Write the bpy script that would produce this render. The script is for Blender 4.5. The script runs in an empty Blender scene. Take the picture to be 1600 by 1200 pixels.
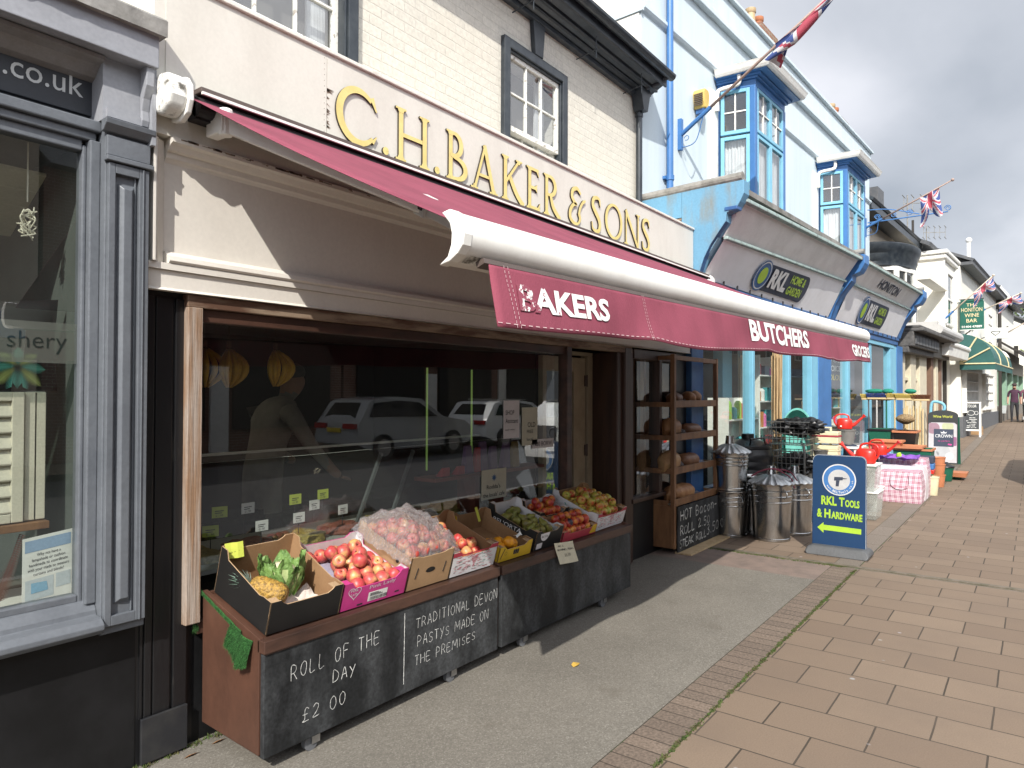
import bpy, math, random
from mathutils import Matrix, Vector, noise as mnoise
R = math.radians
PI = math.pi
sc = bpy.context.scene
COL = sc.collection
random.seed(7)

# ------------------------------------------------------------------ camera
YAW, PITCH, ROLL = R(36.81), R(0.79), R(0.17)
fw = Vector((math.cos(YAW)*math.cos(PITCH), math.sin(YAW)*math.cos(PITCH), math.sin(PITCH)))
rt = Vector((math.sin(YAW), -math.cos(YAW), 0))
up = rt.cross(fw)
r2 = rt*math.cos(ROLL) + up*math.sin(ROLL)
u2 = -rt*math.sin(ROLL) + up*math.cos(ROLL)
cd = bpy.data.cameras.new('camera')
cam = bpy.data.objects.new('camera', cd)
COL.objects.link(cam)
cam.matrix_world = Matrix(((r2.x, u2.x, -fw.x, 0), (r2.y, u2.y, -fw.y, 0), (r2.z, u2.z, -fw.z, 1.6), (0, 0, 0, 1)))
cd.sensor_width = 36
cd.lens = 1091/1600*36
cd.clip_start = 0.05
cd.clip_end = 2000
sc.camera = cam
sc.view_settings.view_transform = 'Standard'
sc.view_settings.look = 'None'
sc.view_settings.exposure = 0.60
sc.view_settings.gamma = 1
sc.cycles.max_bounces = 8
sc.cycles.transparent_max_bounces = 16
sc.cycles.caustics_reflective = False
sc.cycles.caustics_refractive = False

# ------------------------------------------------------------------ sun and sky
SUN = Vector((1.67, 1.0, -1.56)).normalized()          # the way the light travels
ld = bpy.data.lights.new('sun', 'SUN')
ld.energy = 4.0
ld.angle = R(0.5)
ld.color = (1.0, 0.955, 0.88)
sun = bpy.data.objects.new('sun', ld)
COL.objects.link(sun)
sun.rotation_euler = SUN.to_track_quat('-Z', 'Y').to_euler()
W = bpy.data.worlds.new('World')
sc.world = W
W.use_nodes = True
nt = W.node_tree
N = nt.nodes
for n in list(N):
    N.remove(n)
def wn(t, **k):
    n = N.new(t)
    for a, b in k.items():
        setattr(n, a, b)
    return n
L = nt.links.new
out = wn('ShaderNodeOutputWorld')
sky = wn('ShaderNodeTexSky', sky_type='NISHITA', sun_disc=False)
sky.sun_elevation = math.asin(-SUN.z)
sky.sun_rotation = math.atan2(-SUN.x, -SUN.y)
bg1 = wn('ShaderNodeBackground'); bg1.inputs[1].default_value = 0.07
L(sky.outputs[0], bg1.inputs[0])
tc = wn('ShaderNodeTexCoord')
sep = wn('ShaderNodeSeparateXYZ'); L(tc.outputs['Generated'], sep.inputs[0])
den = wn('ShaderNodeMath', operation='MAXIMUM'); L(sep.outputs[2], den.inputs[0]); den.inputs[1].default_value = 0.0
den2 = wn('ShaderNodeMath', operation='ADD'); L(den.outputs[0], den2.inputs[0]); den2.inputs[1].default_value = 0.16
dx = wn('ShaderNodeMath', operation='DIVIDE'); L(sep.outputs[0], dx.inputs[0]); L(den2.outputs[0], dx.inputs[1])
dy = wn('ShaderNodeMath', operation='DIVIDE'); L(sep.outputs[1], dy.inputs[0]); L(den2.outputs[0], dy.inputs[1])
cmb = wn('ShaderNodeCombineXYZ'); L(dx.outputs[0], cmb.inputs[0]); L(dy.outputs[0], cmb.inputs[1])
mp = wn('ShaderNodeMapping'); L(cmb.outputs[0], mp.inputs[0])
mp.inputs['Rotation'].default_value = (0, 0, R(22)); mp.inputs['Scale'].default_value = (0.5, 0.95, 1); mp.inputs['Location'].default_value = (1.3, 0.4, 0)
nz = wn('ShaderNodeTexNoise'); L(mp.outputs[0], nz.inputs['Vector'])
nz.inputs['Scale'].default_value = 1.25; nz.inputs['Detail'].default_value = 7; nz.inputs['Roughness'].default_value = 0.47; nz.inputs['Distortion'].default_value = 0.25
rp = wn('ShaderNodeValToRGB'); L(nz.outputs[0], rp.inputs[0])
e = rp.color_ramp.elements
e[0].position = 0.32; e[0].color = (0.205, 0.225, 0.255, 1)
e[1].position = 0.72; e[1].color = (0.52, 0.52, 0.545, 1)
x = rp.color_ramp.elements.new(0.50); x.color = (0.315, 0.33, 0.36, 1)
x = rp.color_ramp.elements.new(0.60); x.color = (0.40, 0.41, 0.44, 1)
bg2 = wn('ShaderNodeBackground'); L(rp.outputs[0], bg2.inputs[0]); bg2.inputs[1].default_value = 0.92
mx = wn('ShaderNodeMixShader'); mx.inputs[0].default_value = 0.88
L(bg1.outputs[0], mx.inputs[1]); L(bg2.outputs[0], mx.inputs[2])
# clouds brighten towards the sun's side, boosted out of view as added fill for shade
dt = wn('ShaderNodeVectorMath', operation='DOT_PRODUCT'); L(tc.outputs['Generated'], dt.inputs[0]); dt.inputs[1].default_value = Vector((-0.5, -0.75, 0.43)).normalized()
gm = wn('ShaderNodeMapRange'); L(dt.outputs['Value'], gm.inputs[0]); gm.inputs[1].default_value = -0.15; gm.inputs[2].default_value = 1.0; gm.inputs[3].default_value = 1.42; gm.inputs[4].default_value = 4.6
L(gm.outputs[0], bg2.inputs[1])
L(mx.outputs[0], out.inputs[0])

# ------------------------------------------------------------------ materials
def newmat(name):
    m = bpy.data.materials.new(name)
    m.use_nodes = True
    return m
def mat(name, c, rough=0.6, metal=0.0, c2=None, nscale=6.0, nlo=0.4, nhi=0.65, bump=0.0, bscale=60.0, spec=0.5,
        stretch=(1, 1, 1), fine=0.06, coat=0.0, trans=0.0, sub=0.0, emit=None, detail=6):
    """Principled paint with a soft worn variation (c -> c2), a fine grain and an optional bump."""
    m = newmat(name)
    t = m.node_tree; n = t.nodes; l = t.links.new
    b = n['Principled BSDF']
    b.inputs['Roughness'].default_value = rough
    b.inputs['Metallic'].default_value = metal
    b.inputs['Specular IOR Level'].default_value = spec
    if coat: b.inputs['Coat Weight'].default_value = coat
    if trans: b.inputs['Transmission Weight'].default_value = trans
    if sub:
        b.inputs['Subsurface Weight'].default_value = sub
        b.inputs['Subsurface Radius'].default_value = (0.01, 0.006, 0.004)
    if emit:
        b.inputs['Emission Color'].default_value = (*emit[0], 1); b.inputs['Emission Strength'].default_value = emit[1]
    tc = n.new('ShaderNodeTexCoord')
    mp = n.new('ShaderNodeMapping'); l(tc.outputs['Object'], mp.inputs[0]); mp.inputs['Scale'].default_value = stretch
    nz = n.new('ShaderNodeTexNoise'); l(mp.outputs[0], nz.inputs['Vector'])
    nz.inputs['Scale'].default_value = nscale; nz.inputs['Detail'].default_value = detail; nz.inputs['Roughness'].default_value = 0.6
    rp = n.new('ShaderNodeValToRGB'); l(nz.outputs[0], rp.inputs[0])
    if c2 is None: c2 = tuple(v*0.86 for v in c)
    rp.color_ramp.elements[0].position = nlo; rp.color_ramp.elements[0].color = (*c, 1)
    rp.color_ramp.elements[1].position = nhi; rp.color_ramp.elements[1].color = (*c2, 1)
    last = rp.outputs[0]
    if fine:
        n2 = n.new('ShaderNodeTexNoise'); l(tc.outputs['Object'], n2.inputs['Vector']); n2.inputs['Scale'].default_value = bscale*1.7; n2.inputs['Detail'].default_value = 3
        mr = n.new('ShaderNodeMapRange'); l(n2.outputs[0], mr.inputs[0]); mr.inputs[1].default_value = 0.3; mr.inputs[2].default_value = 0.7
        mr.inputs[3].default_value = 1-fine; mr.inputs[4].default_value = 1+fine
        mu = n.new('ShaderNodeVectorMath'); mu.operation = 'SCALE'; l(last, mu.inputs[0]); l(mr.outputs[0], mu.inputs['Scale'])
        last = mu.outputs[0]
    l(last, b.inputs['Base Color'])
    if bump:
        n3 = n.new('ShaderNodeTexNoise'); l(mp.outputs[0], n3.inputs['Vector']); n3.inputs['Scale'].default_value = bscale; n3.inputs['Detail'].default_value = 5
        bp = n.new('ShaderNodeBump'); l(n3.outputs[0], bp.inputs['Height']); bp.inputs['Strength'].default_value = bump; bp.inputs['Distance'].default_value = 0.02
        l(bp.outputs[0], b.inputs['Normal'])
    return m
def nodes_of(m):
    t = m.node_tree
    return t, t.nodes, t.links.new, t.nodes['Principled BSDF']
def xz_coords(t, n, l, swap='xz'):
    tc = n.new('ShaderNodeTexCoord'); s = n.new('ShaderNodeSeparateXYZ'); l(tc.outputs['Object'], s.inputs[0])
    c = n.new('ShaderNodeCombineXYZ')
    a, b = {'xz': (0, 2), 'xy': (0, 1), 'yx': (1, 0)}[swap]
    l(s.outputs[a], c.inputs[0]); l(s.outputs[b], c.inputs[1])
    return c.outputs[0], tc
def brickmat(name, c1, c2, mortar, bw, rh, ms, swap='xz', off=0.5, bump=0.5, rough=0.75, loc=(0, 0, 0), smooth=0.1, stain=None, grain=90, gamt=0.1, spots=False):
    m = newmat(name); t, n, l, b = nodes_of(m)
    co, tc = xz_coords(t, n, l, swap)
    mp = n.new('ShaderNodeMapping'); l(co, mp.inputs[0]); mp.inputs['Location'].default_value = loc
    # a little wobble in the joints
    nw = n.new('ShaderNodeTexNoise'); l(co, nw.inputs['Vector']); nw.inputs['Scale'].default_value = 5
    vs = n.new('ShaderNodeVectorMath'); vs.operation = 'SUBTRACT'; l(nw.outputs['Color'], vs.inputs[0]); vs.inputs[1].default_value = (0.5, 0.5, 0.5)
    vk = n.new('ShaderNodeVectorMath'); vk.operation = 'SCALE'; l(vs.outputs[0], vk.inputs[0]); vk.inputs['Scale'].default_value = ms*1.2
    va = n.new('ShaderNodeVectorMath'); l(mp.outputs[0], va.inputs[0]); l(vk.outputs[0], va.inputs[1])
    bt = n.new('ShaderNodeTexBrick'); l(va.outputs[0], bt.inputs['Vector'])
    bt.offset = off; bt.inputs['Scale'].default_value = 1
    bt.inputs['Brick Width'].default_value = bw; bt.inputs['Row Height'].default_value = rh
    bt.inputs['Mortar Size'].default_value = ms; bt.inputs['Mortar Smooth'].default_value = smooth
    bt.inputs['Color1'].default_value = (*c1, 1); bt.inputs['Color2'].default_value = (*c2, 1); bt.inputs['Mortar'].default_value = (*mortar, 1)
    ng = n.new('ShaderNodeTexNoise'); l(tc.outputs['Object'], ng.inputs['Vector']); ng.inputs['Scale'].default_value = grain; ng.inputs['Detail'].default_value = 4
    mr = n.new('ShaderNodeMapRange'); l(ng.outputs[0], mr.inputs[0]); mr.inputs[1].default_value = 0.3; mr.inputs[2].default_value = 0.7
    mr.inputs[3].default_value = 1-gamt; mr.inputs[4].default_value = 1+gamt
    sk = n.new('ShaderNodeVectorMath'); sk.operation = 'SCALE'; l(bt.outputs['Color'], sk.inputs[0]); l(mr.outputs[0], sk.inputs['Scale'])
    last = sk.outputs[0]
    nl = n.new('ShaderNodeTexNoise'); l(tc.outputs['Object'], nl.inputs['Vector']); nl.inputs['Scale'].default_value = 1.3; nl.inputs['Detail'].default_value = 8; nl.inputs['Roughness'].default_value = 0.65
    rp = n.new('ShaderNodeMapRange'); l(nl.outputs[0], rp.inputs[0]); rp.inputs[1].default_value = 0.45; rp.inputs[2].default_value = 0.75
    rp.inputs[3].default_value = 0; rp.inputs[4].default_value = 0.55
    mxx = n.new('ShaderNodeMix'); mxx.data_type = 'RGBA'; l(rp.outputs[0], mxx.inputs[0]); l(last, mxx.inputs[6]); mxx.inputs[7].default_value = (*(stain or tuple(v*0.75 for v in c1)), 1)
    l(mxx.outputs[2], b.inputs['Base Color'])
    b.inputs['Roughness'].default_value = rough; b.inputs['Specular IOR Level'].default_value = 0.3
    ad = n.new('ShaderNodeMath'); ad.operation = 'MULTIPLY_ADD'; l(ng.outputs[0], ad.inputs[0]); ad.inputs[1].default_value = 0.25
    if spots:
        vo = n.new('ShaderNodeTexVoronoi'); l(tc.outputs['Object'], vo.inputs['Vector']); vo.inputs['Scale'].default_value = 3.3
        ms_ = n.new('ShaderNodeMapRange'); l(vo.outputs['Distance'], ms_.inputs[0]); ms_.inputs[1].default_value = 0.035; ms_.inputs[2].default_value = 0.055; ms_.inputs[3].default_value = 0.55; ms_.inputs[4].default_value = 0
        mg = n.new('ShaderNodeMix'); mg.data_type = 'RGBA'; l(ms_.outputs[0], mg.inputs[0]); l(mxx.outputs[2], mg.inputs[6]); l(vo.outputs['Color'], mg.inputs[7])
        hs = n.new('ShaderNodeHueSaturation'); hs.inputs['Saturation'].default_value = 0.1; hs.inputs['Value'].default_value = 0.42; l(vo.outputs['Color'], hs.inputs['Color']); l(hs.outputs[0], mg.inputs[7]); l(mg.outputs[2], b.inputs['Base Color'])
    inv = n.new('ShaderNodeMath'); inv.operation = 'SUBTRACT'; inv.inputs[0].default_value = 1; l(bt.outputs['Fac'], inv.inputs[1]); l(inv.outputs[0], ad.inputs[2])
    bp = n.new('ShaderNodeBump'); l(ad.outputs[0], bp.inputs['Height']); bp.inputs['Strength'].default_value = bump; bp.inputs['Distance'].default_value = 0.008
    l(bp.outputs[0], b.inputs['Normal'])
    return m
def glassmat(name, tint=(0.93, 0.96, 0.95), ior=1.6, dirt=0.0, boost=1.0):
    m = newmat(name); t = m.node_tree; n = t.nodes; l = t.links.new
    n.remove(n['Principled BSDF'])
    o = n['Material Output']
    tr = n.new('ShaderNodeBsdfTransparent'); tr.inputs[0].default_value = (*tint, 1)
    gl = n.new('ShaderNodeBsdfGlossy'); gl.inputs['Roughness'].default_value = 0.004; gl.inputs[0].default_value = (1, 1, 1, 1)
    fr = n.new('ShaderNodeFresnel'); ge = n.new('ShaderNodeNewGeometry'); im = n.new('ShaderNodeMapRange'); l(ge.outputs['Backfacing'], im.inputs[0]); im.inputs[3].default_value = ior; im.inputs[4].default_value = 1/ior; l(im.outputs[0], fr.inputs[0])
    fm = n.new('ShaderNodeMath'); fm.operation = 'MULTIPLY'; fm.use_clamp = True; l(fr.outputs[0], fm.inputs[0]); fm.inputs[1].default_value = boost
    mxs = n.new('ShaderNodeMixShader'); l(fm.outputs[0], mxs.inputs[0]); l(tr.outputs[0], mxs.inputs[1]); l(gl.outputs[0], mxs.inputs[2])
    last = mxs.outputs[0]
    if dirt:
        df = n.new('ShaderNodeBsdfDiffuse'); df.inputs[0].default_value = (0.6, 0.6, 0.55, 1)
        m2 = n.new('ShaderNodeMixShader'); m2.inputs[0].default_value = dirt; l(last, m2.inputs[1]); l(df.outputs[0], m2.inputs[2]); last = m2.outputs[0]
    l(last, o.inputs[0])
    return m

# ------------------------------------------------------------------ mesh builder
class MB:
    def __init__(s):
        s.v = []; s.f = []; s.mi = []; s.m = 0
    def face(s, pts, m=None):
        i = len(s.v); s.v.extend([tuple(p) for p in pts]); s.f.append(tuple(range(i, i+len(pts)))); s.mi.append(s.m if m is None else m)
    def grid(s, rows, m=None, closed=False, fmat=None):
        i0 = len(s.v); nr, nc = len(rows), len(rows[0])
        for r in rows: s.v.extend([tuple(p) for p in r])
        for a in range(nr-1):
            for b in range(nc if closed else nc-1):
                b2 = (b+1) % nc
                s.f.append((i0+a*nc+b, i0+a*nc+b2, i0+(a+1)*nc+b2, i0+(a+1)*nc+b))
                s.mi.append(fmat(a, b) if fmat else (s.m if m is None else m))
        return i0
    def box(s, x0, x1, y0, y1, z0, z1, m=None):
        s.hexa([(x0, y0, z0), (x1, y0, z0), (x1, y1, z0), (x0, y1, z0), (x0, y0, z1), (x1, y0, z1), (x1, y1, z1), (x0, y1, z1)], m)
    def hexa(s, p, m=None):
        i = len(s.v); s.v.extend([tuple(q) for q in p])
        for f in ((0, 3, 2, 1), (4, 5, 6, 7), (0, 1, 5, 4), (1, 2, 6, 5), (2, 3, 7, 6), (3, 0, 4, 7)):
            s.f.append(tuple(i+k for k in f)); s.mi.append(s.m if m is None else m)
    def obox(s, c, size, rot=(0, 0, 0), m=None):
        from mathutils import Euler
        E = Euler(rot).to_matrix(); c = Vector(c); h = [k/2 for k in size]
        P = [(-1, -1, -1), (1, -1, -1), (1, 1, -1), (-1, 1, -1), (-1, -1, 1), (1, -1, 1), (1, 1, 1), (-1, 1, 1)]
        s.hexa([c + E @ Vector((a*h[0], b*h[1], d*h[2])) for a, b, d in P], m)
    def bar(s, a, b, w, h=None, m=None, upv=(0, 0, 1)):
        a = Vector(a); b = Vector(b); h = h or w
        d = (b-a).normalized(); u = Vector(upv)
        if abs(d.dot(u)) > 0.98: u = Vector((1, 0, 0))
        sx = d.cross(u).normalized(); sz = sx.cross(d)
        q = lambda p, i, j: p + sx*(i*w/2) + sz*(j*h/2)
        s.hexa([q(a, -1, -1), q(a, 1, -1), q(b, 1, -1), q(b, -1, -1), q(a, -1, 1), q(a, 1, 1), q(b, 1, 1), q(b, -1, 1)], m)
    def prism(s, poly, fn, w0, w1, m=(0, 0, 0)):
        if isinstance(m, int): m = (m, m, m)
        n = len(poly); i = len(s.v)
        s.v.extend([tuple(fn(u, v, w0)) for u, v in poly]); s.v.extend([tuple(fn(u, v, w1)) for u, v in poly])
        s.f.append(tuple(range(i, i+n))); s.mi.append(m[0])
        s.f.append(tuple(range(i+2*n-1, i+n-1, -1))); s.mi.append(m[1])
        for k in range(n):
            k2 = (k+1) % n
            s.f.append((i+k, i+n+k, i+n+k2, i+k2)); s.mi.append(m[2])
    def tube(s, pts, r, n=8, m=None, cap=True, closed=False):
        pts = [Vector(p) for p in pts]; N_ = len(pts)
        rr = r if isinstance(r, (list, tuple)) else [r]*N_
        rows = []; prev = None
        for k in range(N_):
            if closed: d = (pts[(k+1) % N_]-pts[k-1])
            else: d = pts[min(k+1, N_-1)]-pts[max(k-1, 0)]
            d.normalize()
            if prev is None:
                u = Vector((0, 0, 1)) if abs(d.z) < 0.9 else Vector((1, 0, 0))
                a = d.cross(u).normalized()
            else:
                a = (prev - d*prev.dot(d)).normalized()
            prev = a; b = d.cross(a)
            rows.append([pts[k] + (a*math.cos(2*PI*j/n)+b*math.sin(2*PI*j/n))*rr[k] for j in range(n)])
        if closed: rows.append(rows[0])
        i0 = s.grid(rows, m, closed=True)
        if cap and not closed:
            s.f.append(tuple(i0+j for j in range(n-1, -1, -1))); s.mi.append(s.m if m is None else m)
            b0 = i0+(N_-1)*n
            s.f.append(tuple(b0+j for j in range(n))); s.mi.append(s.m if m is None else m)
    def cyl(s, a, b, r0, r1=None, n=16, m=None):
        s.tube([a, b], [r0, r0 if r1 is None else r1], n, m)
    def lathe(s, prof, c=(0, 0, 0), n=20, m=None, wob=None, squash=(1, 1)):
        c = Vector(c)
        rows = []
        for r, z in prof:
            row = []
            for j in range(n):
                a = 2*PI*j/n
                k = wob(a, z) if wob else 1
                row.append(c + Vector((r*k*math.cos(a)*squash[0], r*k*math.sin(a)*squash[1], z)))
            rows.append(row)
        s.grid(rows, m, closed=True)
    def ball(s, c, r, nu=14, nv=8, m=None, amp=0.0, seed=0, fr=3.0):
        c = Vector(c); rv = Vector((r, r, r)) if not isinstance(r, (tuple, list)) else Vector(r)
        rows = []
        for a in range(nv+1):
            th = PI*a/nv; row = []
            for b in range(nu):
                ph = 2*PI*b/nu
                d = Vector((math.sin(th)*math.cos(ph), math.sin(th)*math.sin(ph), -math.cos(th)))
                k = 1 + (amp*mnoise.noise(d*fr+Vector((seed*7.3, seed*3.1, seed))) if amp else 0)
                row.append(c + Vector((d.x*rv.x, d.y*rv.y, d.z*rv.z))*k)
            rows.append(row)
        s.grid(rows, m, closed=True)
    def text(s, st, fn, w=None, h=None, size=1.0, off=0.0, m=None, align='L', ext=0.0, sx=1.0):
        """Letters laid in the plane fn(u, v, d); fitted to w x h when given."""
        vs, fs = text_data(st, off)
        if not vs: return
        x0 = min(v[0] for v in vs); x1 = max(v[0] for v in vs); y0 = min(v[1] for v in vs); y1 = max(v[1] for v in vs)
        ky = (h/(y1-y0)) if h else size
        kx = (w/(x1-x0)) if w else ky*sx
        ox = {'L': 0, 'C': -(x1-x0)*kx/2, 'R': -(x1-x0)*kx}[align]
        i = len(s.v)
        s.v.extend([tuple(fn((a-x0)*kx+ox, (b-y0)*ky if h else b*ky, 0)) for a, b in vs])
        for f in fs:
            s.f.append(tuple(i+k for k in f)); s.mi.append(s.m if m is None else m)
    def xf(s, M_):
        s.v = [tuple(M_ @ Vector(p)) for p in s.v]; return s
_tc = {}
def text_data(st, off=0.0):
    key = (st, round(off, 4))
    if key not in _tc:
        cu = bpy.data.curves.new('t', 'FONT'); cu.body = st; cu.offset = off; cu.size = 1; cu.resolution_u = 3
        ob = bpy.data.objects.new('t', cu); COL.objects.link(ob)
        dg = bpy.context.evaluated_depsgraph_get()
        me = bpy.data.meshes.new_from_object(ob.evaluated_get(dg))
        _tc[key] = ([(v.co.x, v.co.y) for v in me.vertices], [tuple(p.vertices) for p in me.polygons])
        bpy.data.objects.remove(ob); bpy.data.curves.remove(cu); bpy.data.meshes.remove(me)
    return _tc[key]

MW = {}
def thing(name, label, cat, loc=(0, 0, 0), rz=0.0, group=None):
    o = bpy.data.objects.new(name, None); COL.objects.link(o)
    o.location = loc; o.rotation_euler = (0, 0, rz); o.empty_display_size = 0.1
    o['label'] = label; o['category'] = cat
    if group: o['group'] = group
    MW[o] = Matrix.Translation(Vector(loc)) @ Matrix.Rotation(rz, 4, 'Z')
    return o
def part(mb, name, mats, parent=None, local=False, smooth=False, bevel=0.0, label=None, sub=0, kind=None, auto=None, seg=2):
    """Link a builder's mesh as one object. World coordinates unless local=True."""
    me = bpy.data.meshes.new(name)
    vs = mb.v
    root = parent
    while root is not None and root.parent is not None: root = root.parent
    if parent is not None and not local:
        inv = MW[root].inverted(); vs = [tuple(inv @ Vector(p)) for p in vs]
    me.from_pydata(vs, [], mb.f)
    if not isinstance(mats, (list, tuple)): mats = [mats]
    for q in mats: me.materials.append(q)
    me.polygons.foreach_set('material_index', [min(k, len(mats)-1) for k in mb.mi])
    if smooth: me.polygons.foreach_set('use_smooth', [True]*len(me.polygons))
    o = bpy.data.objects.new(name, me); COL.objects.link(o)
    if parent is not None: o.parent = parent
    if smooth:
        import bmesh
        bm = bmesh.new(); bm.from_mesh(me); bmesh.ops.remove_doubles(bm, verts=bm.verts, dist=1e-5); bm.to_mesh(me); bm.free()
        if auto: me.set_sharp_from_angle(angle=R(auto))
    if bevel:
        b = o.modifiers.new('bevel', 'BEVEL'); b.width = bevel; b.segments = seg; b.limit_method = 'ANGLE'; b.angle_limit = R(40)
    if sub:
        q = o.modifiers.new('sub', 'SUBSURF'); q.levels = sub; q.render_levels = sub
    if label: o['label'] = label
    if kind: o['kind'] = kind
    return o
def solo(mb, name, mats, label, cat, group=None, base=None, **k):
    """A thing that is one mesh; its origin sits at base."""
    me_v = mb.v
    if base is None:
        base = (sum(p[0] for p in me_v)/len(me_v), sum(p[1] for p in me_v)/len(me_v), min(p[2] for p in me_v))
    B = Vector(base); mb.v = [tuple(Vector(p)-B) for p in me_v]
    o = part(mb, name, mats, None, **k); o.location = base
    o['label'] = label; o['category'] = cat
    if group: o['group'] = group
    MW[o] = Matrix.Translation(B)
    return o
def structure(mb, name, mats, **k):
    return part(mb, name, mats, None, kind='structure', **k)
def dup(root, loc=None, rz=None, label=None, group=None):
    r = root.copy(); COL.objects.link(r)
    if loc is not None: r.location = loc
    if rz is not None: r.rotation_euler = (0, 0, rz)
    if label: r['label'] = label
    if group: r['group'] = group
    for ch in list(root.children):
        c = ch.copy(); COL.objects.link(c); c.parent = r
        for g in list(ch.children):
            d = g.copy(); COL.objects.link(d); d.parent = c
    return r

# planes: facade (x right, z up, towards the street = -y)
def fac(x0, z0, y): return lambda u, v, d=0: (x0+u, y-d, z0+v)
# ------------------------------------------------------------------ palette
M = {}
M['cream_paint'] = mat('cream_paint', (0.64, 0.615, 0.55), 0.5, c2=(0.53, 0.50, 0.44), nscale=2.6, nlo=0.45, nhi=0.8, stretch=(1, 1, 0.35), bump=0.012, bscale=40, fine=0.03)
M['cream_panel'] = mat('cream_panel', (0.71, 0.675, 0.615), 0.5, c2=(0.62, 0.58, 0.52), nscale=1.6, nlo=0.4, nhi=0.85, stretch=(1.2, 1, 0.3), bump=0.012, bscale=30, fine=0.03)
M['dirty_cream'] = mat('dirty_cream', (0.70, 0.67, 0.60), 0.6, c2=(0.48, 0.45, 0.39), nscale=9, nlo=0.55, nhi=0.75, bump=0.15, bscale=60)
M['white_brick'] = brickmat('white_brick', (0.64, 0.61, 0.535), (0.60, 0.57, 0.50), (0.57, 0.54, 0.475), 0.225, 0.076, 0.006, bump=0.38, smooth=0.6, stain=(0.62, 0.57, 0.48), grain=45)
M['render_white'] = mat('render_white', (0.76, 0.74, 0.68), 0.7, c2=(0.45, 0.43, 0.38), nscale=2.5, nlo=0.5, nhi=0.8, bump=0.15, bscale=50)
M['navy_black'] = mat('navy_black', (0.018, 0.024, 0.032), 0.38, c2=(0.04, 0.048, 0.055), nscale=8)
M['black_paint'] = mat('black_paint', (0.0065, 0.0065, 0.007), 0.5, c2=(0.011, 0.011, 0.012), nscale=5, bump=0.03, bscale=25, spec=0.3)
M['black_worn'] = mat('black_worn', (0.011, 0.011, 0.012), 0.32, c2=(0.045, 0.043, 0.04), nscale=14, nlo=0.6, nhi=0.72, bump=0.1, bscale=30, stretch=(1, 1, 0.2))
M['white_gloss'] = mat('white_gloss', (0.78, 0.77, 0.73), 0.35, c2=(0.70, 0.68, 0.63), nscale=10)
M['white_flaky'] = mat('white_flaky', (0.74, 0.73, 0.68), 0.5, c2=(0.34, 0.31, 0.27), nscale=22, nlo=0.58, nhi=0.66, bump=0.1)
M['alu_white'] = mat('alu_white', (0.83, 0.82, 0.78), 0.38, c2=(0.76, 0.74, 0.69), nscale=4, fine=0.02)
M['alu_dirty'] = mat('alu_dirty', (0.78, 0.77, 0.72), 0.45, c2=(0.10, 0.09, 0.07), nscale=20, nlo=0.52, nhi=0.66)
M['alu_grey'] = mat('alu_grey', (0.52, 0.51, 0.49), 0.42, nscale=4)
M['maroon'] = mat('maroon', (0.255, 0.062, 0.092), 0.8, c2=(0.175, 0.043, 0.064), nscale=3.5, nlo=0.38, nhi=0.75, stretch=(1, 1, .35), bump=0.12, bscale=160, spec=0.2)
def maroon_top():
    m = mat('maroon_top', (0.225, 0.055, 0.084), 0.8, c2=(0.175, 0.043, 0.066), nscale=3, bump=0.1, bscale=160, spec=0.2)
    return m
M['maroon_top'] = maroon_top()
M['brown_metal'] = mat('brown_metal', (0.10, 0.075, 0.065), 0.5)
M['dark_recess'] = mat('dark_recess', (0.018, 0.014, 0.016), 0.7)
M['stitch'] = mat('stitch', (0.62, 0.45, 0.45), 0.8)
M['gold'] = mat('gold', (0.74, 0.61, 0.24), 0.5, c2=(0.66, 0.53, 0.19), nscale=12, fine=0.03)
M['letter_edge'] = mat('letter_edge', (0.035, 0.028, 0.02), 0.5)
M['wood_red'] = mat('wood_red', (0.075, 0.036, 0.024), 0.5, c2=(0.028, 0.014, 0.01), nscale=9, stretch=(0.25, 1, 1), bump=0.1, bscale=30)
M['wood_ply'] = mat('wood_ply', (0.098, 0.043, 0.026), 0.55, c2=(0.042, 0.019, 0.012), nscale=4.2, stretch=(1, 1, 0.6), nlo=0.3, nhi=0.75, bump=0.05, bscale=20)
M['wood_dark'] = mat('wood_dark', (0.055, 0.026, 0.016), 0.45, c2=(0.03, 0.015, 0.01), nscale=14, stretch=(3, 1, 0.15), bump=0.1)
M['wood_weathered'] = mat('wood_weathered', (0.33, 0.27, 0.225), 0.8, c2=(0.24, 0.145, 0.085), nscale=16, nlo=0.42, nhi=0.62, stretch=(3, 1, 0.14), bump=0.3, bscale=30)
M['wood_rack'] = mat('wood_rack', (0.23, 0.115, 0.052), 0.5, c2=(0.14, 0.065, 0.03), nscale=10, stretch=(1, 1, 0.25), bump=0.06)
M['wood_pale'] = mat('wood_pale', (0.50, 0.37, 0.22), 0.6, c2=(0.40, 0.28, 0.15), nscale=12, stretch=(1, 1, 0.2))
M['chalkboard'] = mat('chalkboard', (0.012, 0.013, 0.014), 0.6, c2=(0.10, 0.105, 0.11), nscale=4.0, nlo=0.43, nhi=0.90, stretch=(1, 1, 0.45), fine=0.35, bscale=40, detail=12, spec=0.3)
M['chalk'] = mat('chalk', (0.78, 0.78, 0.75), 0.9, c2=(0.36, 0.37, 0.37), nscale=70, nlo=0.42, nhi=0.68)
M['chalk_dense'] = mat('chalk_dense', (0.72, 0.72, 0.68), 0.9, c2=(0.5, 0.5, 0.48), nscale=70, nlo=0.45, nhi=0.7)
M['glass_shop'] = glassmat('glass_shop', (0.84, 0.88, 0.85), 1.6, 0.006, 2.2)
M['glass_clear'] = glassmat('glass_clear', (0.90, 0.94, 0.92), 1.45, 0.02)
M['glass_sash'] = glassmat('glass_sash', (0.85, 0.88, 0.9), 1.75, 0.03, 1.5)
M['room_dark'] = mat('room_dark', (0.022, 0.019, 0.016), 0.8)
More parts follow.
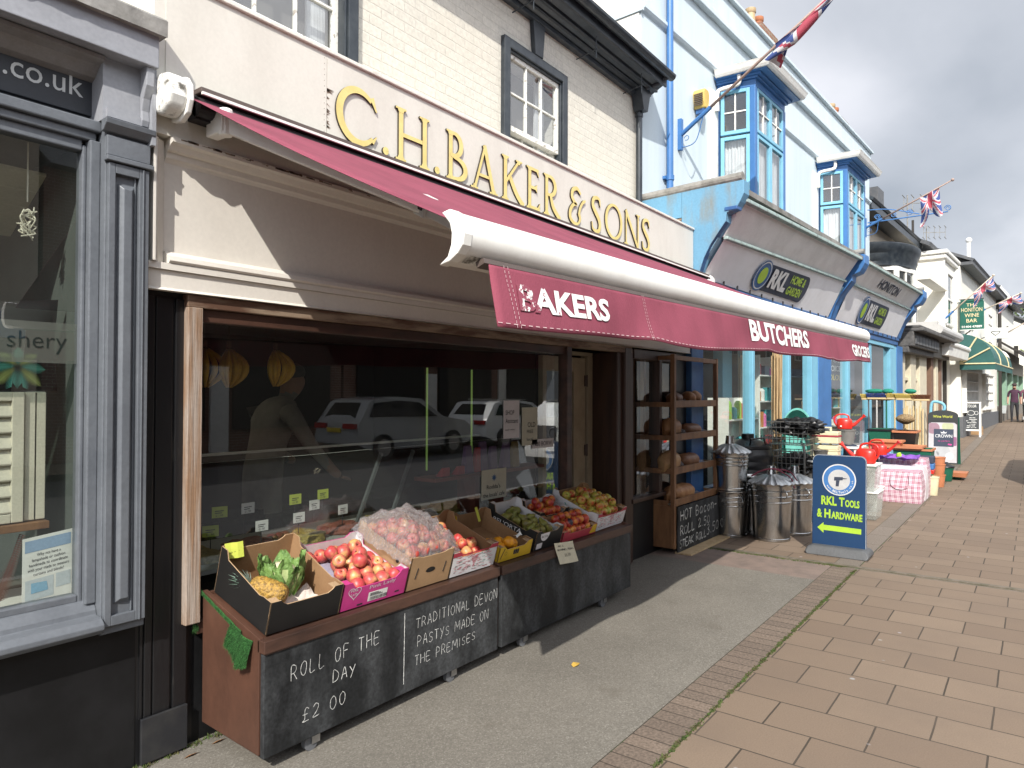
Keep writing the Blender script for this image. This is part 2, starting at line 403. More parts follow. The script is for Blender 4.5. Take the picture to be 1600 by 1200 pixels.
M['room_mid'] = mat('room_mid', (0.16, 0.15, 0.13), 0.8)
M['net_curtain'] = mat('net_curtain', (0.70, 0.70, 0.68), 0.9, c2=(0.5, 0.5, 0.49), nscale=20, stretch=(4, 4, 0.2))
M['slate'] = mat('slate', (0.075, 0.08, 0.088), 0.6, c2=(0.11, 0.112, 0.115), nscale=8, bump=0.3, bscale=12)
M['lead'] = mat('lead', (0.30, 0.29, 0.27), 0.6, c2=(0.13, 0.125, 0.11), nscale=7, nlo=0.35, nhi=0.7, bump=0.25, bscale=18)
M['paper'] = mat('paper', (0.74, 0.74, 0.70), 0.8, fine=0.02)
M['ink'] = mat('ink', (0.03, 0.03, 0.035), 0.8)
M['plaster_hole'] = mat('plaster_hole', (0.30, 0.22, 0.16), 0.9, c2=(0.08, 0.06, 0.05), nscale=30)
M['steel'] = mat('steel', (0.45, 0.45, 0.45), 0.3, metal=0.9)
M['rubber'] = mat('rubber', (0.02, 0.02, 0.02), 0.7)
M['castor'] = mat('castor', (0.13, 0.135, 0.145), 0.4)

# ground materials
def tarmac_mat():
    m = newmat('tarmac'); t, n, l, b = nodes_of(m)
    tc = n.new('ShaderNodeTexCoord')
    v = n.new('ShaderNodeTexVoronoi'); l(tc.outputs['Object'], v.inputs['Vector']); v.inputs['Scale'].default_value = 150; v.inputs['Randomness'].default_value = 1
    rp = n.new('ShaderNodeValToRGB'); s = n.new('ShaderNodeSeparateColor'); l(v.outputs['Color'], s.inputs[0]); l(s.outputs[0], rp.inputs[0])
    el = rp.color_ramp.elements
    el[0].position = 0.0; el[0].color = (0.138, 0.126, 0.107, 1); el[1].position = 1.0; el[1].color = (0.245, 0.228, 0.198, 1)
    q = el.new(0.5); q.color = (0.168, 0.154, 0.131, 1); q = el.new(0.88); q.color = (0.195, 0.18, 0.153, 1)
    n2 = n.new('ShaderNodeTexNoise'); l(tc.outputs['Object'], n2.inputs['Vector']); n2.inputs['Scale'].default_value = 1.1; n2.inputs['Detail'].default_value = 8; n2.inputs['Roughness'].default_value = 0.65
    mr = n.new('ShaderNodeMapRange'); l(n2.outputs[0], mr.inputs[0]); mr.inputs[1].default_value = 0.3; mr.inputs[2].default_value = 0.7; mr.inputs[3].default_value = 0.84; mr.inputs[4].default_value = 1.12
    sk = n.new('ShaderNodeVectorMath'); sk.operation = 'SCALE'; l(rp.outputs[0], sk.inputs[0]); l(mr.outputs[0], sk.inputs['Scale'])
    n4 = n.new('ShaderNodeTexNoise'); l(tc.outputs['Object'], n4.inputs['Vector']); n4.inputs['Scale'].default_value = 3.5; n4.inputs['Detail'].default_value = 6
    m4 = n.new('ShaderNodeMapRange'); l(n4.outputs[0], m4.inputs[0]); m4.inputs[1].default_value = 0.62; m4.inputs[2].default_value = 0.74; m4.inputs[4].default_value = 0.35
    mx = n.new('ShaderNodeMix'); mx.data_type = 'RGBA'; l(m4.outputs[0], mx.inputs[0]); l(sk.outputs[0], mx.inputs[6]); mx.inputs[7].default_value = (0.11, 0.095, 0.075, 1)
    l(mx.outputs[2], b.inputs['Base Color'])
    b.inputs['Roughness'].default_value = 0.85; b.inputs['Specular IOR Level'].default_value = 0.25
    bp = n.new('ShaderNodeBump'); l(v.outputs['Distance'], bp.inputs['Height']); bp.inputs['Strength'].default_value = 0.35; bp.inputs['Distance'].default_value = 0.004
    l(bp.outputs[0], b.inputs['Normal'])
    return m
M['tarmac'] = tarmac_mat()
M['pink_concrete'] = mat('pink_concrete', (0.205, 0.152, 0.125), 0.85, c2=(0.15, 0.116, 0.098), nscale=6, bump=0.2, bscale=80, fine=0.14)
M['paving'] = brickmat('paving', (0.205, 0.153, 0.110), (0.168, 0.123, 0.089), (0.055, 0.044, 0.033), 0.447, 0.3012, 0.0045, swap='yx', bump=0.45, rough=0.8,
                       loc=(-0.845+0.447*4, 0.1478-0.0, 0), smooth=0.15, stain=(0.145, 0.110, 0.084), grain=140, gamt=0.10, spots=True)
M['strip_brick'] = brickmat('strip_brick', (0.175, 0.135, 0.105), (0.135, 0.105, 0.083), (0.05, 0.04, 0.03), 0.5, 0.104, 0.004, swap='yx', off=0, bump=0.8, rough=0.85, loc=(0.37, 0.02, 0), stain=(0.125, 0.095, 0.075), grain=70, gamt=0.35)
M['strip_slab'] = brickmat('strip_slab', (0.19, 0.158, 0.13), (0.165, 0.138, 0.113), (0.06, 0.045, 0.03), 0.5, 0.60, 0.005, swap='yx', off=0, bump=0.6, rough=0.85, loc=(0.37, 0.1, 0), grain=80, gamt=0.3)
M['grout'] = mat('grout', (0.05, 0.042, 0.03), 0.9, c2=(0.045, 0.075, 0.02), nscale=7, nlo=0.5, nhi=0.62, bump=0.4, bscale=60)
M['gully'] = mat('gully', (0.055, 0.055, 0.05), 0.7, c2=(0.12, 0.115, 0.10), nscale=20)
M['gully_edge'] = mat('gully_edge', (0.16, 0.13, 0.10), 0.85, c2=(0.08, 0.075, 0.045), nscale=12, bump=0.2)
M['asphalt'] = mat('asphalt', (0.06, 0.06, 0.062), 0.85, nscale=2, bump=0.3, bscale=90, fine=0.2)
M['kerb_stone'] = mat('kerb_stone', (0.3, 0.29, 0.27), 0.8, bump=0.2)
M['moss'] = mat('moss', (0.06, 0.105, 0.02), 0.95, c2=(0.09, 0.075, 0.03), nscale=30, bump=0.8, bscale=90)

# ------------------------------------------------------------------ ground (climbs very gently beyond x = 14)
def gz(x): return 0.0 if x < 14 else min(0.014*(x-14), 1.2)
XS = [-30, -8, 0, 4, 7.09, 10, 14, 20, 28, 40, 60, 90, 140, 260]
def sheet(name, m, y0, y1, dz, x0=-30, x1=260):
    b = MB(); xs = [x0]+[x for x in XS if x0 < x < x1]+[x1]
    b.grid([[(x, y0, gz(x)+dz) for x in xs], [(x, y1, gz(x)+dz) for x in xs]][::1])
    return structure(b, name, m)
sheet('ground', M['asphalt'], -160, 160, -0.14)
sheet('road', M['asphalt'], -9.0, -0.92, -0.125)
b = MB()
xs = [-30]+[x for x in XS if x > -30]
for a, c in zip(xs[:-1], xs[1:]):
    b.hexa([(a, -0.92, gz(a)-0.2), (c, -0.92, gz(c)-0.2), (c, -0.78, gz(c)-0.2), (a, -0.78, gz(a)-0.2), (a, -0.92, gz(a)), (c, -0.92, gz(c)), (c, -0.78, gz(c)), (a, -0.78, gz(a))])
structure(b, 'kerb', M['kerb_stone'], bevel=0.015)
sheet('pavement', M['paving'], -0.78, 1.31, 0.0, x1=7.04)
sheet('pavement', M['paving'], -0.78, 1.31, 0.0, x0=7.17)
sheet('forecourt', M['paving'], 1.535, 6.5, 0.0, x0=7.17)
sheet('brick_strip', M['strip_brick'], 1.318, 1.525, 0.001, x1=7.04)
sheet('brick_strip', M['strip_slab'], 1.318, 1.53, 0.001, x0=7.17)
sheet('moss_joint', M['grout'], 1.30, 1.34, -0.004)
sheet('tar_joint', M['grout'], 1.51, 1.56, -0.004)
sheet('tarmac_path', M['tarmac'], 1.53, 6.5, 0.0005, x1=6.42)
sheet('concrete_patch', M['pink_concrete'], 1.53, 6.5, 0.0005, x0=6.42, x1=7.04)
b = MB(); b.box(7.04, 7.065, -0.9, 3.2, -0.05, 0.0); structure(b, 'channel_edge', M['gully_edge'])
b = MB(); b.box(7.115, 7.17, -0.9, 3.2, -0.05, 0.001); structure(b, 'channel_edge', M['gully_edge'])
b = MB(); b.box(7.065, 7.115, -0.9, 3.2, -0.05, -0.012); structure(b, 'drain_channel', M['gully'])
sheet('pavement_opposite', M['paving'], -11.2, -9.0, 0.0)
# moss tufts in the joints: nobody could count them
b = MB(); rnd = random.Random(3)
def tuft(x, y, r, h):
    for k in range(7):
        a = rnd.uniform(0, 2*PI); q = rnd.uniform(0, r)
        px, py = x+q*math.cos(a), y+q*math.sin(a); d = rnd.uniform(0, 2*PI); w = rnd.uniform(0.002, 0.006); z = rnd.uniform(0.3, 1)*h
        b.face([(px-w*math.cos(d), py-w*math.sin(d), 0), (px+w*math.cos(d), py+w*math.sin(d), 0), (px+rnd.uniform(-.006, .006), py+rnd.uniform(-.006, .006), z)])
for k in range(900):
    x = rnd.uniform(2.0, 7.0); tuft(x, 1.316+rnd.gauss(0, 0.005), 0.012, 0.008 if rnd.random() < 0.9 else 0.016)
for k in range(220):
    tuft(7.04+rnd.uniform(-0.02, 0.03), rnd.uniform(1.4, 2.9), 0.02, 0.012)
for k in range(60):
    tuft(rnd.uniform(1.4, 1.95), 3.06+rnd.gauss(0, 0.01), 0.02, 0.02)
o = part(b, 'moss', M['moss'], None, kind='stuff')

# ------------------------------------------------------------------ the bakery
BK = thing('bakery', 'cream bakery with gold serif letters on its long fascia and a painted brick upper storey', 'shop', (4.4, 3.4, 0))
def P(mb, name, m, **k): return part(mb, name, m, BK, **k)
b = MB()
for x0, x1, z0, z1 in ((1.45, 1.98, 3.2, 5.12), (3.14, 4.77, 3.2, 5.12), (5.79, 7.47, 3.2, 5.12), (4.77, 5.79, 4.72, 5.12), (4.77, 5.79, 3.2, 3.62), (1.98, 3.14, 3.2, 3.83), (1.98, 3.14, 5.02, 5.12)):
    b.box(x0, x1, 3.7, 3.95, z0, z1)
P(b, 'brick_wall', M['white_brick'])
b = MB(); b.box(1.45, 7.47, 3.95, 8.2, 2.6, 5.1); P(b, 'house_body', M['render_white'])
# sash windows: black casing, white sashes, glass, a pale blind inside
def sash(x0, x1, z0, z1, meet, cols, nm='sash_window', open_by=0.0):
    w = MB(); c = 0.085
    w.box(x0, x0+c, 3.655, 3.76, z0, z1); w.box(x1-c, x1, 3.655, 3.76, z0, z1); w.box(x0+c, x1-c, 3.655, 3.76, z1-c, z1)
    w.box(x0+c, x0+c+0.018, 3.675, 3.77, z0, z1-c); w.box(x1-c-0.018, x1-c, 3.675, 3.77, z0, z1-c); w.box(x0+c+0.018, x1-c-0.018, 3.675, 3.77, z1-c-0.018, z1-c)
    fr = P(w, nm, M['navy_black'], bevel=0.006)
    a0, a1 = x0+c+0.018, x1-c-0.018; t = z1-c-0.018
    s_ = MB(); f = 0.04
    def leaf(zb, zt, y):
        s_.box(a0, a0+f, y, y+0.04, zb, zt); s_.box(a1-f, a1, y, y+0.04, zb, zt)
        s_.box(a0+f, a1-f, y, y+0.04, zb, zb+f*1.2); s_.box(a0+f, a1-f, y, y+0.04, zt-f, zt)
        for k in range(1, cols):
            xx = a0+f+(a1-a0-2*f)*k/cols
            s_.box(xx-0.009, xx+0.009, y+0.004, y+0.036, zb+f*1.2, zt-f)
        zm = (zb+zt)/2
        s_.box(a0+f, a1-f, y+0.006, y+0.034, zm-0.009, zm+0.009)
    leaf(meet-open_by, t, 3.70); leaf(z0+0.02-open_by, meet+0.045-open_by, 3.745)
    part(s_, 'sash_frame', M['white_flaky'], fr, bevel=0.003)
    g = MB(); g.face([(a0+f, 3.722, meet), (a1-f, 3.722, meet), (a1-f, 3.722, t), (a0+f, 3.722, t)]); g.face([(a0+f, 3.767, z0), (a1-f, 3.767, z0), (a1-f, 3.767, meet), (a0+f, 3.767, meet)])
    part(g, 'pane', M['glass_sash'], fr)
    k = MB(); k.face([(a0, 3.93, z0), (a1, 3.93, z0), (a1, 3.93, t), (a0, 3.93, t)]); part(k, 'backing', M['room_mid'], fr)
    k = MB(); k.box(a1-0.17, a1-0.02, 3.86, 3.88, z0, t); part(k, 'curtain', M['net_curtain'], fr)
sash(1.98, 3.14, 3.83, 5.02, 4.45, 3)
sash(4.77, 5.79, 3.62, 4.72, 3.93, 3)
# keystone
b = MB(); b.prism([(-0.062, 0), (0.062, 0), (0.10, 0.36), (-0.10, 0.36)], fac(5.29, 4.722, 3.7), 0.0, 0.05, 0); P(b, 'keystone', M['navy_black'], bevel=0.005)
# eaves, gutter and roof
b = MB(); b.hexa([(1.2, 3.42, 5.20), (7.52, 3.42, 5.20), (7.52, 3.70, 5.06), (1.2, 3.70, 5.06), (1.2, 3.42, 5.23), (7.52, 3.42, 5.23), (7.52, 3.70, 5.16), (1.2, 3.70, 5.16)]); b.box(1.2, 7.52, 3.395, 3.419, 5.16, 5.28)
b.box(1.2, 7.47, 3.64, 3.699, 5.03, 5.075); b.box(1.2, 7.5, 3.50, 3.53, 5.12, 5.16); b.box(1.2, 7.5, 3.58, 3.60, 5.09, 5.12)
P(b, 'soffit', M['navy_black'], bevel=0.004)
b = MB(); rows = []
for x in (1.2, 7.545):
    rows.append([(x, 3.345+0.055*math.cos(a), 5.285+0.06*math.sin(a)) for a in [PI+PI*k/8 for k in range(9)]]+[(x, 3.345+0.047*math.cos(a), 5.285+0.052*math.sin(a)) for a in [2*PI-PI*k/8 for k in range(9)]])
b.grid(rows, closed=True)
b.face(rows[0]); b.face(rows[1][::-1])
P(b, 'gutter', M['navy_black'], smooth=False)
b = MB(); b.hexa([(1.2, 3.33, 5.295), (7.54, 3.33, 5.295), (7.54, 8, 7.3), (1.2, 8, 7.3), (1.2, 3.33, 5.32), (7.54, 3.33, 5.32), (7.54, 8, 7.36), (1.2, 8, 7.36)]); P(b, 'roof', M['slate'])
for x in (4.92, 6.0, 7.0):
    b = MB(); b.tube([(x, 3.69, 4.98), (x, 3.44, 5.02)], 0.006, 6); b.tube([(x, 3.46, 4.93), (x, 3.46, 5.15)], 0.005, 6); P(b, 'gutter_stay', M['navy_black'])
b = MB(); b.cyl((7.312, 3.645, 3.3), (7.312, 3.645, 4.86), 0.036, n=14); b.cyl((7.312, 3.645, 4.80), (7.312, 3.645, 4.84), 0.044, n=14)
b.prism([(-0.05, 0), (0.05, 0), (0.11, 0.2), (0.115, 0.26), (-0.115, 0.26), (-0.11, 0.2)], lambda u, v, d: (7.312+u, 3.69-d, 4.86+v), 0.0, 0.13, 0)
b.tube([(7.31, 3.63, 5.08), (7.32, 3.61, 5.13), (7.42, 3.45, 5.19), (7.45, 3.36, 5.25)], 0.036, 10)
P(b, 'downpipe', M['navy_black'])
# fascia
b = MB(); b.box(1.452, 7.33, 3.0, 3.62, 2.715, 3.405)
P(b, 'fascia_board', M['cream_paint'])
b = MB(); b.box(1.452, 7.335, 2.984, 3.66, 3.406, 3.428); P(b, 'fascia_capping', M['dirty_cream'], bevel=0.004)
b = MB(); b.box(1.50, 2.355, 2.996, 2.9995, 2.95, 3.38); b.box(2.36, 3.95, 2.9965, 2.9995, 2.94, 3.382); b.box(3.953, 5.62, 2.9968, 2.9995, 2.94, 3.382); P(b, 'fascia_sheet', M['cream_paint'])
b = MB(); rr = random.Random(11)
for k in range(26):
    z = 3.0+rr.random()*0.22; x = 2.357; l = rr.uniform(0.008, 0.03)*(1.6 if z > 3.17 else 1)
    b.face([(x, 2.9955, z), (x+l, 2.9955, z+rr.uniform(-.02, .0)), (x, 2.9955, z-rr.uniform(.004, .016))])
for k in range(14):
    z = 2.98+0.03*k; b.face([(2.337, 2.9955, z), (2.343, 2.9955, z+.002), (2.341, 2.9955, z+.007)])
P(b, 'flaking_paint', M['plaster_hole'], kind='stuff')
b = MB(); b.box(1.452, 7.33, 3.06, 3.3, 2.17, 2.714); P(b, 'lower_panel', M['cream_panel'])
b = MB()
def hmould(x0, x1, z, prof):
    b.prism([(d, zz) for d, zz in prof], lambda u, v, w: (w, 3.06-u, z+v), x0, x1, 0)
top = [(0, 0), (0.0, 0.10), (0.075, 0.10), (0.075, 0.078), (0.055, 0.07), (0.04, 0.05), (0.022, 0.045), (0.018, 0.02), (0.008, 0.012)]
hmould(1.53, 7.33, 2.613, top)
bot = [(0, 0), (0, 0.055), (0.012, 0.055), (0.03, 0.04), (0.055, 0.03), (0.06, 0.01), (0.05, 0)]
hmould(1.53, 7.33, 2.165, bot)
hmould(1.44, 7.33, 2.135, [(0, 0), (0, 0.028), (0.05, 0.028), (0.05, 0)])
hmould(1.44, 7.33, 2.045, [(0, 0), (0, 0.088), (0.036, 0.088), (0.036, 0.012), (0.048, 0.0)])
b.prism([(0, 0), (0.052, 0), (0.052, 0.02), (0.03, 0.035), (0.012, 0.06), (0, 0.065)], lambda u, v, w: (1.453+v*1.15, 3.06-u, w), 2.165, 2.70, 0)
b.box(1.452, 1.462, 2.99, 3.059, 2.165, 2.714)
P(b, 'moulding', M['cream_panel'])
b = MB(); rr = random.Random(5)
for k in range(46):
    x = 1.55+abs(rr.gauss(0, 0.5)); l = rr.uniform(0.01, 0.05); b.box(x, x+l, 2.9845, 2.99, 2.702+rr.uniform(0, .006), 2.706+rr.uniform(0, .008))
P(b, 'grime', M['plaster_hole'], kind='stuff')
# gold letters -------------------------------------------------------------
T_, t_ = 0.036, 0.018
def rib(mb, pts, ws, fn, d0, d1):
    P2 = [Vector(p) for p in pts]; n = len(P2)
    if not isinstance(ws, (list, tuple)): ws = [ws]*n
    Lf, Rt = [], []
    for k in range(n):
        d = (P2[min(k+1, n-1)]-P2[max(k-1, 0)]).normalized(); nn = Vector((-d.y, d.x))
        Lf.append(P2[k]+nn*ws[k]/2); Rt.append(P2[k]-nn*ws[k]/2)
    for k in range(n-1):
        q = [Lf[k], Lf[k+1], Rt[k+1], Rt[k]]
        mb.face([fn(p.x, p.y, d1) for p in q], 0)
        mb.face([fn(Lf[k].x, Lf[k].y, d0), fn(Lf[k+1].x, Lf[k+1].y, d0), fn(Lf[k+1].x, Lf[k+1].y, d1), fn(Lf[k].x, Lf[k].y, d1)], 1)
        mb.face([fn(Rt[k].x, Rt[k].y, d0), fn(Rt[k+1].x, Rt[k+1].y, d0), fn(Rt[k+1].x, Rt[k+1].y, d1), fn(Rt[k].x, Rt[k].y, d1)], 1)
    for k in (0, n-1):
        mb.face([fn(Lf[k].x, Lf[k].y, d0), fn(Rt[k].x, Rt[k].y, d0), fn(Rt[k].x, Rt[k].y, d1), fn(Lf[k].x, Lf[k].y, d1)], 1)
def arc(cx, cy, rx, ry, a0, a1, n=24): return [(cx+rx*math.cos(R(a0+(a1-a0)*k/n)), cy+ry*math.sin(R(a0+(a1-a0)*k/n))) for k in range(n+1)]
def spl(pts, n=10):
    P2 = [Vector(p) for p in pts]; P2 = [2*P2[0]-P2[1]]+P2+[2*P2[-1]-P2[-2]]; o = []
    for k in range(1, len(P2)-2):
        for j in range(n):
            t = j/n; a, b_, c, d = P2[k-1:k+3]
            o.append(0.5*((2*b_)+(-a+c)*t+(2*a-5*b_+4*c-d)*t*t+(-a+3*b_-3*c+d)*t**3))
    o.append(P2[-2]); return [tuple(p) for p in o]
def wv(n, lo, hi, f): return [lo+(hi-lo)*f(k/(n-1)) for k in range(n)]
def ser(x, y, up=1, w=0.085, stem=T_):
    """bracketed serif as a pair of flared ribbons"""
    return [([(x-w/2, y+up*0.006), (x+w/2, y+up*0.006)], 0.012), ([(x, y+up*0.012), (x, y+up*0.03)], [stem*1.55, stem])]
def glyph(c, w, h):
    g = []
    if c == 'C':
        p = arc(w*0.53, h/2, w*0.53-T_*0.45, h/2-0.012, 48, 318, 40)
        g.append((p, wv(41, 0.020, 0.046, lambda t: math.sin(PI*t)**0.8)))
        g += [([(w*0.86, h*0.93), (w*0.985, h*0.70)], [0.03, 0.008]), ([(w*0.88, h*0.12), (w*0.99, h*0.25)], [0.024, 0.006])]
    elif c == 'O':
        g.append((arc(w/2, h/2, w/2-0.018, h/2-0.010, 0, 360, 44), wv(45, 0.022, 0.040, lambda t: abs(math.cos(2*PI*t))**1.2)))
    elif c == 'H':
        for x in (0.045, w-0.045): g.append(([(x, 0), (x, h)], T_)); g += ser(x, 0) + ser(x, h, -1)
        g.append(([(0.05, h*0.5), (w-0.05, h*0.5)], t_+0.006))
    elif c == 'E':
        x = 0.042; g.append(([(x, 0), (x, h)], T_)); g += ser(x, 0, 1, 0.08) + ser(x, h, -1, 0.08)
        for y, l in ((h-0.012, w*0.92), (h*0.52, w*0.80), (0.012, w)):
            g.append(([(x, y), (l-0.01, y)], 0.022)); g.append(([(l-0.03, y+(-0.006 if y > h*0.6 else 0.006)), (l-0.008, y+(-0.045 if y > h*0.6 else 0.045 if y < h*.3 else 0.028))], [0.02, 0.005]))
            if 0.3*h < y < 0.7*h: g.append(([(l-0.03, y), (l-0.008, y-0.028)], [0.02, 0.005]))
    elif c in 'BR':
        x = 0.042; g.append(([(x, 0), (x, h)], T_)); g += ser(x, 0, 1, 0.08) + ser(x, h, -1, 0.08)
        rx = w*0.80-x if c == 'R' else w*0.78-x
        yb = h*0.475
        g.append(([(x, h-0.011)]+[(a, b_) for a, b_ in arc(x+rx*0.30, (h+yb)/2, rx*0.70-0.018, (h-yb)/2-0.011, 90, -90, 24)]+[(x, yb+0.011)], [0.022]+wv(25, 0.022, 0.040, lambda t: math.sin(PI*t))+[0.022]))
        if c == 'B':
            rx = w-x
            g.append(([(x, yb+0.008)]+[(a, b_) for a, b_ in arc(x+rx*0.30, yb/2+0.005, rx*0.70-0.02, yb/2-0.008, 90, -90, 24)]+[(x, 0.011)], [0.02]+wv(25, 0.02, 0.042, lambda t: math.sin(PI*t))+[0.022]))
        else:
            g.append((spl([(x+0.05, yb+0.02), (w*0.58, h*0.25), (w*0.88, 0.02), (w+0.012, 0.0)]), wv(31, 0.030, 0.040, lambda t: math.sin(PI*t))[:30]+[0.008]))
    elif c == 'A':
        g.append(([(0.03, 0), (w*0.50, h)], 0.021)); g.append(([(w*0.47, h*1.0), (w-0.045, 0)], T_))
        g.append(([(w*0.2, h*0.33), (w*0.74, h*0.33)], 0.02)); g += ser(0.03, 0, 1, 0.075, 0.02) + ser(w-0.045, 0, 1, 0.09)
    elif c == 'K':
        x = 0.042; g.append(([(x, 0), (x, h)], T_)); g += ser(x, 0, 1, 0.08) + ser(x, h, -1, 0.08)
        g.append(([(x+0.01, h*0.42), (w*0.80, h*0.985)], 0.021)); g += ser(w*0.80, h, -1, 0.075, 0.02)
        g.append((spl([(w*0.34, h*0.60), (w*0.64, h*0.26), (w*0.9, 0.02), (w+0.012, 0.0)]), wv(31, 0.036, 0.040, lambda t: 1)[:30]+[0.008]))
    elif c == 'N':
        g.append(([(0.035, 0), (0.035, h)], 0.021)); g.append(([(w-0.03, 0), (w-0.03, h)], 0.021)); g.append(([(0.028, h), (w-0.034, 0)], T_))
        g += ser(0.035, 0, 1, 0.075, 0.02) + ser(w-0.03, h, -1, 0.075, 0.02)
    elif c == 'S':
        p = spl([(w*0.86, h*0.80), (w*0.80, h*0.93), (w*0.55, h-0.012), (w*0.24, h*0.90), (w*0.17, h*0.72), (w*0.42, h*0.56), (w*0.70, h*0.42), (w*0.84, h*0.25), (w*0.74, h*0.08), (w*0.45, 0.012), (w*0.16, h*0.09), (w*0.09, h*0.25)])
        n = len(p); g.append((p, wv(n, 0.014, 0.044, lambda t: math.sin(PI*t)**1.1)))
        g += [([(w*0.78, h*0.93), (w*0.89, h*0.74)], [0.022, 0.006]), ([(w*0.16, h*0.07), (w*0.07, h*0.27)], [0.022, 0.006])]
    elif c == '&':
        p = spl([(w*0.86, h*0.86), (w*0.60, h*0.97), (w*0.30, h*0.90), (w*0.22, h*0.73), (w*0.40, h*0.59), (w*0.56, h*0.55), (w*0.34, h*0.52), (w*0.12, h*0.36), (w*0.10, h*0.16), (w*0.36, 0.014), (w*0.66, h*0.06), (w*0.80, h*0.2), (w*0.72, h*0.34), (w*0.68, h*0.36)])
        p = [(a*0.82, b_) for a, b_ in p]
        n = len(p); g.append((p, wv(n, 0.020, 0.036, lambda t: abs(math.sin(2.6*PI*t)))))
        g.append((spl([(w*0.60, h*0.30), (w*0.66, h*0.48), (w*0.85, h*0.68), (w*0.98, h*0.72)]), wv(31, 0.03, 0.02, lambda t: t)))
        g.append(([(w*0.84, h*0.66), (w*1.0, h*0.74)], [0.03, 0.008]))
    elif c == '.':
        g.append((arc(w/2, 0.022, 0.0115, 0.0115, 0, 360, 18), 0.023))
    return g
b = MB(); kk = 0
for c, x0, x1 in (('C', 2.416, 2.700), ('.', 2.745, 2.79), ('H', 2.842, 3.131), ('.', 3.178, 3.222), ('B', 3.283, 3.49), ('A', 3.535, 3.815), ('K', 3.86, 4.115), ('E', 4.158, 4.34), ('R', 4.383, 4.606), ('&', 4.742, 5.002), ('S', 5.092, 5.268), ('O', 5.336, 5.65), ('N', 5.692, 5.996), ('S', 6.042, 6.222)):
    for pts, ws in glyph(c, x1-x0, 0.312):
        kk += 1
        rib(b, pts, ws, fac(x0, 2.974, 2.9968), 0.0, 0.013+0.00017*(kk % 13))
P(b, 'lettering', [M['gold'], M['letter_edge']])

# ground floor of the bakery
b = MB(); b.box(1.435, 1.665, 3.08, 3.26, 0.0, 2.044); b.box(1.452, 1.462, 3.072, 3.08, 0.2, 2.03)
for x in (1.50, 1.585): b.box(x, x+0.006, 3.0785, 3.081, 0.2, 2.0)
b.box(1.667, 1.70, 3.10, 3.2, 0.0, 0.55)
P(b, 'pilaster', M['black_worn'])
b = MB(); b.box(1.47, 1.50, 3.068, 3.079, 0.2, 2.02); b.box(1.508, 1.582, 3.070, 3.079, 0.2, 2.02); b.box(1.594, 1.655, 3.066, 3.079, 0.2, 2.02); P(b, 'pilaster_boards', M['black_worn'], bevel=0.003)
b = MB(); b.box(1.452, 1.655, 3.05, 3.066, 0.012, 0.205); P(b, 'kickplate', mat('kick', (0.016, 0.017, 0.02), 0.5, c2=(0.03, 0.03, 0.03)), bevel=0.003)
b = MB(); b.box(1.63, 1.70, 3.03, 3.12, 0.56, 1.985); P(b, 'window_post', M['wood_weathered'], bevel=0.004)
b = MB(); b.box(1.63, 5.95, 3.035, 3.12, 1.985, 2.042); P(b, 'window_head', mat('wood_head', (0.27, 0.20, 0.14), 0.7, c2=(0.10, 0.05, 0.03), nscale=10, stretch=(0.3, 1, 2), nlo=0.4, nhi=0.6), bevel=0.004)
b = MB(); b.box(1.70, 4.82, 3.06, 3.13, 1.925, 1.984); b.box(1.70, 4.82, 3.055, 3.13, 0.50, 0.56); P(b, 'window_rail', M['wood_red'], bevel=0.004)
b = MB(); b.box(4.815, 4.885, 3.04, 3.13, 0.0, 1.984); P(b, 'window_post', M['wood_red'], bevel=0.004)
b = MB(); b.box(1.70, 4.815, 3.10, 3.2, 0.0, 0.50); P(b, 'stall_riser', M['black_paint'])
b = MB(); b.face([(1.70, 3.105, 0.56), (4.815, 3.105, 0.56), (4.815, 3.105, 1.925), (1.70, 3.105, 1.925)]); P(b, 'shop_window', M['glass_shop'])
# doorway
b = MB()
b.box(4.90, 4.96, 3.34, 3.39, 0.03, 1.93); b.box(5.40, 5.60, 3.34, 3.39, 0.03, 1.93); b.box(4.96, 5.40, 3.34, 3.39, 1.80, 1.93); b.box(4.96, 5.40, 3.34, 3.39, 0.03, 0.62)
DOOR = P(b, 'door', mat('door_cream', (0.42, 0.36, 0.26), 0.5, c2=(0.34, 0.28, 0.2)), bevel=0.006)
b = MB(); b.box(5.612, 5.70, 3.32, 3.40, 0.0, 1.95); b.box(4.89, 5.70, 3.32, 3.40, 1.951, 1.984); P(b, 'door_frame', mat('door_cream2', (0.38, 0.32, 0.23), 0.5), bevel=0.004)
for z in (1.72, 1.08):
    b = MB(); b.box(5.575, 5.635, 3.325, 3.338, z-0.05, z+0.05); b.cyl((5.606, 3.325, z-0.055), (5.606, 3.325, z+0.055), 0.008, n=8); part(b, 'hinge', M['brown_metal'], DOOR)
b = MB(); b.face([(4.96, 3.37, 0.62), (5.40, 3.37, 0.62), (5.40, 3.37, 1.80), (4.96, 3.37, 1.80)]); part(b, 'door_glass', M['glass_shop'], DOOR)
b = MB(); b.box(5.705, 5.80, 3.06, 3.4, 0, 1.984); b.box(5.803, 5.93, 3.03, 3.3, 0, 2.03); b.box(5.933, 6.02, 3.06, 3.3, 0, 2.03); P(b, 'door_post', M['wood_dark'], bevel=0.008)
b = MB(); b.box(6.022, 7.03, 3.10, 3.2, 0, 0.56); P(b, 'stall_riser', M['black_paint'])
b = MB(); b.box(5.98, 7.05, 3.04, 3.13, 0.56, 0.60); b.box(6.58, 6.64, 3.05, 3.13, 0.60, 1.94); b.box(6.02, 7.03, 3.05, 3.13, 1.94, 2.03); P(b, 'window_rail', M['wood_dark'], bevel=0.004)
b = MB(); b.face([(6.02, 3.11, 0.6), (7.03, 3.11, 0.6), (7.03, 3.11, 1.94), (6.02, 3.11, 1.94)]); P(b, 'shop_window', M['glass_shop'])
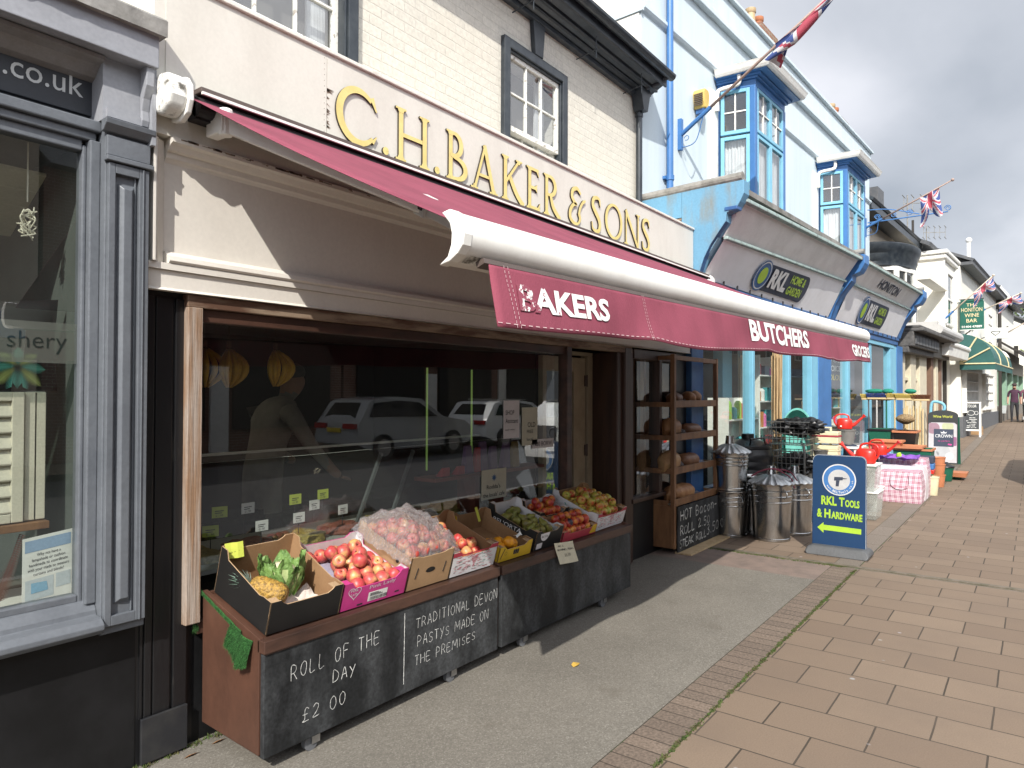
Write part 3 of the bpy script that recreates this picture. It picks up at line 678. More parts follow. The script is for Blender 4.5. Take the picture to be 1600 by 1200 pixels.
b = MB(); b.box(7.03, 7.33, 3.07, 3.3, 0, 2.04); P(b, 'pilaster', M['black_worn'])
# the room inside
b = MB()
X0, X1, Y0, Y1, Z0, Z1 = 1.68, 7.2, 3.2, 8.0, 0.02, 2.32
b.face([(X0, Y0, Z0), (X1, Y0, Z0), (X1, Y1, Z0), (X0, Y1, Z0)]); b.face([(X0, Y0, Z1), (X0, Y1, Z1), (X1, Y1, Z1), (X1, Y0, Z1)])
b.face([(X0, Y1, Z0), (X1, Y1, Z0), (X1, Y1, Z1), (X0, Y1, Z1)]); b.face([(X0, Y0, Z0), (X0, Y1, Z0), (X0, Y1, Z1), (X0, Y0, Z1)]); b.face([(X1, Y0, Z0), (X1, Y0, Z1), (X1, Y1, Z1), (X1, Y1, Z0)])
b.box(4.885, 4.9, 3.41, 4.4, 0.02, 2.2)
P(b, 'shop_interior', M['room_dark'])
M['lamp'] = mat('lamp', (0.9, 0.85, 0.7), 0.5, emit=((1, 0.85, 0.6), 9))
for x, y in ((2.15, 4.4), (2.5, 5.3), (4.3, 4.6), (3.3, 6.4)):
    b = MB(); b.cyl((x, y, 2.30), (x, y, 2.318), 0.035, n=14); P(b, 'downlight', M['lamp'])
    ll = bpy.data.lights.new('downlight_glow', 'SPOT'); ll.energy = 2.5; ll.spot_size = R(125); ll.spot_blend = 0.6; ll.shadow_soft_size = 0.05; ll.color = (1, 0.88, 0.68)
    lo = bpy.data.objects.new('downlight_glow', ll); COL.objects.link(lo); lo.location = (x, y, 2.28)

# ------------------------------------------------------------------ the awning over the bakery
AW = thing('shop_awning', 'maroon folding awning with white front bar and lettered valance over the bakery window', 'awning', (4.5, 2.9, 2.8))
def A(mb, name, m, **k): return part(mb, name, m, AW, **k)
sl = lambda x: 0.0193*(x-1.5)
b = MB(); b.box(1.60, 7.52, 2.885, 2.995, 2.905, 2.93); A(b, 'cassette_hood', M['brown_metal'], bevel=0.004)
b = MB(); b.box(1.60, 7.52, 2.872, 2.884, 2.893, 2.905); A(b, 'cassette_lip', M['alu_white'])
b = MB(); b.box(1.60, 7.52, 2.93, 2.995, 2.80, 2.904); b.cyl((1.60, 2.925, 2.85), (7.52, 2.925, 2.85), 0.042, n=14); A(b, 'roller', M['dark_recess'])  # back plate and roller coloured near black for the shade inside the cassette
b = MB()
pr = [(0.0, 0), (0.07, -0.012), (0.12, 0.012), (0.14, 0.06), (0.135, 0.12), (0.105, 0.155), (0.05, 0.165), (0, 0.15)]
b.prism(pr, lambda u, v, w: (w, 2.995-u, 2.785+v), 1.445, 1.53, 0); A(b, 'end_cap', M['alu_dirty'], bevel=0.02, seg=4)
b = MB(); b.prism([(u*1.06, v*1.1-0.012) for u, v in pr], lambda u, v, w: (w, 2.995-u, 2.785+v), 1.525, 1.55, 0); A(b, 'end_cap', M['alu_white'], bevel=0.006)
b = MB(); b.prism(pr, lambda u, v, w: (w, 2.995-u, 2.772+v), 7.52, 7.62, 0); A(b, 'end_cap', M['alu_white'], bevel=0.02, seg=4)
# fabric with seams and a slight sag
b = MB(); xs = [1.548+(7.5-1.548)*k/40 for k in range(41)]; rows = []
for j in range(17):
    t = j/16
    rows.append([(x, 2.905+(1.352-2.905)*t, 2.872+(2.098+sl(x)-2.872)*t-0.016*math.sin(PI*t)+.005*mnoise.noise(Vector((x*2.2, t*1.5, 0)))*math.sin(PI*t)-0.004*abs(math.sin((x-1.6)*PI/1.1))*math.sin(PI*t)) for x in xs])
b.grid(rows)
fo = A(b, 'fabric', M['maroon_top'], smooth=True)
so = fo.modifiers.new('solid', 'SOLIDIFY'); so.thickness = 0.002
for sx in (2.62, 4.2, 5.75):
    b = MB(); b.grid([[(sx-0.004, y, z+0.0025) for y, z in [(2.90+(1.36-2.90)*k/16, 2.872+(2.098+sl(sx)-2.872)*k/16-0.016*math.sin(PI*k/16)) for k in range(17)]], [(sx+0.004, y, z+0.0025) for y, z in [(2.90+(1.36-2.90)*k/16, 2.872+(2.098+sl(sx)-2.872)*k/16-0.016*math.sin(PI*k/16)) for k in range(17)]]]); A(b, 'seam', M['maroon'])
# front bar
fp = [(1.375, 2.122), (1.345, 2.128), (1.318, 2.112), (1.299, 2.085), (1.292, 2.055), (1.298, 2.025), (1.316, 2.003), (1.345, 1.985), (1.385, 1.977), (1.352, 1.999), (1.340, 2.03), (1.338, 2.06), (1.345, 2.088), (1.362, 2.108)]
b = MB(); rows = []
for x in (1.535, 3.0, 4.5, 6.0, 7.57): rows.append([(x, y, z+sl(x)) for y, z in fp])
b.grid(rows, closed=True); b.face(rows[-1])
A(b, 'front_bar', M['alu_white'], smooth=True, auto=50)
b = MB(); c0 = (1.335, 2.055)
for xa, xb, k in ((1.495, 1.535, 1.06), (7.57, 7.62, 1.0)):
    b = MB(); b.prism([(c0[0]+(y-c0[0])*k, c0[1]+(z-c0[1])*k) for y, z in fp], lambda u, v, w: (w, u, v+sl(w)), xa, xb, 0); A(b, 'bar_end_cap', M['alu_white'], bevel=0.004)
pass
b = MB(); rr = random.Random(2)
b.grid([[(x, 1.3165, 2.001+sl(x)) for x in xs], [(x, 1.345, 1.983+sl(x)) for x in xs]]); A(b, 'bar_grime', M['alu_dirty'])
b = MB(); b.prism([(1.30, 1.985), (1.33, 1.972), (1.335, 1.990), (1.305, 2.0)], lambda u, v, w: (w, u, v+sl(w)), 1.60, 7.52, 0); A(b, 'valance_rail', M['brown_metal'])
# arms
def arm(xa, xe, xf, nm='folding_arm'):
    a = Vector((xa, 2.87, 2.795)); e_ = Vector((xe, 2.06, 2.385+sl(xe)*0.5)); f = Vector((xf, 1.40, 2.055+sl(xf)))
    b = MB(); b.bar(a, e_, 0.04, 0.075); q = A(b, nm, M['alu_white'], bevel=0.006)
    b = MB(); b.bar(e_, f, 0.035, 0.065); part(b, 'forearm', M['alu_grey'], q, bevel=0.005)
    b = MB(); d = (f-e_).normalized(); b.bar(e_-d*0.05, e_+d*0.05, 0.06, 0.09); part(b, 'elbow', M['alu_grey'], q, bevel=0.008)
    b = MB(); b.bar(e_-d*0.03-Vector((0.033, 0, 0)), e_+d*0.02-Vector((0.033, 0, 0)), 0.008, 0.04); part(b, 'elbow_plug', M['dark_recess'], q)
    b = MB(); b.bar(a+Vector((0, 0.1, 0.0)), a-Vector((0, 0.03, 0)), 0.06, 0.10); b.cyl(a+Vector((0, -.01, -.06)), a+Vector((0, -.01, .06)), 0.03, n=12); part(b, 'shoulder', M['alu_white'], q, bevel=0.006)
arm(1.70, 2.14, 1.95); arm(7.40, 6.98, 7.15)
# valance
def valy(x, v):      # v: 0 top .. 1 bottom
    w = 0.5+0.5*math.sin(x*2.3+0.6)
    return 1.302 - v*(0.028+0.018*w) + 0.010*v*math.sin(x*5.1+0.4+v*1.5) + 0.004*math.sin(x*9.7+v*3) * v
def valz(x, v):
    top = 1.990+0.0187*(x-1.5)
    ln = 0.198+0.008*math.sin(x*2.1+1.2)+0.006*math.sin(x*4.4)
    s_ = 0.0
    for q in (2.64, 4.2, 5.85): s_ += 0.008*math.exp(-((x-q-0.04)/0.12)**2)
    return top - v*(ln-s_-0.006*max(0, x-5)/2)
def VAL(x, v, d=0.0): return (x, valy(x, v)-d, valz(x, v))
b = MB(); vx = [1.622+(7.56-1.622)*k/150 for k in range(151)]
b.grid([[VAL(x, j/12) for x in vx] for j in range(13)])
vo = A(b, 'valance', M['maroon'], smooth=True)
q = vo.modifiers.new('solid', 'SOLIDIFY'); q.thickness = 0.0025; q.offset = 1
b = MB()
for k in range(0, 149):
    x0, x1 = vx[k], vx[k]+0.022
    b.face([VAL(x0, 0.925, 0.003), VAL(x1, 0.925, 0.003), VAL(x1, 0.938, 0.003), VAL(x0, 0.938, 0.003)])
for sx in (1.69, 1.71, 2.63, 2.645, 5.86):
    for k in range(14):
        v0 = k/14+0.01; x = sx+0.03*v0
        b.face([VAL(x, v0, 0.003), VAL(x+0.0022, v0, 0.003), VAL(x+0.0022, v0+0.045, 0.003), VAL(x, v0+0.045, 0.003)])
part(b, 'stitching', M['stitch'], vo)
def worn_white(name, x0, x1, amt):
    m = mat(name, (0.80, 0.79, 0.76), 0.7, fine=0.03); t, n, l, bs = nodes_of(m)
    tc = n.new('ShaderNodeTexCoord'); s = n.new('ShaderNodeSeparateXYZ'); l(tc.outputs['Object'], s.inputs[0])
    nz = n.new('ShaderNodeTexNoise'); l(tc.outputs['Object'], nz.inputs['Vector']); nz.inputs['Scale'].default_value = 15; nz.inputs['Detail'].default_value = 9; nz.inputs['Roughness'].default_value = 0.7
    mr = n.new('ShaderNodeMapRange'); l(s.outputs[0], mr.inputs[0]); mr.inputs[1].default_value = x0; mr.inputs[2].default_value = x1; mr.inputs[3].default_value = amt; mr.inputs[4].default_value = -0.2
    ad = n.new('ShaderNodeMath'); l(nz.outputs[0], ad.inputs[0]); l(mr.outputs[0], ad.inputs[1])
    gt = n.new('ShaderNodeMath'); gt.operation = 'GREATER_THAN'; l(ad.outputs[0], gt.inputs[0]); gt.inputs[1].default_value = 0.60
    mx = n.new('ShaderNodeMix'); mx.data_type = 'RGBA'; l(gt.outputs[0], mx.inputs[0]); mx.inputs[6].default_value = (0.80, 0.79, 0.76, 1); mx.inputs[7].default_value = (0.25, 0.055, 0.085, 1)
    l(mx.outputs[2], bs.inputs['Base Color'])
    return m
ox = 4.5   # awning origin, object coordinates are relative to it
for st, x0, x1, v0, v1, m in (('BAKERS', 1.745, 2.325, 0.70, 0.26, worn_white('worn_white', 1.70-ox, 2.14-ox, 0.205)), ('BUTCHERS', 3.97, 5.24, 0.70, 0.04, worn_white('worn_white_b', 4.0-ox, 4.9-ox, -0.02)), ('GROCERS', 6.70, 7.53, 0.78, 0.22, worn_white('worn_white_c', 6.4-ox, 7.3-ox, -0.02))):
    b = MB()
    b.text(st, lambda u, v, d=0: (u, v, 0), w=x1-x0, h=1.0, off=0.034)
    bb = MB(); bb.f = b.f; bb.mi = b.mi
    bb.v = [VAL(x0+u, v0+(v1-v0)*v, 0.004) for u, v, d in b.v]
    part(bb, 'valance_lettering', m, vo)
# ------------------------------------------------------------------ the grey shop on the left
M['grey_paint'] = mat('grey_paint', (0.130, 0.141, 0.157), 0.42, c2=(0.106, 0.116, 0.131), nscale=5, bump=0.07, bscale=35)
M['grey_light'] = mat('grey_light', (0.30, 0.308, 0.335), 0.5, c2=(0.26, 0.268, 0.29), nscale=4, bump=0.05, bscale=35)
M['grey_cove'] = mat('grey_cove', (0.26, 0.25, 0.25), 0.55, c2=(0.2, 0.18, 0.165), nscale=5)
M['sign_grey'] = mat('sign_grey', (0.030, 0.034, 0.042), 0.5, c2=(0.024, 0.027, 0.034))
M['sign_letter'] = mat('sign_letter', (0.62, 0.64, 0.64), 0.6, fine=0.02)
M['shutter'] = mat('shutter', (0.66, 0.62, 0.50), 0.5, c2=(0.6, 0.56, 0.45))
M['frost'] = glassmat('frost', (0.35, 0.42, 0.37), 1.4, 0.22)
GS = thing('interiors_shop', 'grey painted shop with a panelled pilaster and plantation shutters in its window', 'shop', (0.0, 3.4, 0))
def G(mb, name, m, **k): return part(mb, name, m, GS, **k)
XL = -3.0
b = MB(); b.box(XL, 1.434, 3.075, 3.3, 0, 0.66); G(b, 'stall_riser', M['black_paint'])
# sill moulding
b = MB(); b.prism([(0, 0), (-0.02, 0.012), (-0.085, 0.015), (-0.105, 0.035), (-0.105, 0.055), (-0.08, 0.075), (-0.03, 0.08), (-0.025, 0.1), (0.0, 0.135), (0.06, 0.15), (0.06, 0)], lambda u, v, w: (w, 3.06+u, 0.625+v), XL, 1.262, 0); G(b, 'sill', M['grey_paint'], bevel=0.004)
# pilaster with raised panel
b = MB(); b.box(1.262, 1.434, 3.0, 3.2, 0.625, 2.70)
G(b, 'pilaster', M['grey_paint'], bevel=0.004)
b = MB()
b.box(1.268, 1.294, 2.978, 3.0, 0.66, 2.53); b.box(1.388, 1.428, 2.978, 3.0, 0.66, 2.53); b.box(1.294, 1.388, 2.978, 3.0, 0.66, 0.70); b.box(1.294, 1.388, 2.978, 3.0, 2.49, 2.53)
b.prism([(1.308, 0.74), (1.378, 0.74), (1.378, 2.455), (1.308, 2.455)], lambda u, v, w: (1.343+(u-1.343)*(1 if w < 0.01 else 0.45), 3.0-w, (0.74+2.455)/2+(v-(0.74+2.455)/2)*(1 if w < .01 else 0.975)), 0.0, 0.022, 0)
b.box(1.374, 1.379, 2.99, 3.0, 0.70, 2.49); b.box(1.40, 1.406, 2.972, 2.978, 0.66, 2.53)
G(b, 'raised_panel', M['grey_paint'], bevel=0.003)
b = MB(); b.box(1.255, 1.442, 2.965, 3.0, 2.535, 2.555); b.box(1.262, 1.434, 2.982, 3.0, 2.56, 2.64)
b.prism([(0, 0), (0.02, 0.005), (0.045, 0.03), (0.05, 0.05), (0, 0.05)], lambda u, v, w: (w, 3.0-u, 2.65+v), 1.245, 1.443, 0)
G(b, 'capital', M['grey_paint'], bevel=0.003)
# console bracket above
b = MB(); b.box(1.25, 1.436, 3.0, 3.2, 2.70, 3.0); b.box(1.262, 1.40, 2.985, 3.0, 2.715, 2.75)
G(b, 'console_block', M['grey_light'])
b = MB(); b.prism([(0, 2.96), (0, 2.72), (0.012, 2.715), (0.02, 2.74), (0.016, 2.78), (0.028, 2.83), (0.055, 2.88), (0.062, 2.96)], lambda u, v, w: (w, 3.0-u, v), 1.395, 1.428, 0); G(b, 'scroll', M['grey_light'], bevel=0.004)
b = MB(); b.box(1.428, 1.445, 2.96, 3.1, 2.64, 2.96); G(b, 'end_strip', M['grey_light'])
# cornice
b = MB(); b.box(XL, 1.438, 2.925, 3.3, 2.955, 3.095); G(b, 'cornice', M['grey_light'], bevel=0.004)
b = MB(); b.prism([(0.0, 0), (0.02, 0.02), (0.06, 0.035), (0.10, 0.075), (0.15, 0.085), (0.15, 0.1), (0, 0.1)], lambda u, v, w: (w, 3.13-u, 2.85+v), XL, 1.25, 0); G(b, 'cove', M['grey_cove'])
rr = random.Random(8); b = MB(); xs = [XL+(1.455-XL)*k/90 for k in range(91)]
wob = [rr.uniform(-.006, .006) for _ in xs]
b.grid([[(x, 2.895+w_, 3.085+w_*0.8) for x, w_ in zip(xs, wob)], [(x, 2.893+w_, 3.15+w_*0.4) for x, w_ in zip(xs, wob)], [(x, 2.905, 3.162) for x in xs], [(x, 3.5, 3.19) for x in xs]])
b.face([(1.455, 2.895, 3.085), (1.455, 3.5, 3.085), (1.455, 3.5, 3.19), (1.455, 2.905, 3.162), (1.455, 2.893, 3.15)]); b.face([(XL, 2.895, 3.085), (1.455, 2.895, 3.085), (1.455, 3.2, 3.10), (XL, 3.2, 3.10)])
G(b, 'lead_flashing', M['lead'])
# sign board
b = MB(); b.box(XL, 1.25, 3.12, 3.3, 2.66, 2.96); G(b, 'sign_surround', M['grey_paint'])
b = MB(); b.box(XL, 1.262, 3.10, 3.12, 2.735, 2.925); SB = G(b, 'sign_board', M['sign_grey'], bevel=0.002)
b = MB(); b.text('.co.uk', lambda u, v, d=0: (1.216+u, 3.097, 2.80+v), size=0.125, off=0.002, align='R', sx=0.93); part(b, 'sign_lettering', M['sign_letter'], SB)
b = MB(); b.box(XL, 1.262, 3.03, 3.12, 2.655, 2.70); b.box(XL, 1.25, 3.05, 3.12, 2.62, 2.655); G(b, 'transom', M['grey_paint'], bevel=0.006)
# window frame
b = MB(); b.box(1.222, 1.262, 3.04, 3.14, 0.75, 2.62); b.box(1.205, 1.222, 3.07, 3.13, 0.75, 2.60); b.box(XL, 1.205, 3.07, 3.13, 2.575, 2.62); b.box(XL, 1.205, 3.07, 3.13, 0.76, 0.79); G(b, 'window_frame', M['grey_paint'], bevel=0.005)
b = MB(); b.face([(XL, 3.10, 0.79), (1.205, 3.10, 0.79), (1.205, 3.10, 2.58), (XL, 3.10, 2.58)]); GW = G(b, 'shop_window', M['glass_shop'])
# frosted band with the lettering cut out of it: strips round dark letters
b = MB(); b.face([(XL, 3.104, 1.715), (1.205, 3.104, 1.715), (1.205, 3.104, 1.875), (XL, 3.104, 1.875)]); FB = part(b, 'frosted_band', M['frost'], GW)
b = MB(); b.text('shery', lambda u, v, d=0: (1.168+u, 3.1022, 1.772+v), size=0.095, align='R', sx=1.0, off=-0.008); part(b, 'band_lettering', mat('band_dark', (0.02, 0.035, 0.032), 0.4), GW)
# inside
b = MB(); ys, ye = 3.16, 5.2
b.face([(XL, ys, 0.74), (1.23, ys, 0.74), (1.23, ye, 0.74), (XL, ye, 0.74)]); b.face([(XL, ye, 0.74), (1.23, ye, 0.74), (1.23, ye, 2.6), (XL, ye, 2.6)]); b.face([(1.23, ys, 0.74), (1.23, ys, 2.62), (1.23, ye, 2.62), (1.23, ye, 0.74)]); b.face([(XL, ys, 2.62), (1.23, ys, 2.62), (1.23, ye, 2.62), (XL, ye, 2.62)]); b.face([(XL, ys, .74), (XL, ye, .74), (XL, ye, 2.62), (XL, ys, 2.62)])
G(b, 'shop_interior', mat('grey_room', (0.10, 0.115, 0.105), 0.9))
b = MB(); b.box(XL, 1.2, 3.14, 3.5, 0.745, 0.76); G(b, 'window_bed', M['paper'])
b = MB(); b.box(XL, 1.434, 3.3, 3.9, 0, 0.73); b.box(XL, 1.44, 3.7, 8, 2.7, 8.0); b.box(1.36, 1.44, 3.66, 3.7, 3.2, 6.0); G(b, 'house_body', M['render_white'])
# cream roman blind
BLD = MB()
for k in range(4): BLD.hexa([(-1.2, 3.30+k*0.1, 2.50-k*0.05), (1.16, 3.30+k*0.1, 2.50-k*0.05), (1.16, 3.40+k*0.1, 2.45-k*0.05), (-1.2, 3.40+k*0.1, 2.45-k*0.05), (-1.2, 3.30+k*0.1, 2.515-k*0.05), (1.16, 3.30+k*0.1, 2.515-k*0.05), (1.16, 3.40+k*0.1, 2.48-k*0.05), (-1.2, 3.40+k*0.1, 2.48-k*0.05)])
solo(BLD, 'roman_blind', mat('blind', (0.5, 0.46, 0.34), 0.8), 'cream folded roman blind under the ceiling of the grey shop window', 'blind', bevel=0.004)
# rope tassel
b = MB(); b.tube([(1.065, 3.22, 2.60), (1.065, 3.22, 2.36)], 0.003, 6)
rr = random.Random(4)
for k in range(9):
    pts = [(1.065+rr.uniform(-.03, .03), 3.22+rr.uniform(-.02, .02), 2.33-0.02*j+rr.uniform(-.02, .02)) for j in range(6)]; b.tube(spl(pts, 4), 0.003, 5)
solo(b, 'rope_tassel', M['shutter'], 'knotted cream rope tassel hanging in the grey shop window', 'tassel', base=(1.065, 3.22, 2.2))
# shutters
def shutter(x0, x1, y, label, ry=0):
    t = thing('window_shutter', label, 'shutter', ((x0+x1)/2, y, 1.09), 0, 'louvred shutters in the grey shop window')
    w = 0.042
    b = MB(); b.box(x0, x0+w, y, y+0.03, 1.09, 1.60); part(b, 'stile', M['shutter'], t, bevel=0.003)
    b = MB(); b.box(x1-w, x1, y, y+0.03, 1.09, 1.60); part(b, 'stile', M['shutter'], t, bevel=0.003)
    b = MB(); b.box(x0+w, x1-w, y, y+0.03, 1.09, 1.125); part(b, 'rail', M['shutter'], t, bevel=0.003)
    b = MB(); b.box(x0+w, x1-w, y, y+0.03, 1.565, 1.60); part(b, 'rail', M['shutter'], t, bevel=0.003)
    b = MB()
    for k in range(7):
        z = 1.128+k*0.0625
        b.hexa([(x0+w, y+0.002, z), (x1-w, y+0.002, z), (x1-w, y+0.026, z+0.058), (x0+w, y+0.026, z+0.058), (x0+w, y+0.0, z+0.006), (x1-w, y+0.0, z+0.006), (x1-w, y+0.022, z+0.064), (x0+w, y+0.022, z+0.064)])
    part(b, 'louvres', M['shutter'], t)
shutter(0.66, 1.055, 3.19, 'cream louvred shutter behind the frosted band of the grey shop window')
shutter(1.062, 1.135, 3.205, 'narrow cream shutter leaf beside the palm cushion in the grey shop window')
b = MB(); b.box(-0.5, 1.14, 3.17, 3.42, 1.055, 1.085); solo(b, 'display_shelf', M['wood_rack'], 'brown wooden shelf carrying the shutters in the grey shop window', 'shelf', bevel=0.003)
# cushion
CU = thing('cushion', 'black cushion printed with a turquoise palm resting on the cream shutters', 'cushion', (0.98, 3.26, 1.60))
rows = []
for j in range(13):
    r = []
    for k in range(17):
        u, v = k/16*2-1, j/12*2-1
        th = 0.05*(1-u**4)*(1-v**4)
        r.append((0.98+u*0.21*(1-0.06*(1-abs(v))), 3.25-th, 1.605+0.19*(v+1)*(1-0.08*(1-abs(u)))))
    rows.append(r)
b = MB(); b.grid(rows); b.grid([[(p[0], 6.5-p[1]+0.0, p[2]) for p in r] for r in rows]); part(b, 'cover', mat('cushion_black', (0.012, 0.014, 0.015), 0.9), CU, smooth=True)
b = MB(); rr = random.Random(6)
for k in range(9):
    a0 = R(-75+k*41); c = Vector((1.03, 1.70)); 
    for j in range(26):
        t = j/25; rad = 0.115*t; dr = -0.03*t*t
        p = c + Vector((math.cos(a0)*rad, math.sin(a0)*rad+dr)); ln = 0.03*math.sin(PI*min(1, t+0.15))
        for sg in (-1, 1):
            d = Vector((math.cos(a0+sg*1.0), math.sin(a0+sg*1.0)-0.25))*ln
            n_ = Vector((-d.y, d.x)).normalized()*0.0022
            q = lambda s_: (s_.x, 3.192, s_.y)
            if abs(p.x+d.x-0.98) < 0.2 and 1.61 < p.y+d.y < 1.8: b.face([q(p+n_), q(p-n_), q(p+d)], k % 2)
part(b, 'palm_print', [mat('palm_teal', (0.10, 0.42, 0.36), 0.8), mat('palm_yellow', (0.45, 0.5, 0.16), 0.8)], CU)
# poster
PO = thing('poster', 'white notice with blue header propped inside the grey shop window', 'poster', (1.13, 3.14, 0.76))
def pf(u, v, d=0): return (1.035+u*0.985+v*0.02, 3.135-d+v*0.06, 0.765+u*0.10+v)
b = MB(); b.prism([(0, 0), (0.185, 0), (0.185, 0.262), (0, 0.262)], pf, -0.002, 0.0, 0); part(b, 'sheet', M['paper'], PO)
b = MB(); b.face([pf(0.008, 0.205, .001), pf(0.172, 0.205, .001), pf(0.172, 0.25, .001), pf(0.008, 0.25, .001)]); part(b, 'header', mat('header_blue', (0.26, 0.37, 0.52), 0.8), PO)
b = MB()
for k, s_ in enumerate(('Why not have a', 'lampshade or cushion', 'handmade to coordinate', 'with your made to measure', 'curtains and blinds?')):
    wd = (0.085, 0.118, 0.138, 0.148, 0.108)[k]
    b.text(s_, lambda u, v, d=0: pf(0.092-wd/2+u, 0.185-k*0.0185+v, .0012), w=wd, size=0.017)
part(b, 'lettering', M['ink'], PO)
b = MB(); b.face([pf(0.01, 0.02, .001), pf(0.11, 0.02, .001), pf(0.11, 0.098, .001), pf(0.01, 0.098, .001)]); b.face([pf(0.118, 0.045, .001), pf(0.172, 0.045, .001), pf(0.172, 0.10, .001), pf(0.118, 0.10, .001)]); b.face([pf(0.03, 0.045, .002), pf(0.09, 0.045, .002), pf(0.085, 0.08, .002), pf(0.03, 0.085, .002)], 1)
part(b, 'picture', [mat('pic_pale', (0.5, 0.56, 0.6), 0.8), mat('pic_blue', (0.2, 0.42, 0.6), 0.8)], PO)
# dried fern
b = MB(); 
for s0 in (0, 1):
    for k in range(40):
        t = k/39; p = Vector((0.955+0.085*t, 3.16+0.03*s0, 0.80+0.19*t+0.05*t*t)); ln = 0.035*(1-t)+0.006
        for sg in (-1, 1):
            d = Vector((0.75*sg*ln+0.012, 0.0, 0.5*ln-0.25*sg*ln)); b.face([p+Vector((0, 0, .003)), p-Vector((0, 0, .003)), p+d])
solo(b, 'dried_fern', mat('fern', (0.13, 0.055, 0.04), 0.9), 'brown dried fern frond standing beside the white notice', 'fern')

# ------------------------------------------------------------------ the blue hardware shop (its front turns 3 degrees off the bakery's line)
OB = Vector((7.4, 3.0, 0))
MO = Matrix.Translation(OB) @ Matrix.Rotation(R(-3), 4, 'Z')
def Lw(u, v, z): return tuple(MO @ Vector((u, v, z)))
M['blue_wall'] = mat('blue_wall', (0.55, 0.63, 0.67), 0.6, c2=(0.50, 0.575, 0.615), nscale=5, stretch=(1, 1, 0.09), bump=0.04, bscale=30, fine=0.03)
M['blue_strong'] = mat('blue_strong', (0.050, 0.165, 0.40), 0.42, c2=(0.042, 0.14, 0.34), nscale=4)
M['blue_deep'] = mat('blue_deep', (0.028, 0.09, 0.25), 0.45, c2=(0.04, 0.13, 0.30), nscale=6)
M['blue_light'] = mat('blue_light', (0.19, 0.45, 0.595), 0.42, c2=(0.165, 0.40, 0.54), nscale=4)
M['blue_pale'] = mat('blue_pale', (0.26, 0.46, 0.57), 0.45)
M['blue_worn'] = mat('blue_worn', (0.125, 0.29, 0.43), 0.65, c2=(0.19, 0.20, 0.18), nscale=6, nlo=0.48, nhi=0.75, stretch=(1, 1, 0.3), bump=0.2, bscale=25)
M['banner'] = mat('banner', (0.80, 0.80, 0.82), 0.55, c2=(0.74, 0.74, 0.75), nscale=2.5, bump=0.1, bscale=6, fine=0.02)
M['board_grey'] = mat('board_grey', (0.74, 0.72, 0.70), 0.65, c2=(0.64, 0.62, 0.60), nscale=3)
M['verdigris'] = mat('verdigris', (0.33, 0.42, 0.40), 0.6, c2=(0.14, 0.17, 0.15), nscale=12, nlo=0.5, nhi=0.7)
M['logo_navy'] = mat('logo_navy', (0.035, 0.045, 0.075), 0.6, fine=0.02)
M['logo_white'] = mat('logo_white', (0.62, 0.62, 0.62), 0.6, fine=0.02)
M['logo_green'] = mat('logo_green', (0.36, 0.52, 0.05), 0.6, fine=0.02)
M['terracotta'] = mat('terracotta', (0.42, 0.16, 0.075), 0.8, c2=(0.36, 0.13, 0.06), nscale=8)
M['chim_brick'] = brickmat('chim_brick', (0.26, 0.13, 0.09), (0.22, 0.10, 0.07), (0.3, 0.26, 0.2), 0.22, 0.075, 0.008, stain=(0.2, 0.16, 0.08))
HS = thing('hardware_shop', 'pale blue shop with two bright blue bay windows and slanting sign fascias', 'shop', Lw(5.4, 0.7, 0), R(-3))
def H(mb, name, m, **k):
    mb.xf(MO); return part(mb, name, m, k.pop('par', HS), **k)
b = MB(); b.box(0.03, 10.95, 0.7, 7, 3.2, 7.0); b.box(0.03, 10.95, 0.66, 0.699, 3.2, 3.9); H(b, 'wall', M['blue_wall'])
b = MB(); b.prism([(0, 0), (0.03, 0.02), (0.05, 0.05), (0.05, 0.09), (0, 0.09)], lambda u, v, w: (w, 0.7-u, 6.12+v), 0.03, 10.95, 0); b.box(-0.005, 0.029, 0.66, 5, 6.12, 6.21); H(b, 'band_moulding', M['blue_wall'])
b = MB(); b.box(0.02, 10.96, 0.62, 7, 6.86, 6.94); b.box(0.03, 10.95, 0.66, 7, 6.94, 7.32); b.box(0.01, 10.97, 0.60, 0.95, 7.321, 7.37); H(b, 'parapet', M['blue_wall'], bevel=0.008)
b = MB(); b.box(0.012, 0.029, 0.72, 6.9, 3.9, 6.115); b.box(0.012, 0.029, 0.72, 6.9, 6.215, 6.855); H(b, 'gable_render', M['render_white'])
b = MB(); b.hexa([(0.1, 0.95, 7.3), (10.9, 0.95, 7.3), (10.9, 4, 8.9), (0.1, 4, 8.9), (0.1, 0.95, 7.36), (10.9, 0.95, 7.36), (10.9, 4, 8.96), (0.1, 4, 8.96)]); H(b, 'roof', M['slate'])
def chimney(u, v, z0, z1, n, w=0.5):
    b = MB(); b.box(u-w/2, u+w/2, v-0.25, v+0.25, z0, z1); b.box(u-w/2-.04, u+w/2+.04, v-.29, v+.29, z1-0.14, z1)
    c = H(b, 'chimney', M['chim_brick'])
    for k in range(n):
        b = MB(); x = u-w/2+w*(k+0.5)/n
        b.lathe([(0.10, z1-0.02), (0.10, z1+0.06), (0.088, z1+0.09), (0.083, z1+0.32), (0.10, z1+0.34), (0.10, z1+0.41), (0.07, z1+0.415), (0.07, z1+0.2)], (x, v, 0), 14); H(b, 'chimney_pot', M['terracotta'] if k % 2 else M['wood_pale'], par=c, smooth=True, auto=40)
chimney(5.75, 1.5, 7.0, 8.38, 2, 0.78); chimney(10.9, 1.5, 7.0, 8.26, 2, 0.6)
b = MB(); b.cyl((0.644, 0.64, 3.75), (0.644, 0.64, 7.2), 0.042, n=14)
for z in (4.25, 6.62): b.cyl((0.644, 0.64, z), (0.644, 0.64, z+0.06), 0.052, n=14); b.box(0.56, 0.73, 0.66, 0.70, z+0.01, z+0.045)
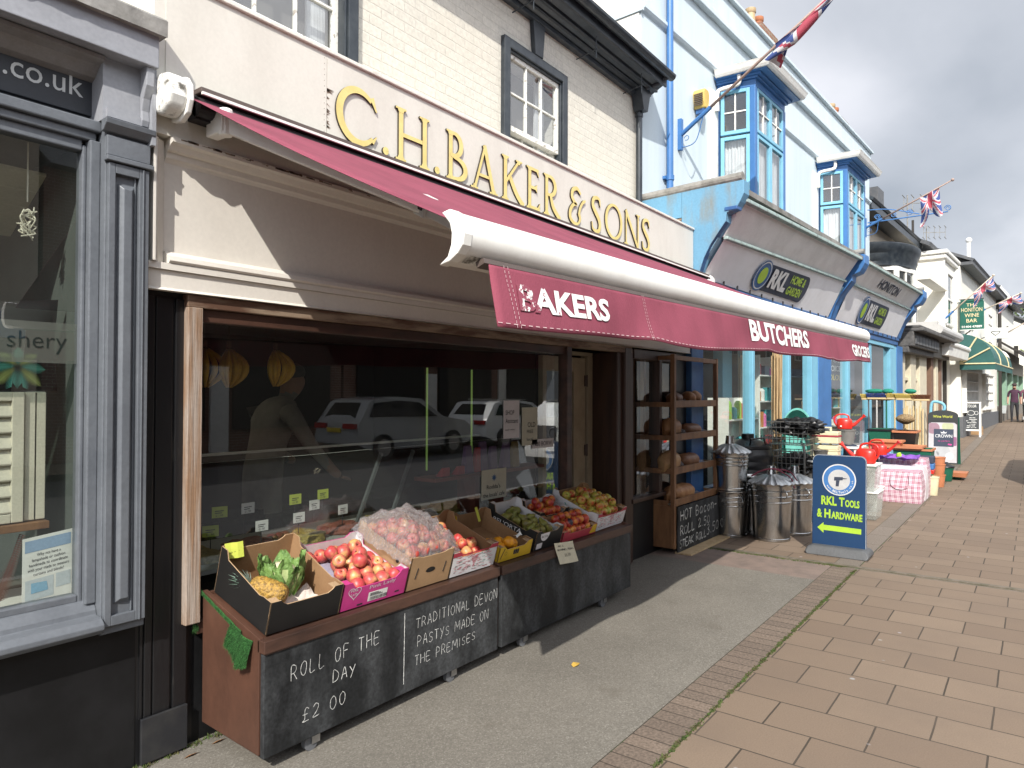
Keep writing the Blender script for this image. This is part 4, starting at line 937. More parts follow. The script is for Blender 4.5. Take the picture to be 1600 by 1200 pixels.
H(b, 'downpipe', M['blue_strong'])
# bay windows
def bay(u0, u1, netside):
    c0, c1 = (u0-0.11, 0.69), (u1+0.11, 0.69); f0, f1 = (u0, 0.2), (u1, 0.2)
    ZB, ZT = 3.75, 5.86
    def fnp(p, q):
        p = Vector((*p, 0)); q = Vector((*q, 0)); d = (q-p); Ln = d.length; d.normalize(); n_ = Vector((d.y, -d.x, 0))
        return (lambda a, z, o=0: tuple(p+d*a+n_*o+Vector((0, 0, z)))), Ln
    b = MB()
    for p in (c0, f0, f1, c1): b.box(p[0]-0.045, p[0]+0.045, p[1]-0.03, p[1]+0.045, ZB, ZT)
    poly = [c0, (f0[0]-.02, f0[1]-.03), (f1[0]+.02, f1[1]-.03), c1]
    b.prism(poly, lambda u, v, w: (u, v, w), ZT, ZT+0.10, 0)
    pol2 = [(c0[0]-.03, .69), (f0[0]-.05, f0[1]-.07), (f1[0]+.05, f1[1]-.07), (c1[0]+.03, .69)]
    b.prism(pol2, lambda u, v, w: (u, v, w), ZT+0.10, ZT+0.14, 0)
    pol3 = [(c0[0]-.10, .69), (f0[0]-.14, f0[1]-.22), (f1[0]+.14, f1[1]-.22), (c1[0]+.10, .69)]
    i = len(b.v); b.prism(pol3, lambda u, v, w: (u, v, w), ZT+0.16, ZT+0.20, 0)
    b.prism([(c0[0]-.05, .69), (f0[0]-.08, f0[1]-.12), (f1[0]+.08, f1[1]-.12), (c1[0]+.05, .69)], lambda u, v, w: (u, v, w), ZT+0.13, ZT+0.17, 0)
    bw_ = H(b, 'bay_window', M['blue_strong'], bevel=0.006)
    for (p, q, nl) in ((c0, f0, 1), (f0, f1, 2), (f1, c1, 1)):
        fn, Ln = fnp(p, q); a0 = 0.05; wl = (Ln-0.1)/nl
        for k in range(nl):
            x0, x1 = a0+k*wl+0.004, a0+(k+1)*wl-0.004; s_ = 0.05 if nl == 1 else 0.045
            for (z0, z1, grid) in ((5.235, ZT-0.006, True), (ZB, 5.205, False)):
                b = MB()
                for (ua, ub, va, vb) in ((x0, x0+s_, z0, z1), (x1-s_, x1, z0, z1), (x0+s_, x1-s_, z0, z0+s_), (x0+s_, x1-s_, z1-s_, z1)):
                    b.prism([(ua, va), (ub, va), (ub, vb), (ua, vb)], lambda u, v, w: fn(u, v, w), -0.02, 0.03, 0)
                H(b, 'sash_frame', M['blue_light'], par=bw_, bevel=0.004)
                if grid:
                    b = MB(); xm, zm = (x0+x1)/2, (z0+z1)/2
                    b.prism([(xm-.009, z0+s_), (xm+.009, z0+s_), (xm+.009, z1-s_), (xm-.009, z1-s_)], lambda u, v, w: fn(u, v, w), 0.0, 0.02, 0)
                    b.prism([(x0+s_, zm-.009), (x1-s_, zm-.009), (x1-s_, zm+.009), (x0+s_, zm+.009)], lambda u, v, w: fn(u, v, w), 0.001, 0.021, 0)
                    H(b, 'glazing_bar', M['white_gloss'], par=bw_)
                b = MB(); b.face([fn(x0+s_, z0+s_, 0.005), fn(x1-s_, z0+s_, 0.005), fn(x1-s_, z1-s_, 0.005), fn(x0+s_, z1-s_, 0.005)]); H(b, 'pane', M['glass_sash'], par=bw_)
        # net curtain hanging just inside the lower lights
        b = MB(); nn = max(8, int(Ln*60)); b.grid([[fn(0.06+(Ln-0.12)*k/nn, z, -0.07+0.014*math.sin(k*1.9)+0.006*math.sin(k*0.7)) for k in range(nn+1)] for z in (ZB, 5.2)])
        H(b, 'net_curtain', M['net_curtain'], par=bw_, smooth=True)
    b = MB(); b.face([(c0[0], .68, ZB), (c1[0], .68, ZB), (c1[0], .68, ZT), (c0[0], .68, ZT)]); H(b, 'bay_room', M['room_mid'], par=bw_)
    path = [(c0[0]-0.14, 0.66), (f0[0]-0.19, f0[1]-0.28), (f1[0]+0.19, f1[1]-0.28), (c1[0]+0.14, 0.66)]
    b = MB(); zg = ZT+0.19
    rows = []
    for k, (u, v) in enumerate(path):
        dv = Vector((u-(u0+u1)/2, v-0.8)); dv.normalize()
        if k in (0, 3): dv = Vector((-1 if k == 0 else 1, 0))
        elif k in (1, 2): dv = Vector((-1 if k == 1 else 1, -1))
        rows.append([(u+dv.x*o, v+dv.y*o, zg+z) for o, z in ((-.10, .07), (-.10, .0), (-.05, -.02), (-.02, -.02), (.0, .01), (.02, .06), (.03, .08), (.0, .09))])
    b.grid(rows, closed=True); b.face(rows[0]); b.face(rows[-1][::-1]); H(b, 'bay_gutter', M['white_gloss'], par=bw_)
    b = MB(); b.prism([(p[0]*1.0, p[1]) for p in path], lambda u, v, w: (u, v, w), zg+0.05, zg+0.085, 0); H(b, 'bay_roof', M['lead'], par=bw_)
    b = MB(); b.tube(spl([(c0[0]-.02, 0.36, zg-.02), (c0[0]-.02, 0.36, zg-.12), (c0[0]-.04, 0.40, zg-.17), (c0[0]-.10, 0.58, zg-.20), (c0[0]-.13, 0.63, zg-.26), (c0[0]-.13, 0.63, zg-.5)], 5), 0.03, 10); H(b, 'bay_downpipe', M['white_gloss'], par=bw_, smooth=True, auto=50)
    b = MB(); b.box(c0[0]-0.27, c0[0]-0.02, 0.66, 0.699, 3.75, ZT-0.02); H(b, 'white_pier', M['white_gloss'], par=bw_)
    return bw_
bay(2.28, 3.42, True); bay(6.95, 8.22, True)
# shop fascia: two slanting boards over two slanting banners, on curved brackets
VT, VM_, VB_ = -0.50, -0.29, -0.03
def ztop(u): return 3.655+0.020*min(u, 6)
def zmid(u): return 3.30+0.026*min(u, 6)
def zbot(u): return 2.905-0.012*min(u, 6)
for (ua, ub) in ((0.09, 4.86), (5.28, 10.05)):
    b = MB()
    b.hexa([(ua, VM_, zmid(ua)+.02), (ub, VM_, zmid(ub)+.02), (ub, VM_+.2, zmid(ub)+.02), (ua, VM_+.2, zmid(ua)+.02), (ua, VT, ztop(ua)), (ub, VT, ztop(ub)), (ub, VT+.2, ztop(ub)), (ua, VT+.2, ztop(ua))])
    H(b, 'upper_board', M['board_grey'])
    b = MB()
    rows = []
    for k in range(25):
        u = ua+(ub-ua)*k/24; e_ = 0.002*math.sin(k*2.1)+0.001*math.sin(k*5.0)
        rows.append([(u, VM_+(VB_-VM_)*t-(e_*math.sin(PI*t)), zmid(u)-.01+(zbot(u)-zmid(u)+.01)*t) for t in (0, .25, .5, .75, 1)])
    b.grid(rows); bn = H(b, 'banner', M['banner'], smooth=True)
    b = MB(); b.bar((ua, VM_-.015, zmid(ua)+.005), (ub, VM_-.015, zmid(ub)+.005), 0.05, 0.035); H(b, 'board_lip', M['verdigris'], bevel=0.008)
    b = MB(); b.bar((ua-.02, VT-.02, ztop(ua)+.02), (ub+.02, VT-.02, ztop(ub)+.02), 0.07, 0.045); H(b, 'board_lip', M['verdigris'], bevel=0.01)
    b = MB(); b.hexa([(ua-.45, .03, 2.86), (ub+.05, .03, 2.86), (ub+.05, .14, 2.86), (ua-.45, .14, 2.86), (ua-.45, VM_+.03, zmid(2)), (ub+.05, VM_+.03, zmid(6)), (ub+.05, .14, zmid(6)), (ua-.45, .14, zmid(2))] if ua > 3 else [(.0, .03, 2.86), (4.86, .03, 2.86), (4.86, .14, 2.86), (.0, .14, 2.86), (.0, VM_+.03, 3.30), (4.86, VM_+.03, 3.38), (4.86, .14, 3.38), (.0, .14, 3.30)]); H(b, 'fascia_back', M['blue_pale'])
    # the printed emblem
    lx = 1.32 if ua < 3 else 6.35
    Lh = 0.30
    def bfn(u, v, d=0.0, lx=lx):
        t = 1-(v+0.06)/0.44
        uu = lx+u
        return (uu, VM_+(VB_-VM_)*t-0.012-d, zmid(uu)-.01+(zbot(uu)-zmid(uu)+.01)*t)
    wd = 2.02 if ua < 3 else 2.05
    pill = [(0.14, 0.0)]+[(wd-0.16+0.16*math.cos(R(a)), 0.15+0.15*math.sin(R(a))) for a in range(-90, 91, 15)]+[(0.14, 0.30)]
    b = MB(); b.face([bfn(u, v) for u, v in pill]); H(b, 'emblem_ground', M['logo_navy'], par=bn)
    b = MB(); b.face([bfn(0.22+0.235*math.cos(R(a))*1.0, 0.15+0.175*math.sin(R(a)), .014) for a in range(0, 360, 12)]); H(b, 'emblem_disc', M['blue_deep'], par=bn)
    b = MB(); rib(b, [(0.22+0.205*math.cos(R(a)), 0.15+0.152*math.sin(R(a))) for a in range(0, 361, 12)], 0.014, lambda u, v, d: bfn(u, v, .018), 0, 0); H(b, 'emblem_ring', M['logo_white'], par=bn)
    b = MB(); b.face([bfn(0.22+0.12*math.cos(R(a)), 0.15+0.095*math.sin(R(a)), .02) for a in range(0, 360, 12)]); H(b, 'emblem_centre', M['logo_green'], par=bn)
    b = MB(); b.text('RKL', lambda u, v, d=0: bfn(0.50+u, 0.045+v, .024), w=0.62, h=0.215, off=0.05); H(b, 'emblem_lettering', M['logo_white'], par=bn)
    b = MB(); b.text('HOME &', lambda u, v, d=0: bfn(1.20+u, 0.165+v, .024), w=0.58, h=0.095, off=0.025); b.text('GARDEN', lambda u, v, d=0: bfn(1.20+u, 0.04+v, .024), w=0.58, h=0.095, off=0.025); H(b, 'emblem_lettering', M['logo_green'], par=bn)
    if ua > 3:
        def ufn(u, v, d=0):
            t = v; uu = 6.75+u
            return (uu, VM_+(VT-VM_)*t-0.022, zmid(uu)+.02+(ztop(uu)-zmid(uu)-.02)*t)
        b = MB(); b.text('HONITON', lambda u, v, d=0: ufn(u, 0.24+v), w=1.6, h=0.50, off=0.02); H(b, 'board_lettering', M['logo_navy'])
    b = MB()
    for k in range(12):
        u = ua+0.15+(ub-ua-0.3)*k/11; b.box(u-.006, u+.006, VB_-.03, VB_-.012, zbot(u)-.02, zbot(u)+.03)
    H(b, 'banner_tie', M['ink'])
def bracket(ua, ub, m):
    zt = 3.86
    pr = [(0.14, 2.86), (-0.05, 2.86), (-.075, 2.95), (-.12, 3.08), (-.195, 3.22), (-.30, 3.36), (-.37, 3.45), (-.38, 3.54), (-0.49, 3.58), (-0.53, 3.64), (-0.57, 3.72), (-0.57, zt), (0.14, zt)]
    b = MB(); b.prism(pr, lambda u, v, w: (w, u, v), ua, ub, 0); H(b, 'bracket', m, bevel=0.006)
    b = MB()
    for o in (0.0, 0.013, 0.026):
        q = [(-.05, 2.87), (-.075, 2.95), (-.12, 3.08), (-.195, 3.22), (-.30, 3.36), (-.37, 3.45)]
        b.grid([[(ua+0.0+o*2.4, p[0]-0.006*(1-o*20), p[1]) for p in q], [(ua+0.02+o*2.4, p[0]-0.006*(1-o*20), p[1]) for p in q]])
    H(b, 'bracket_fluting', M['blue_deep'])
bracket(-0.06, 0.09, M['blue_worn']); bracket(4.98, 5.26, M['blue_strong']); bracket(10.05, 10.42, M['blue_strong'])
b = MB(); b.box(-0.06, 0.0, 0.14, 0.66, 3.57, 3.86); H(b, 'end_wall', M['blue_worn'])
b = MB(); b.box(-0.05, 0.0, 0.145, 0.66, 3.2, 3.565); H(b, 'end_wall', M['plaster_hole'])
b = MB(); b.tube([(-0.03, 0.66, 3.88), (-0.03, 0.0, 3.895), (-0.03, -0.55, 3.905)], [0.05, 0.052, 0.05], 12); H(b, 'lead_roll', M['lead'])
b = MB(); b.tube([(10.2, 0.66, 3.88), (10.2, -0.55, 3.905)], 0.05, 12); H(b, 'lead_roll', M['lead']); b = MB(); b.tube([(5.06, 0.2, 3.90), (5.06, -0.55, 3.915)], 0.05, 12); H(b, 'lead_roll', M['lead'])
b = MB(); b.hexa([(-0.05, -0.545, 3.745), (10.4, -0.545, 3.79), (10.4, 0.68, 3.85), (-0.05, 0.68, 3.85), (-0.05, -0.55, 3.80), (10.4, -0.55, 3.845), (10.4, 0.68, 3.90), (-0.05, 0.68, 3.90)]); H(b, 'fascia_roof', M['lead'])
b = MB(); b.box(-0.04, 0.05, -0.47, -0.33, 3.60, 3.68); b.box(-0.07, 0.06, -0.50, -0.36, 3.56, 3.60); H(b, 'bracket_cap', M['blue_deep'], bevel=0.006)
b = MB(); b.box(0.0, 10.3, -0.045, 0.30, 2.80, 2.87); b.box(0.0, 10.3, -0.02, 0.30, 2.70, 2.80); H(b, 'ledge', M['blue_deep'], bevel=0.006)
b = MB(); b.box(0.2, 10.0, 0.0, 0.10, 2.62, 2.70); H(b, 'window_head', M['blue_light'])
# shopfront posts and glass
for (ua, ub, va, m) in ((-0.10, 0.20, 0.0, 'blue_deep'), (4.16, 4.50, 0.01, 'blue_light'), (4.50, 5.20, 0.0, 'blue_strong'), (9.67, 10.28, 0.01, 'blue_light'), (10.28, 10.9, 0.0, 'blue_strong'), (1.76, 1.84, 0.03, 'blue_light'), (3.16, 3.26, 0.03, 'blue_light'), (6.36, 6.50, 0.03, 'blue_light'), (7.94, 8.10, 0.03, 'blue_light')):
    b = MB(); b.box(ua, ub, va, va+0.14, 0.0, 2.70 if ub-ua > .2 else 2.62); H(b, 'shopfront_post', M[m], bevel=0.008)
for (ua, ub) in ((0.2, 1.76), (1.84, 3.16), (3.26, 4.16), (5.2, 6.36), (6.5, 7.94), (8.1, 9.67)):
    b = MB(); b.box(ua, ub, 0.04, 0.15, 0.0, 0.52); H(b, 'stall_riser', M['blue_strong'])
    b = MB(); b.face([(ua, 0.08, 0.52), (ub, 0.08, 0.52), (ub, 0.08, 2.62), (ua, 0.08, 2.62)]); H(b, 'shop_window', M['glass_clear'])
for (ua, ub) in ((2.85, 3.2), (3.8, 4.0), (0.95, 1.1)):
    b = MB(); b.box(ua, ub, 0.9, 1.05, 0.05, 2.7); H(b, 'inner_post', M['blue_light'])
b = MB(); U1 = 10.6
b.face([(0.0, .16, .03), (U1, .16, .03), (U1, 5, .03), (0.0, 5, .03)]); b.face([(0.0, .16, 2.75), (0.0, 5, 2.75), (U1, 5, 2.75), (U1, .16, 2.75)]); b.face([(0.0, 5, .03), (U1, 5, .03), (U1, 5, 2.75), (0.0, 5, 2.75)]); b.face([(0.0, .16, .03), (0.0, 5, .03), (0.0, 5, 2.75), (0.0, .16, 2.75)]); b.face([(U1, .16, .03), (U1, .16, 2.75), (U1, 5, 2.75), (U1, 5, .03)]); b.box(4.5, 4.6, 1.2, 4, .03, 2.75)
H(b, 'shop_interior', mat('hs_room', (0.09, 0.10, 0.11), 0.9))
b = MB()
for u in (1.5, 3.4, 6.2, 8.6): b.box(u-.6, u+.6, 1.6, 1.72, 2.70, 2.74)
H(b, 'strip_light', mat('striplight', (0.8, 0.85, 0.9), 0.5, emit=((0.85, 0.95, 1.0), 1.5)))
# shelving with stock behind the glass
stock = [mat('stock_'+n, c, 0.5, fine=0.02) for n, c in (('white', (.62, .62, .6)), ('blue', (.06, .2, .5)), ('green', (.25, .45, .06)), ('red', (.5, .05, .05)), ('yellow', (.6, .5, .08)), ('teal', (.08, .35, .38)), ('pink', (.6, .15, .35)), ('grey', (.25, .25, .26)), ('black', (.03, .03, .035)), ('orange', (.55, .2, .04)))]
def shelves(u0, u1, v, zs, seed, label):
    rr = random.Random(seed); t = thing('shelf_unit', label, 'shelves', Lw((u0+u1)/2, v, 0.05), R(-3), 'stock shelves inside the blue shop')
    b = MB()
    for z in zs: b.box(u0, u1, v, v+0.3, z-0.02, z)
    b.box(u0-.02, u0, v, v+.3, .05, zs[-1]+.3); b.box(u1, u1+.02, v, v+.3, .05, zs[-1]+.3); b.box(u0, u1, v+.3, v+.31, .05, zs[-1]+.3)
    H(b, 'shelving', M['white_gloss'], par=t)
    for z in zs:
        u = u0+.02
        while u < u1-.12:
            w = rr.uniform(.08, .2); h = rr.uniform(.10, .26); b = MB()
            if rr.random() < .5: b.box(u, u+w, v+.02, v+.2, z+.001, z+h)
            else: b.lathe([(0, z+.001), (w*.42, z+.001), (w*.42, z+h*.8), (w*.36, z+h*.9), (w*.2, z+h), (0, z+h)], (u+w/2, v+.11, 0), 10)
            H(b, 'packet', rr.choice(stock), par=t); u += w+rr.uniform(.01, .06)
shelves(0.35, 1.65, 1.15, (.6, .95, 1.3, 1.65), 1, 'white shelf unit of small goods behind the left window of the blue shop')
shelves(2.0, 3.1, 0.45, (.75, 1.25), 2, 'low white shelf unit behind the middle window of the blue shop')
shelves(3.3, 4.1, 0.5, (.7, 1.1, 1.5, 1.9), 3, 'narrow white shelf unit beside the light blue post of the blue shop')
shelves(5.35, 6.3, 0.5, (.65, 1.0, 1.35, 1.62), 4, 'white shelf unit of paint tins behind the far blue shop window')
shelves(6.6, 7.85, 0.5, (.65, 1.0, 1.35, 1.62), 5, 'wide shelf unit of paint tins under the white window lettering')
WP = thing('window_poster', 'dark window poster with white lettering about paint colours in the blue shop', 'poster', Lw(6.5, 0.3, 1.6), R(-3))
b = MB(); b.box(5.3, 7.9, 0.30, 0.32, 1.72, 2.6); H(b, 'panel', M['logo_navy'], par=WP)
for k, (s_, w) in enumerate((('CROWN', 0.9), ('WIDEST', 1.1), ('CHOICE OF', 1.5), ('COLOURS', 1.3))):
    b = MB(); b.text(s_, lambda u, v, d=0: (5.85+u+(1.5-w)/2, 0.296, 2.36-k*0.165+v), w=w, h=0.105, off=0.01); H(b, 'poster_lettering', M['logo_white'] if k < 3 else stock[4], par=WP)
# alarm box and bracket
b = MB()
ALX, ALZ = 1.50, 5.50
b.prism([(-0.09, 0.10), (-0.075, -0.02), (-0.05, -0.10), (0.05, -0.10), (0.075, -0.02), (0.09, 0.10), (0.06, 0.15), (-0.06, 0.15)], lambda u, v, w: (ALX+u, 0.70-w, ALZ+v), 0.0, 0.16, 0)
b.xf(MO); AB = thing('alarm_box', 'yellow burglar alarm box fixed high on the pale blue wall', 'alarm', Lw(ALX, .7, ALZ), R(-3))
part(b, 'case', mat('alarm_yellow', (0.62, 0.44, 0.12), 0.5), AB, bevel=0.012)
b = MB()
for k in range(7): b.box(ALX-0.097, ALX-0.082, 0.56, 0.68, ALZ-0.07+k*0.024, ALZ-0.06+k*0.024)
H(b, 'grille', M['brown_metal'], par=AB)
b = MB(); b.box(ALX-0.04, ALX+0.04, 0.56, 0.68, ALZ-0.16, ALZ-0.101); H(b, 'lamp_base', M['blue_deep'], par=AB)
# ------------------------------------------------------------------ buildings farther along the street
M['far_cream'] = mat('far_cream', (0.62, 0.53, 0.42), 0.7, c2=(0.56, 0.47, 0.37), nscale=3)
M['far_white'] = mat('far_white', (0.76, 0.74, 0.67), 0.65, c2=(0.70, 0.68, 0.61), nscale=1.5, bump=0.03)
M['trim_white'] = mat('trim_white', (0.78, 0.77, 0.73), 0.5)
M['cream_wood'] = mat('cream_wood', (0.62, 0.56, 0.42), 0.5)
M['stone_dark'] = mat('stone_dark', (0.11, 0.105, 0.10), 0.75, c2=(0.055, 0.052, 0.05), nscale=9, bump=0.3, bscale=14)
M['green_canopy'] = mat('green_canopy', (0.022, 0.10, 0.09), 0.6, c2=(0.018, 0.085, 0.076), nscale=4)
M['green_sign'] = mat('green_sign', (0.008, 0.105, 0.075), 0.5)
M['cream_letter'] = mat('cream_letter', (0.68, 0.58, 0.34), 0.6)
M['far_glass'] = glassmat('far_glass', (0.6, 0.65, 0.65), 1.7, 0.02, 1.3)
M['plinth'] = mat('plinth', (0.11, 0.115, 0.125), 0.7)
M['mint'] = mat('mint', (0.26, 0.42, 0.30), 0.6)
M['dark_wood'] = mat('dark_wood', (0.03, 0.025, 0.02), 0.6)
M['brown_post'] = mat('brown_post', (0.20, 0.115, 0.075), 0.6)
def house(name, label, u, v=0.5): return thing(name, label, 'building', Lw(u, v, gz(u+7.4)), R(-3))
def F(mb, name, m, par, **k):
    mb.xf(MO); return part(mb, name, m, par, **k)
def sashbox(par, u0, u1, z0, z1, v, cols, rows, frame='trim_white', dep=0.06):
    """A simple far window: frame with bars, glass behind, set proud of the wall."""
    b = MB(); f = 0.06
    b.box(u0, u0+f, v-dep, v+.02, z0, z1); b.box(u1-f, u1, v-dep, v+.02, z0, z1); b.box(u0+f, u1-f, v-dep, v+.02, z1-f, z1); b.box(u0+f, u1-f, v-dep, v+.02, z0, z0+f); 
    for k in range(1, cols): x = u0+f+(u1-u0-2*f)*k/cols; b.box(x-.015, x+.015, v-dep*.7, v+.01, z0+f, z1-f)
    for k in range(1, rows): z = z0+f+(z1-z0-2*f)*k/rows; w = .028 if k*2 == rows else .014; b.box(u0+f, u1-f, v-dep*.8, v+.01, z-w, z+w)
    w_ = F(b, 'window', M[frame], par)
    b = MB(); b.face([(u0+f, v-.015, z0+f), (u1-f, v-.015, z0+f), (u1-f, v-.015, z1-f), (u0+f, v-.015, z1-f)]); F(b, 'pane', M['far_glass'], w_)
    b = MB(); b.face([(u0+f, v-.004, z0+f), (u1-f, v-.004, z0+f), (u1-f, v-.004, z1-f), (u0+f, v-.004, z1-f)]); F(b, 'backing', M['net_curtain'] if cols > 3 else M['room_mid'], w_)
    return w_
# --- cream house with black eaves and a bow window
B3 = house('bow_window_house', 'cream house with black eaves and a black topped white bow window', 14, 1.1)
b = MB(); b.box(10.99, 17.2, 1.1, 7, 2.6, 6.5); F(b, 'wall', M['far_cream'], B3)
b = MB(); b.box(10.99, 17.3, 0.72, 1.11, 6.12, 6.2); b.box(10.99, 17.3, 0.66, 0.72, 6.06, 6.24)
b.hexa([(10.97, .64, 6.24), (17.3, .64, 6.24), (17.3, 4, 8.2), (10.97, 4, 8.2), (10.97, .6, 6.30), (17.3, .6, 6.30), (17.3, 4, 8.3), (10.97, 4, 8.3)])
F(b, 'roof', M['navy_black'], B3)
b = MB(); b.box(11.0, 11.25, 0.95, 3, 6.3, 7.25); b.box(10.97, 11.28, 0.80, 3.1, 7.22, 7.42); F(b, 'parapet_block', M['stone_dark'], B3)
b = MB(); b.box(13.2, 13.9, 1.0, 2.0, 6.6, 7.15); F(b, 'dormer', M['slate'], B3)
cx_, cv_, ru, rv_ = 14.0, 1.1, 1.45, 0.8
bow = lambda a, k=1.0: (cx_-ru*k*math.cos(R(a)), cv_-rv_*k*math.sin(R(a)))
b = MB(); rows = []
for k, z in ((1.0, 4.93), (1.02, 4.95), (1.02, 5.05), (1.06, 5.12), (1.07, 5.25), (1.13, 5.33), (1.17, 5.45), (1.17, 5.50), (1.14, 5.52), (0.3, 5.56)): rows.append([(*bow(a, k), z) for a in range(0, 181, 12)])
b.grid(rows); b.face([(*bow(a, 1.0), 4.93) for a in range(0, 181, 12)]); F(b, 'bow_cornice', M['navy_black'], B3, smooth=True, auto=35)
b = MB(); b.grid([[(*bow(a, 0.93), 3.2) for a in range(0, 181, 12)], [(*bow(a, 0.93), 4.93) for a in range(0, 181, 12)]]); F(b, 'bow_backing', M['room_dark'], B3)
BW = MB()
for a0 in range(0, 180, 45):
    p, q = Vector((*bow(a0), 0)), Vector((*bow(a0+45), 0)); d = (q-p); n_ = Vector((d.y, -d.x, 0)).normalized()
    def fb(t, z, o): return tuple(p+d*t+n_*o+Vector((0, 0, z)))
    for (ta, tb, za, zb) in ((0, .1, 3.3, 4.93), (.9, 1, 3.3, 4.93), (.1, .9, 4.83, 4.93), (.1, .9, 4.32, 4.40), (.1, .9, 3.3, 3.4)):
        BW.prism([(ta, za), (tb, za), (tb, zb), (ta, zb)], lambda u, v, w: fb(u, v, w), -.03, .04, 0)
    BW.prism([(.47, 3.4), (.53, 3.4), (.53, 4.83), (.47, 4.83)], lambda u, v, w: fb(u, v, w), -.02, .03, 0)
bwin = F(BW, 'bow_window', M['trim_white'], B3)
b = MB()
for a0 in range(0, 180, 45): b.face([(*bow(a0), 3.3), (*bow(a0+45), 3.3), (*bow(a0+45), 4.9), (*bow(a0), 4.9)])
F(b, 'pane', M['far_glass'], bwin)
b = MB(); b.box(10.93, 14.3, -0.22, 0.9, 2.72, 3.06); b.box(10.93, 16.1, -0.42, 0.9, 3.06, 3.14); b.box(10.93, 16.1, -0.36, 0.9, 3.14, 3.20); b.box(10.93, 14.2, -0.12, 0.4, 2.58, 2.72); F(b, 'stone_fascia', M['stone_dark'], B3, bevel=0.02)
b = MB()
for k in range(8): b.box(11.1+k*.39, 11.1+k*.39+.33, -0.25, -0.22, 2.78, 2.98)
F(b, 'raised_lettering', M['slate'], B3)
for (ua, ub, m) in ((11.0, 11.45, 'cream_wood'), (12.1, 12.75, 'cream_wood'), (13.25, 14.2, 'cream_wood'), (14.9, 15.25, 'brown_post'), (15.6, 16.0, 'cream_wood'), (16.25, 16.6, 'brown_post')):
    b = MB(); b.box(ua, ub, 0.05, 0.25, gz(19), 2.72 if ub < 14.5 else 2.95); F(b, 'shopfront_post', M[m], B3, bevel=0.01)
b = MB(); b.box(11.0, 14.2, 0.1, 0.3, gz(19), 0.62); b.box(11.45, 14.0, .1, .2, 1.95, 2.02); F(b, 'stall_riser', M['cream_wood'], B3)
b = MB(); b.face([(11.4, .18, .62), (14, .18, .62), (14, .18, 2.6), (11.4, .18, 2.6)]); F(b, 'shop_window', M['far_glass'], B3)
b = MB(); b.box(11.0, 20.0, .6, .7, 0, 3.0); b.box(14.25, 16.9, -.1, .6, 2.62, 3.05); F(b, 'shop_interior', M['room_mid'], B3)
# --- white house with a narrow bay and two closed white awnings
B4 = house('white_bay_house', 'white house with a narrow sash bay beside the green hanging sign', 18, 0.6)
b = MB(); b.box(17.2, 20.0, 0.75, 7, 2.4, 6.1); b.box(17.25, 19.6, 0.1, 0.75, 3.0, 5.85); F(b, 'wall', M['far_white'], B4)
b = MB(); b.box(17.1, 19.8, -0.05, 0.9, 5.86, 5.98); b.box(17.16, 19.7, 0.0, 0.9, 5.72, 5.86); F(b, 'cornice', M['trim_white'], B4, bevel=0.03)
b = MB(); b.hexa([(16.9, .4, 6.1), (20.2, .4, 6.1), (20.2, 4, 7.9), (16.9, 4, 7.9), (16.9, .35, 6.2), (20.2, .35, 6.2), (20.2, 4, 8.0), (16.9, 4, 8.0)]); F(b, 'roof', M['slate'], B4)
sashbox(B4, 17.75, 18.9, 3.75, 5.4, 0.1, 1, 2)
b = MB(); b.box(17.25, 17.34, .05, .1, 3.0, 5.72); b.box(19.5, 19.6, .05, .1, 3.0, 5.72); F(b, 'corner_strip', M['trim_white'], B4)
b = MB(); b.box(14.3, 17.2, .75, 3, 3.1, 4.9); b.box(16.9, 20.0, .3, .7, 0, 3.0); b.box(14.3, 17.3, -.02, .3, 4.72, 4.86); F(b, 'lower_wall', M['far_white'], B4)
sashbox(B4, 15.9, 16.7, 3.5, 4.6, .75, 1, 2)
b = MB(); b.cyl((13.6, -0.28, 3.30), (17.3, -0.28, 3.30), 0.14, n=14); b.box(13.6, 17.3, -.3, .5, 3.16, 3.22); b.box(13.55, 13.75, -.3, .4, 3.2, 3.5); solo(b.xf(MO), 'rolled_awning', M['alu_grey'], 'rolled up grey awning above the dark stone shop fascia', 'awning')
b = MB(); b.hexa([(15.6, -.25, 2.72), (19.6, -.25, 2.72), (19.6, 0.2, 2.72), (15.6, 0.2, 2.72), (15.6, -.30, 3.02), (19.6, -.30, 3.02), (19.6, .2, 3.02), (15.6, .2, 3.02)]); b.cyl((15.6, -.25, 3.05), (19.6, -.25, 3.05), .09, n=12); solo(b.xf(MO), 'awning_box', M['trim_white'], 'white awning box beside the green canopy', 'awning')
b = MB(); b.box(17.0, 17.06, .2, .3, .1, 2.7); b.box(17.06, 19.5, .25, .31, .3, .36); b.box(18.5, 18.6, .2, .3, .1, 2.7); F(b, 'door_frame', M['dark_wood'], B4)
# --- the wine bar
WB = house('wine_bar', 'white rendered wine bar with lattice windows on a dark grey plinth', 25, 0.0)
G0 = gz(32)
b = MB(); b.box(20.02, 31.4, 0.0, 7, G0+0.62, 5.9); F(b, 'wall', M['far_white'], WB)
b = MB(); b.box(20.0, 31.45, -0.06, 0.5, 0, G0+0.62); F(b, 'plinth', M['plinth'], WB)
b = MB(); b.box(20.0, 31.6, -0.35, 0.3, 5.9, 6.0); b.hexa([(20, -.35, 6.0), (31.6, -.35, 6.0), (31.6, 4, 8.0), (20, 4, 8.0), (20, -.4, 6.08), (31.6, -.4, 6.08), (31.6, 4, 8.1), (20, 4, 8.1)]); F(b, 'roof', M['slate'], WB)
b = MB(); b.cyl((31.2, -.12, G0), (31.2, -.12, 5.9), .07, n=10); b.box(31.05, 31.4, -.2, 0, 5.5, 5.9); F(b, 'downpipe', M['dark_wood'], WB)
sashbox(WB, 21.6, 23.0, 3.6, 4.9, 0.0, 2, 4); sashbox(WB, 27.4, 29.0, 3.4, 5.0, 0.0, 2, 4)
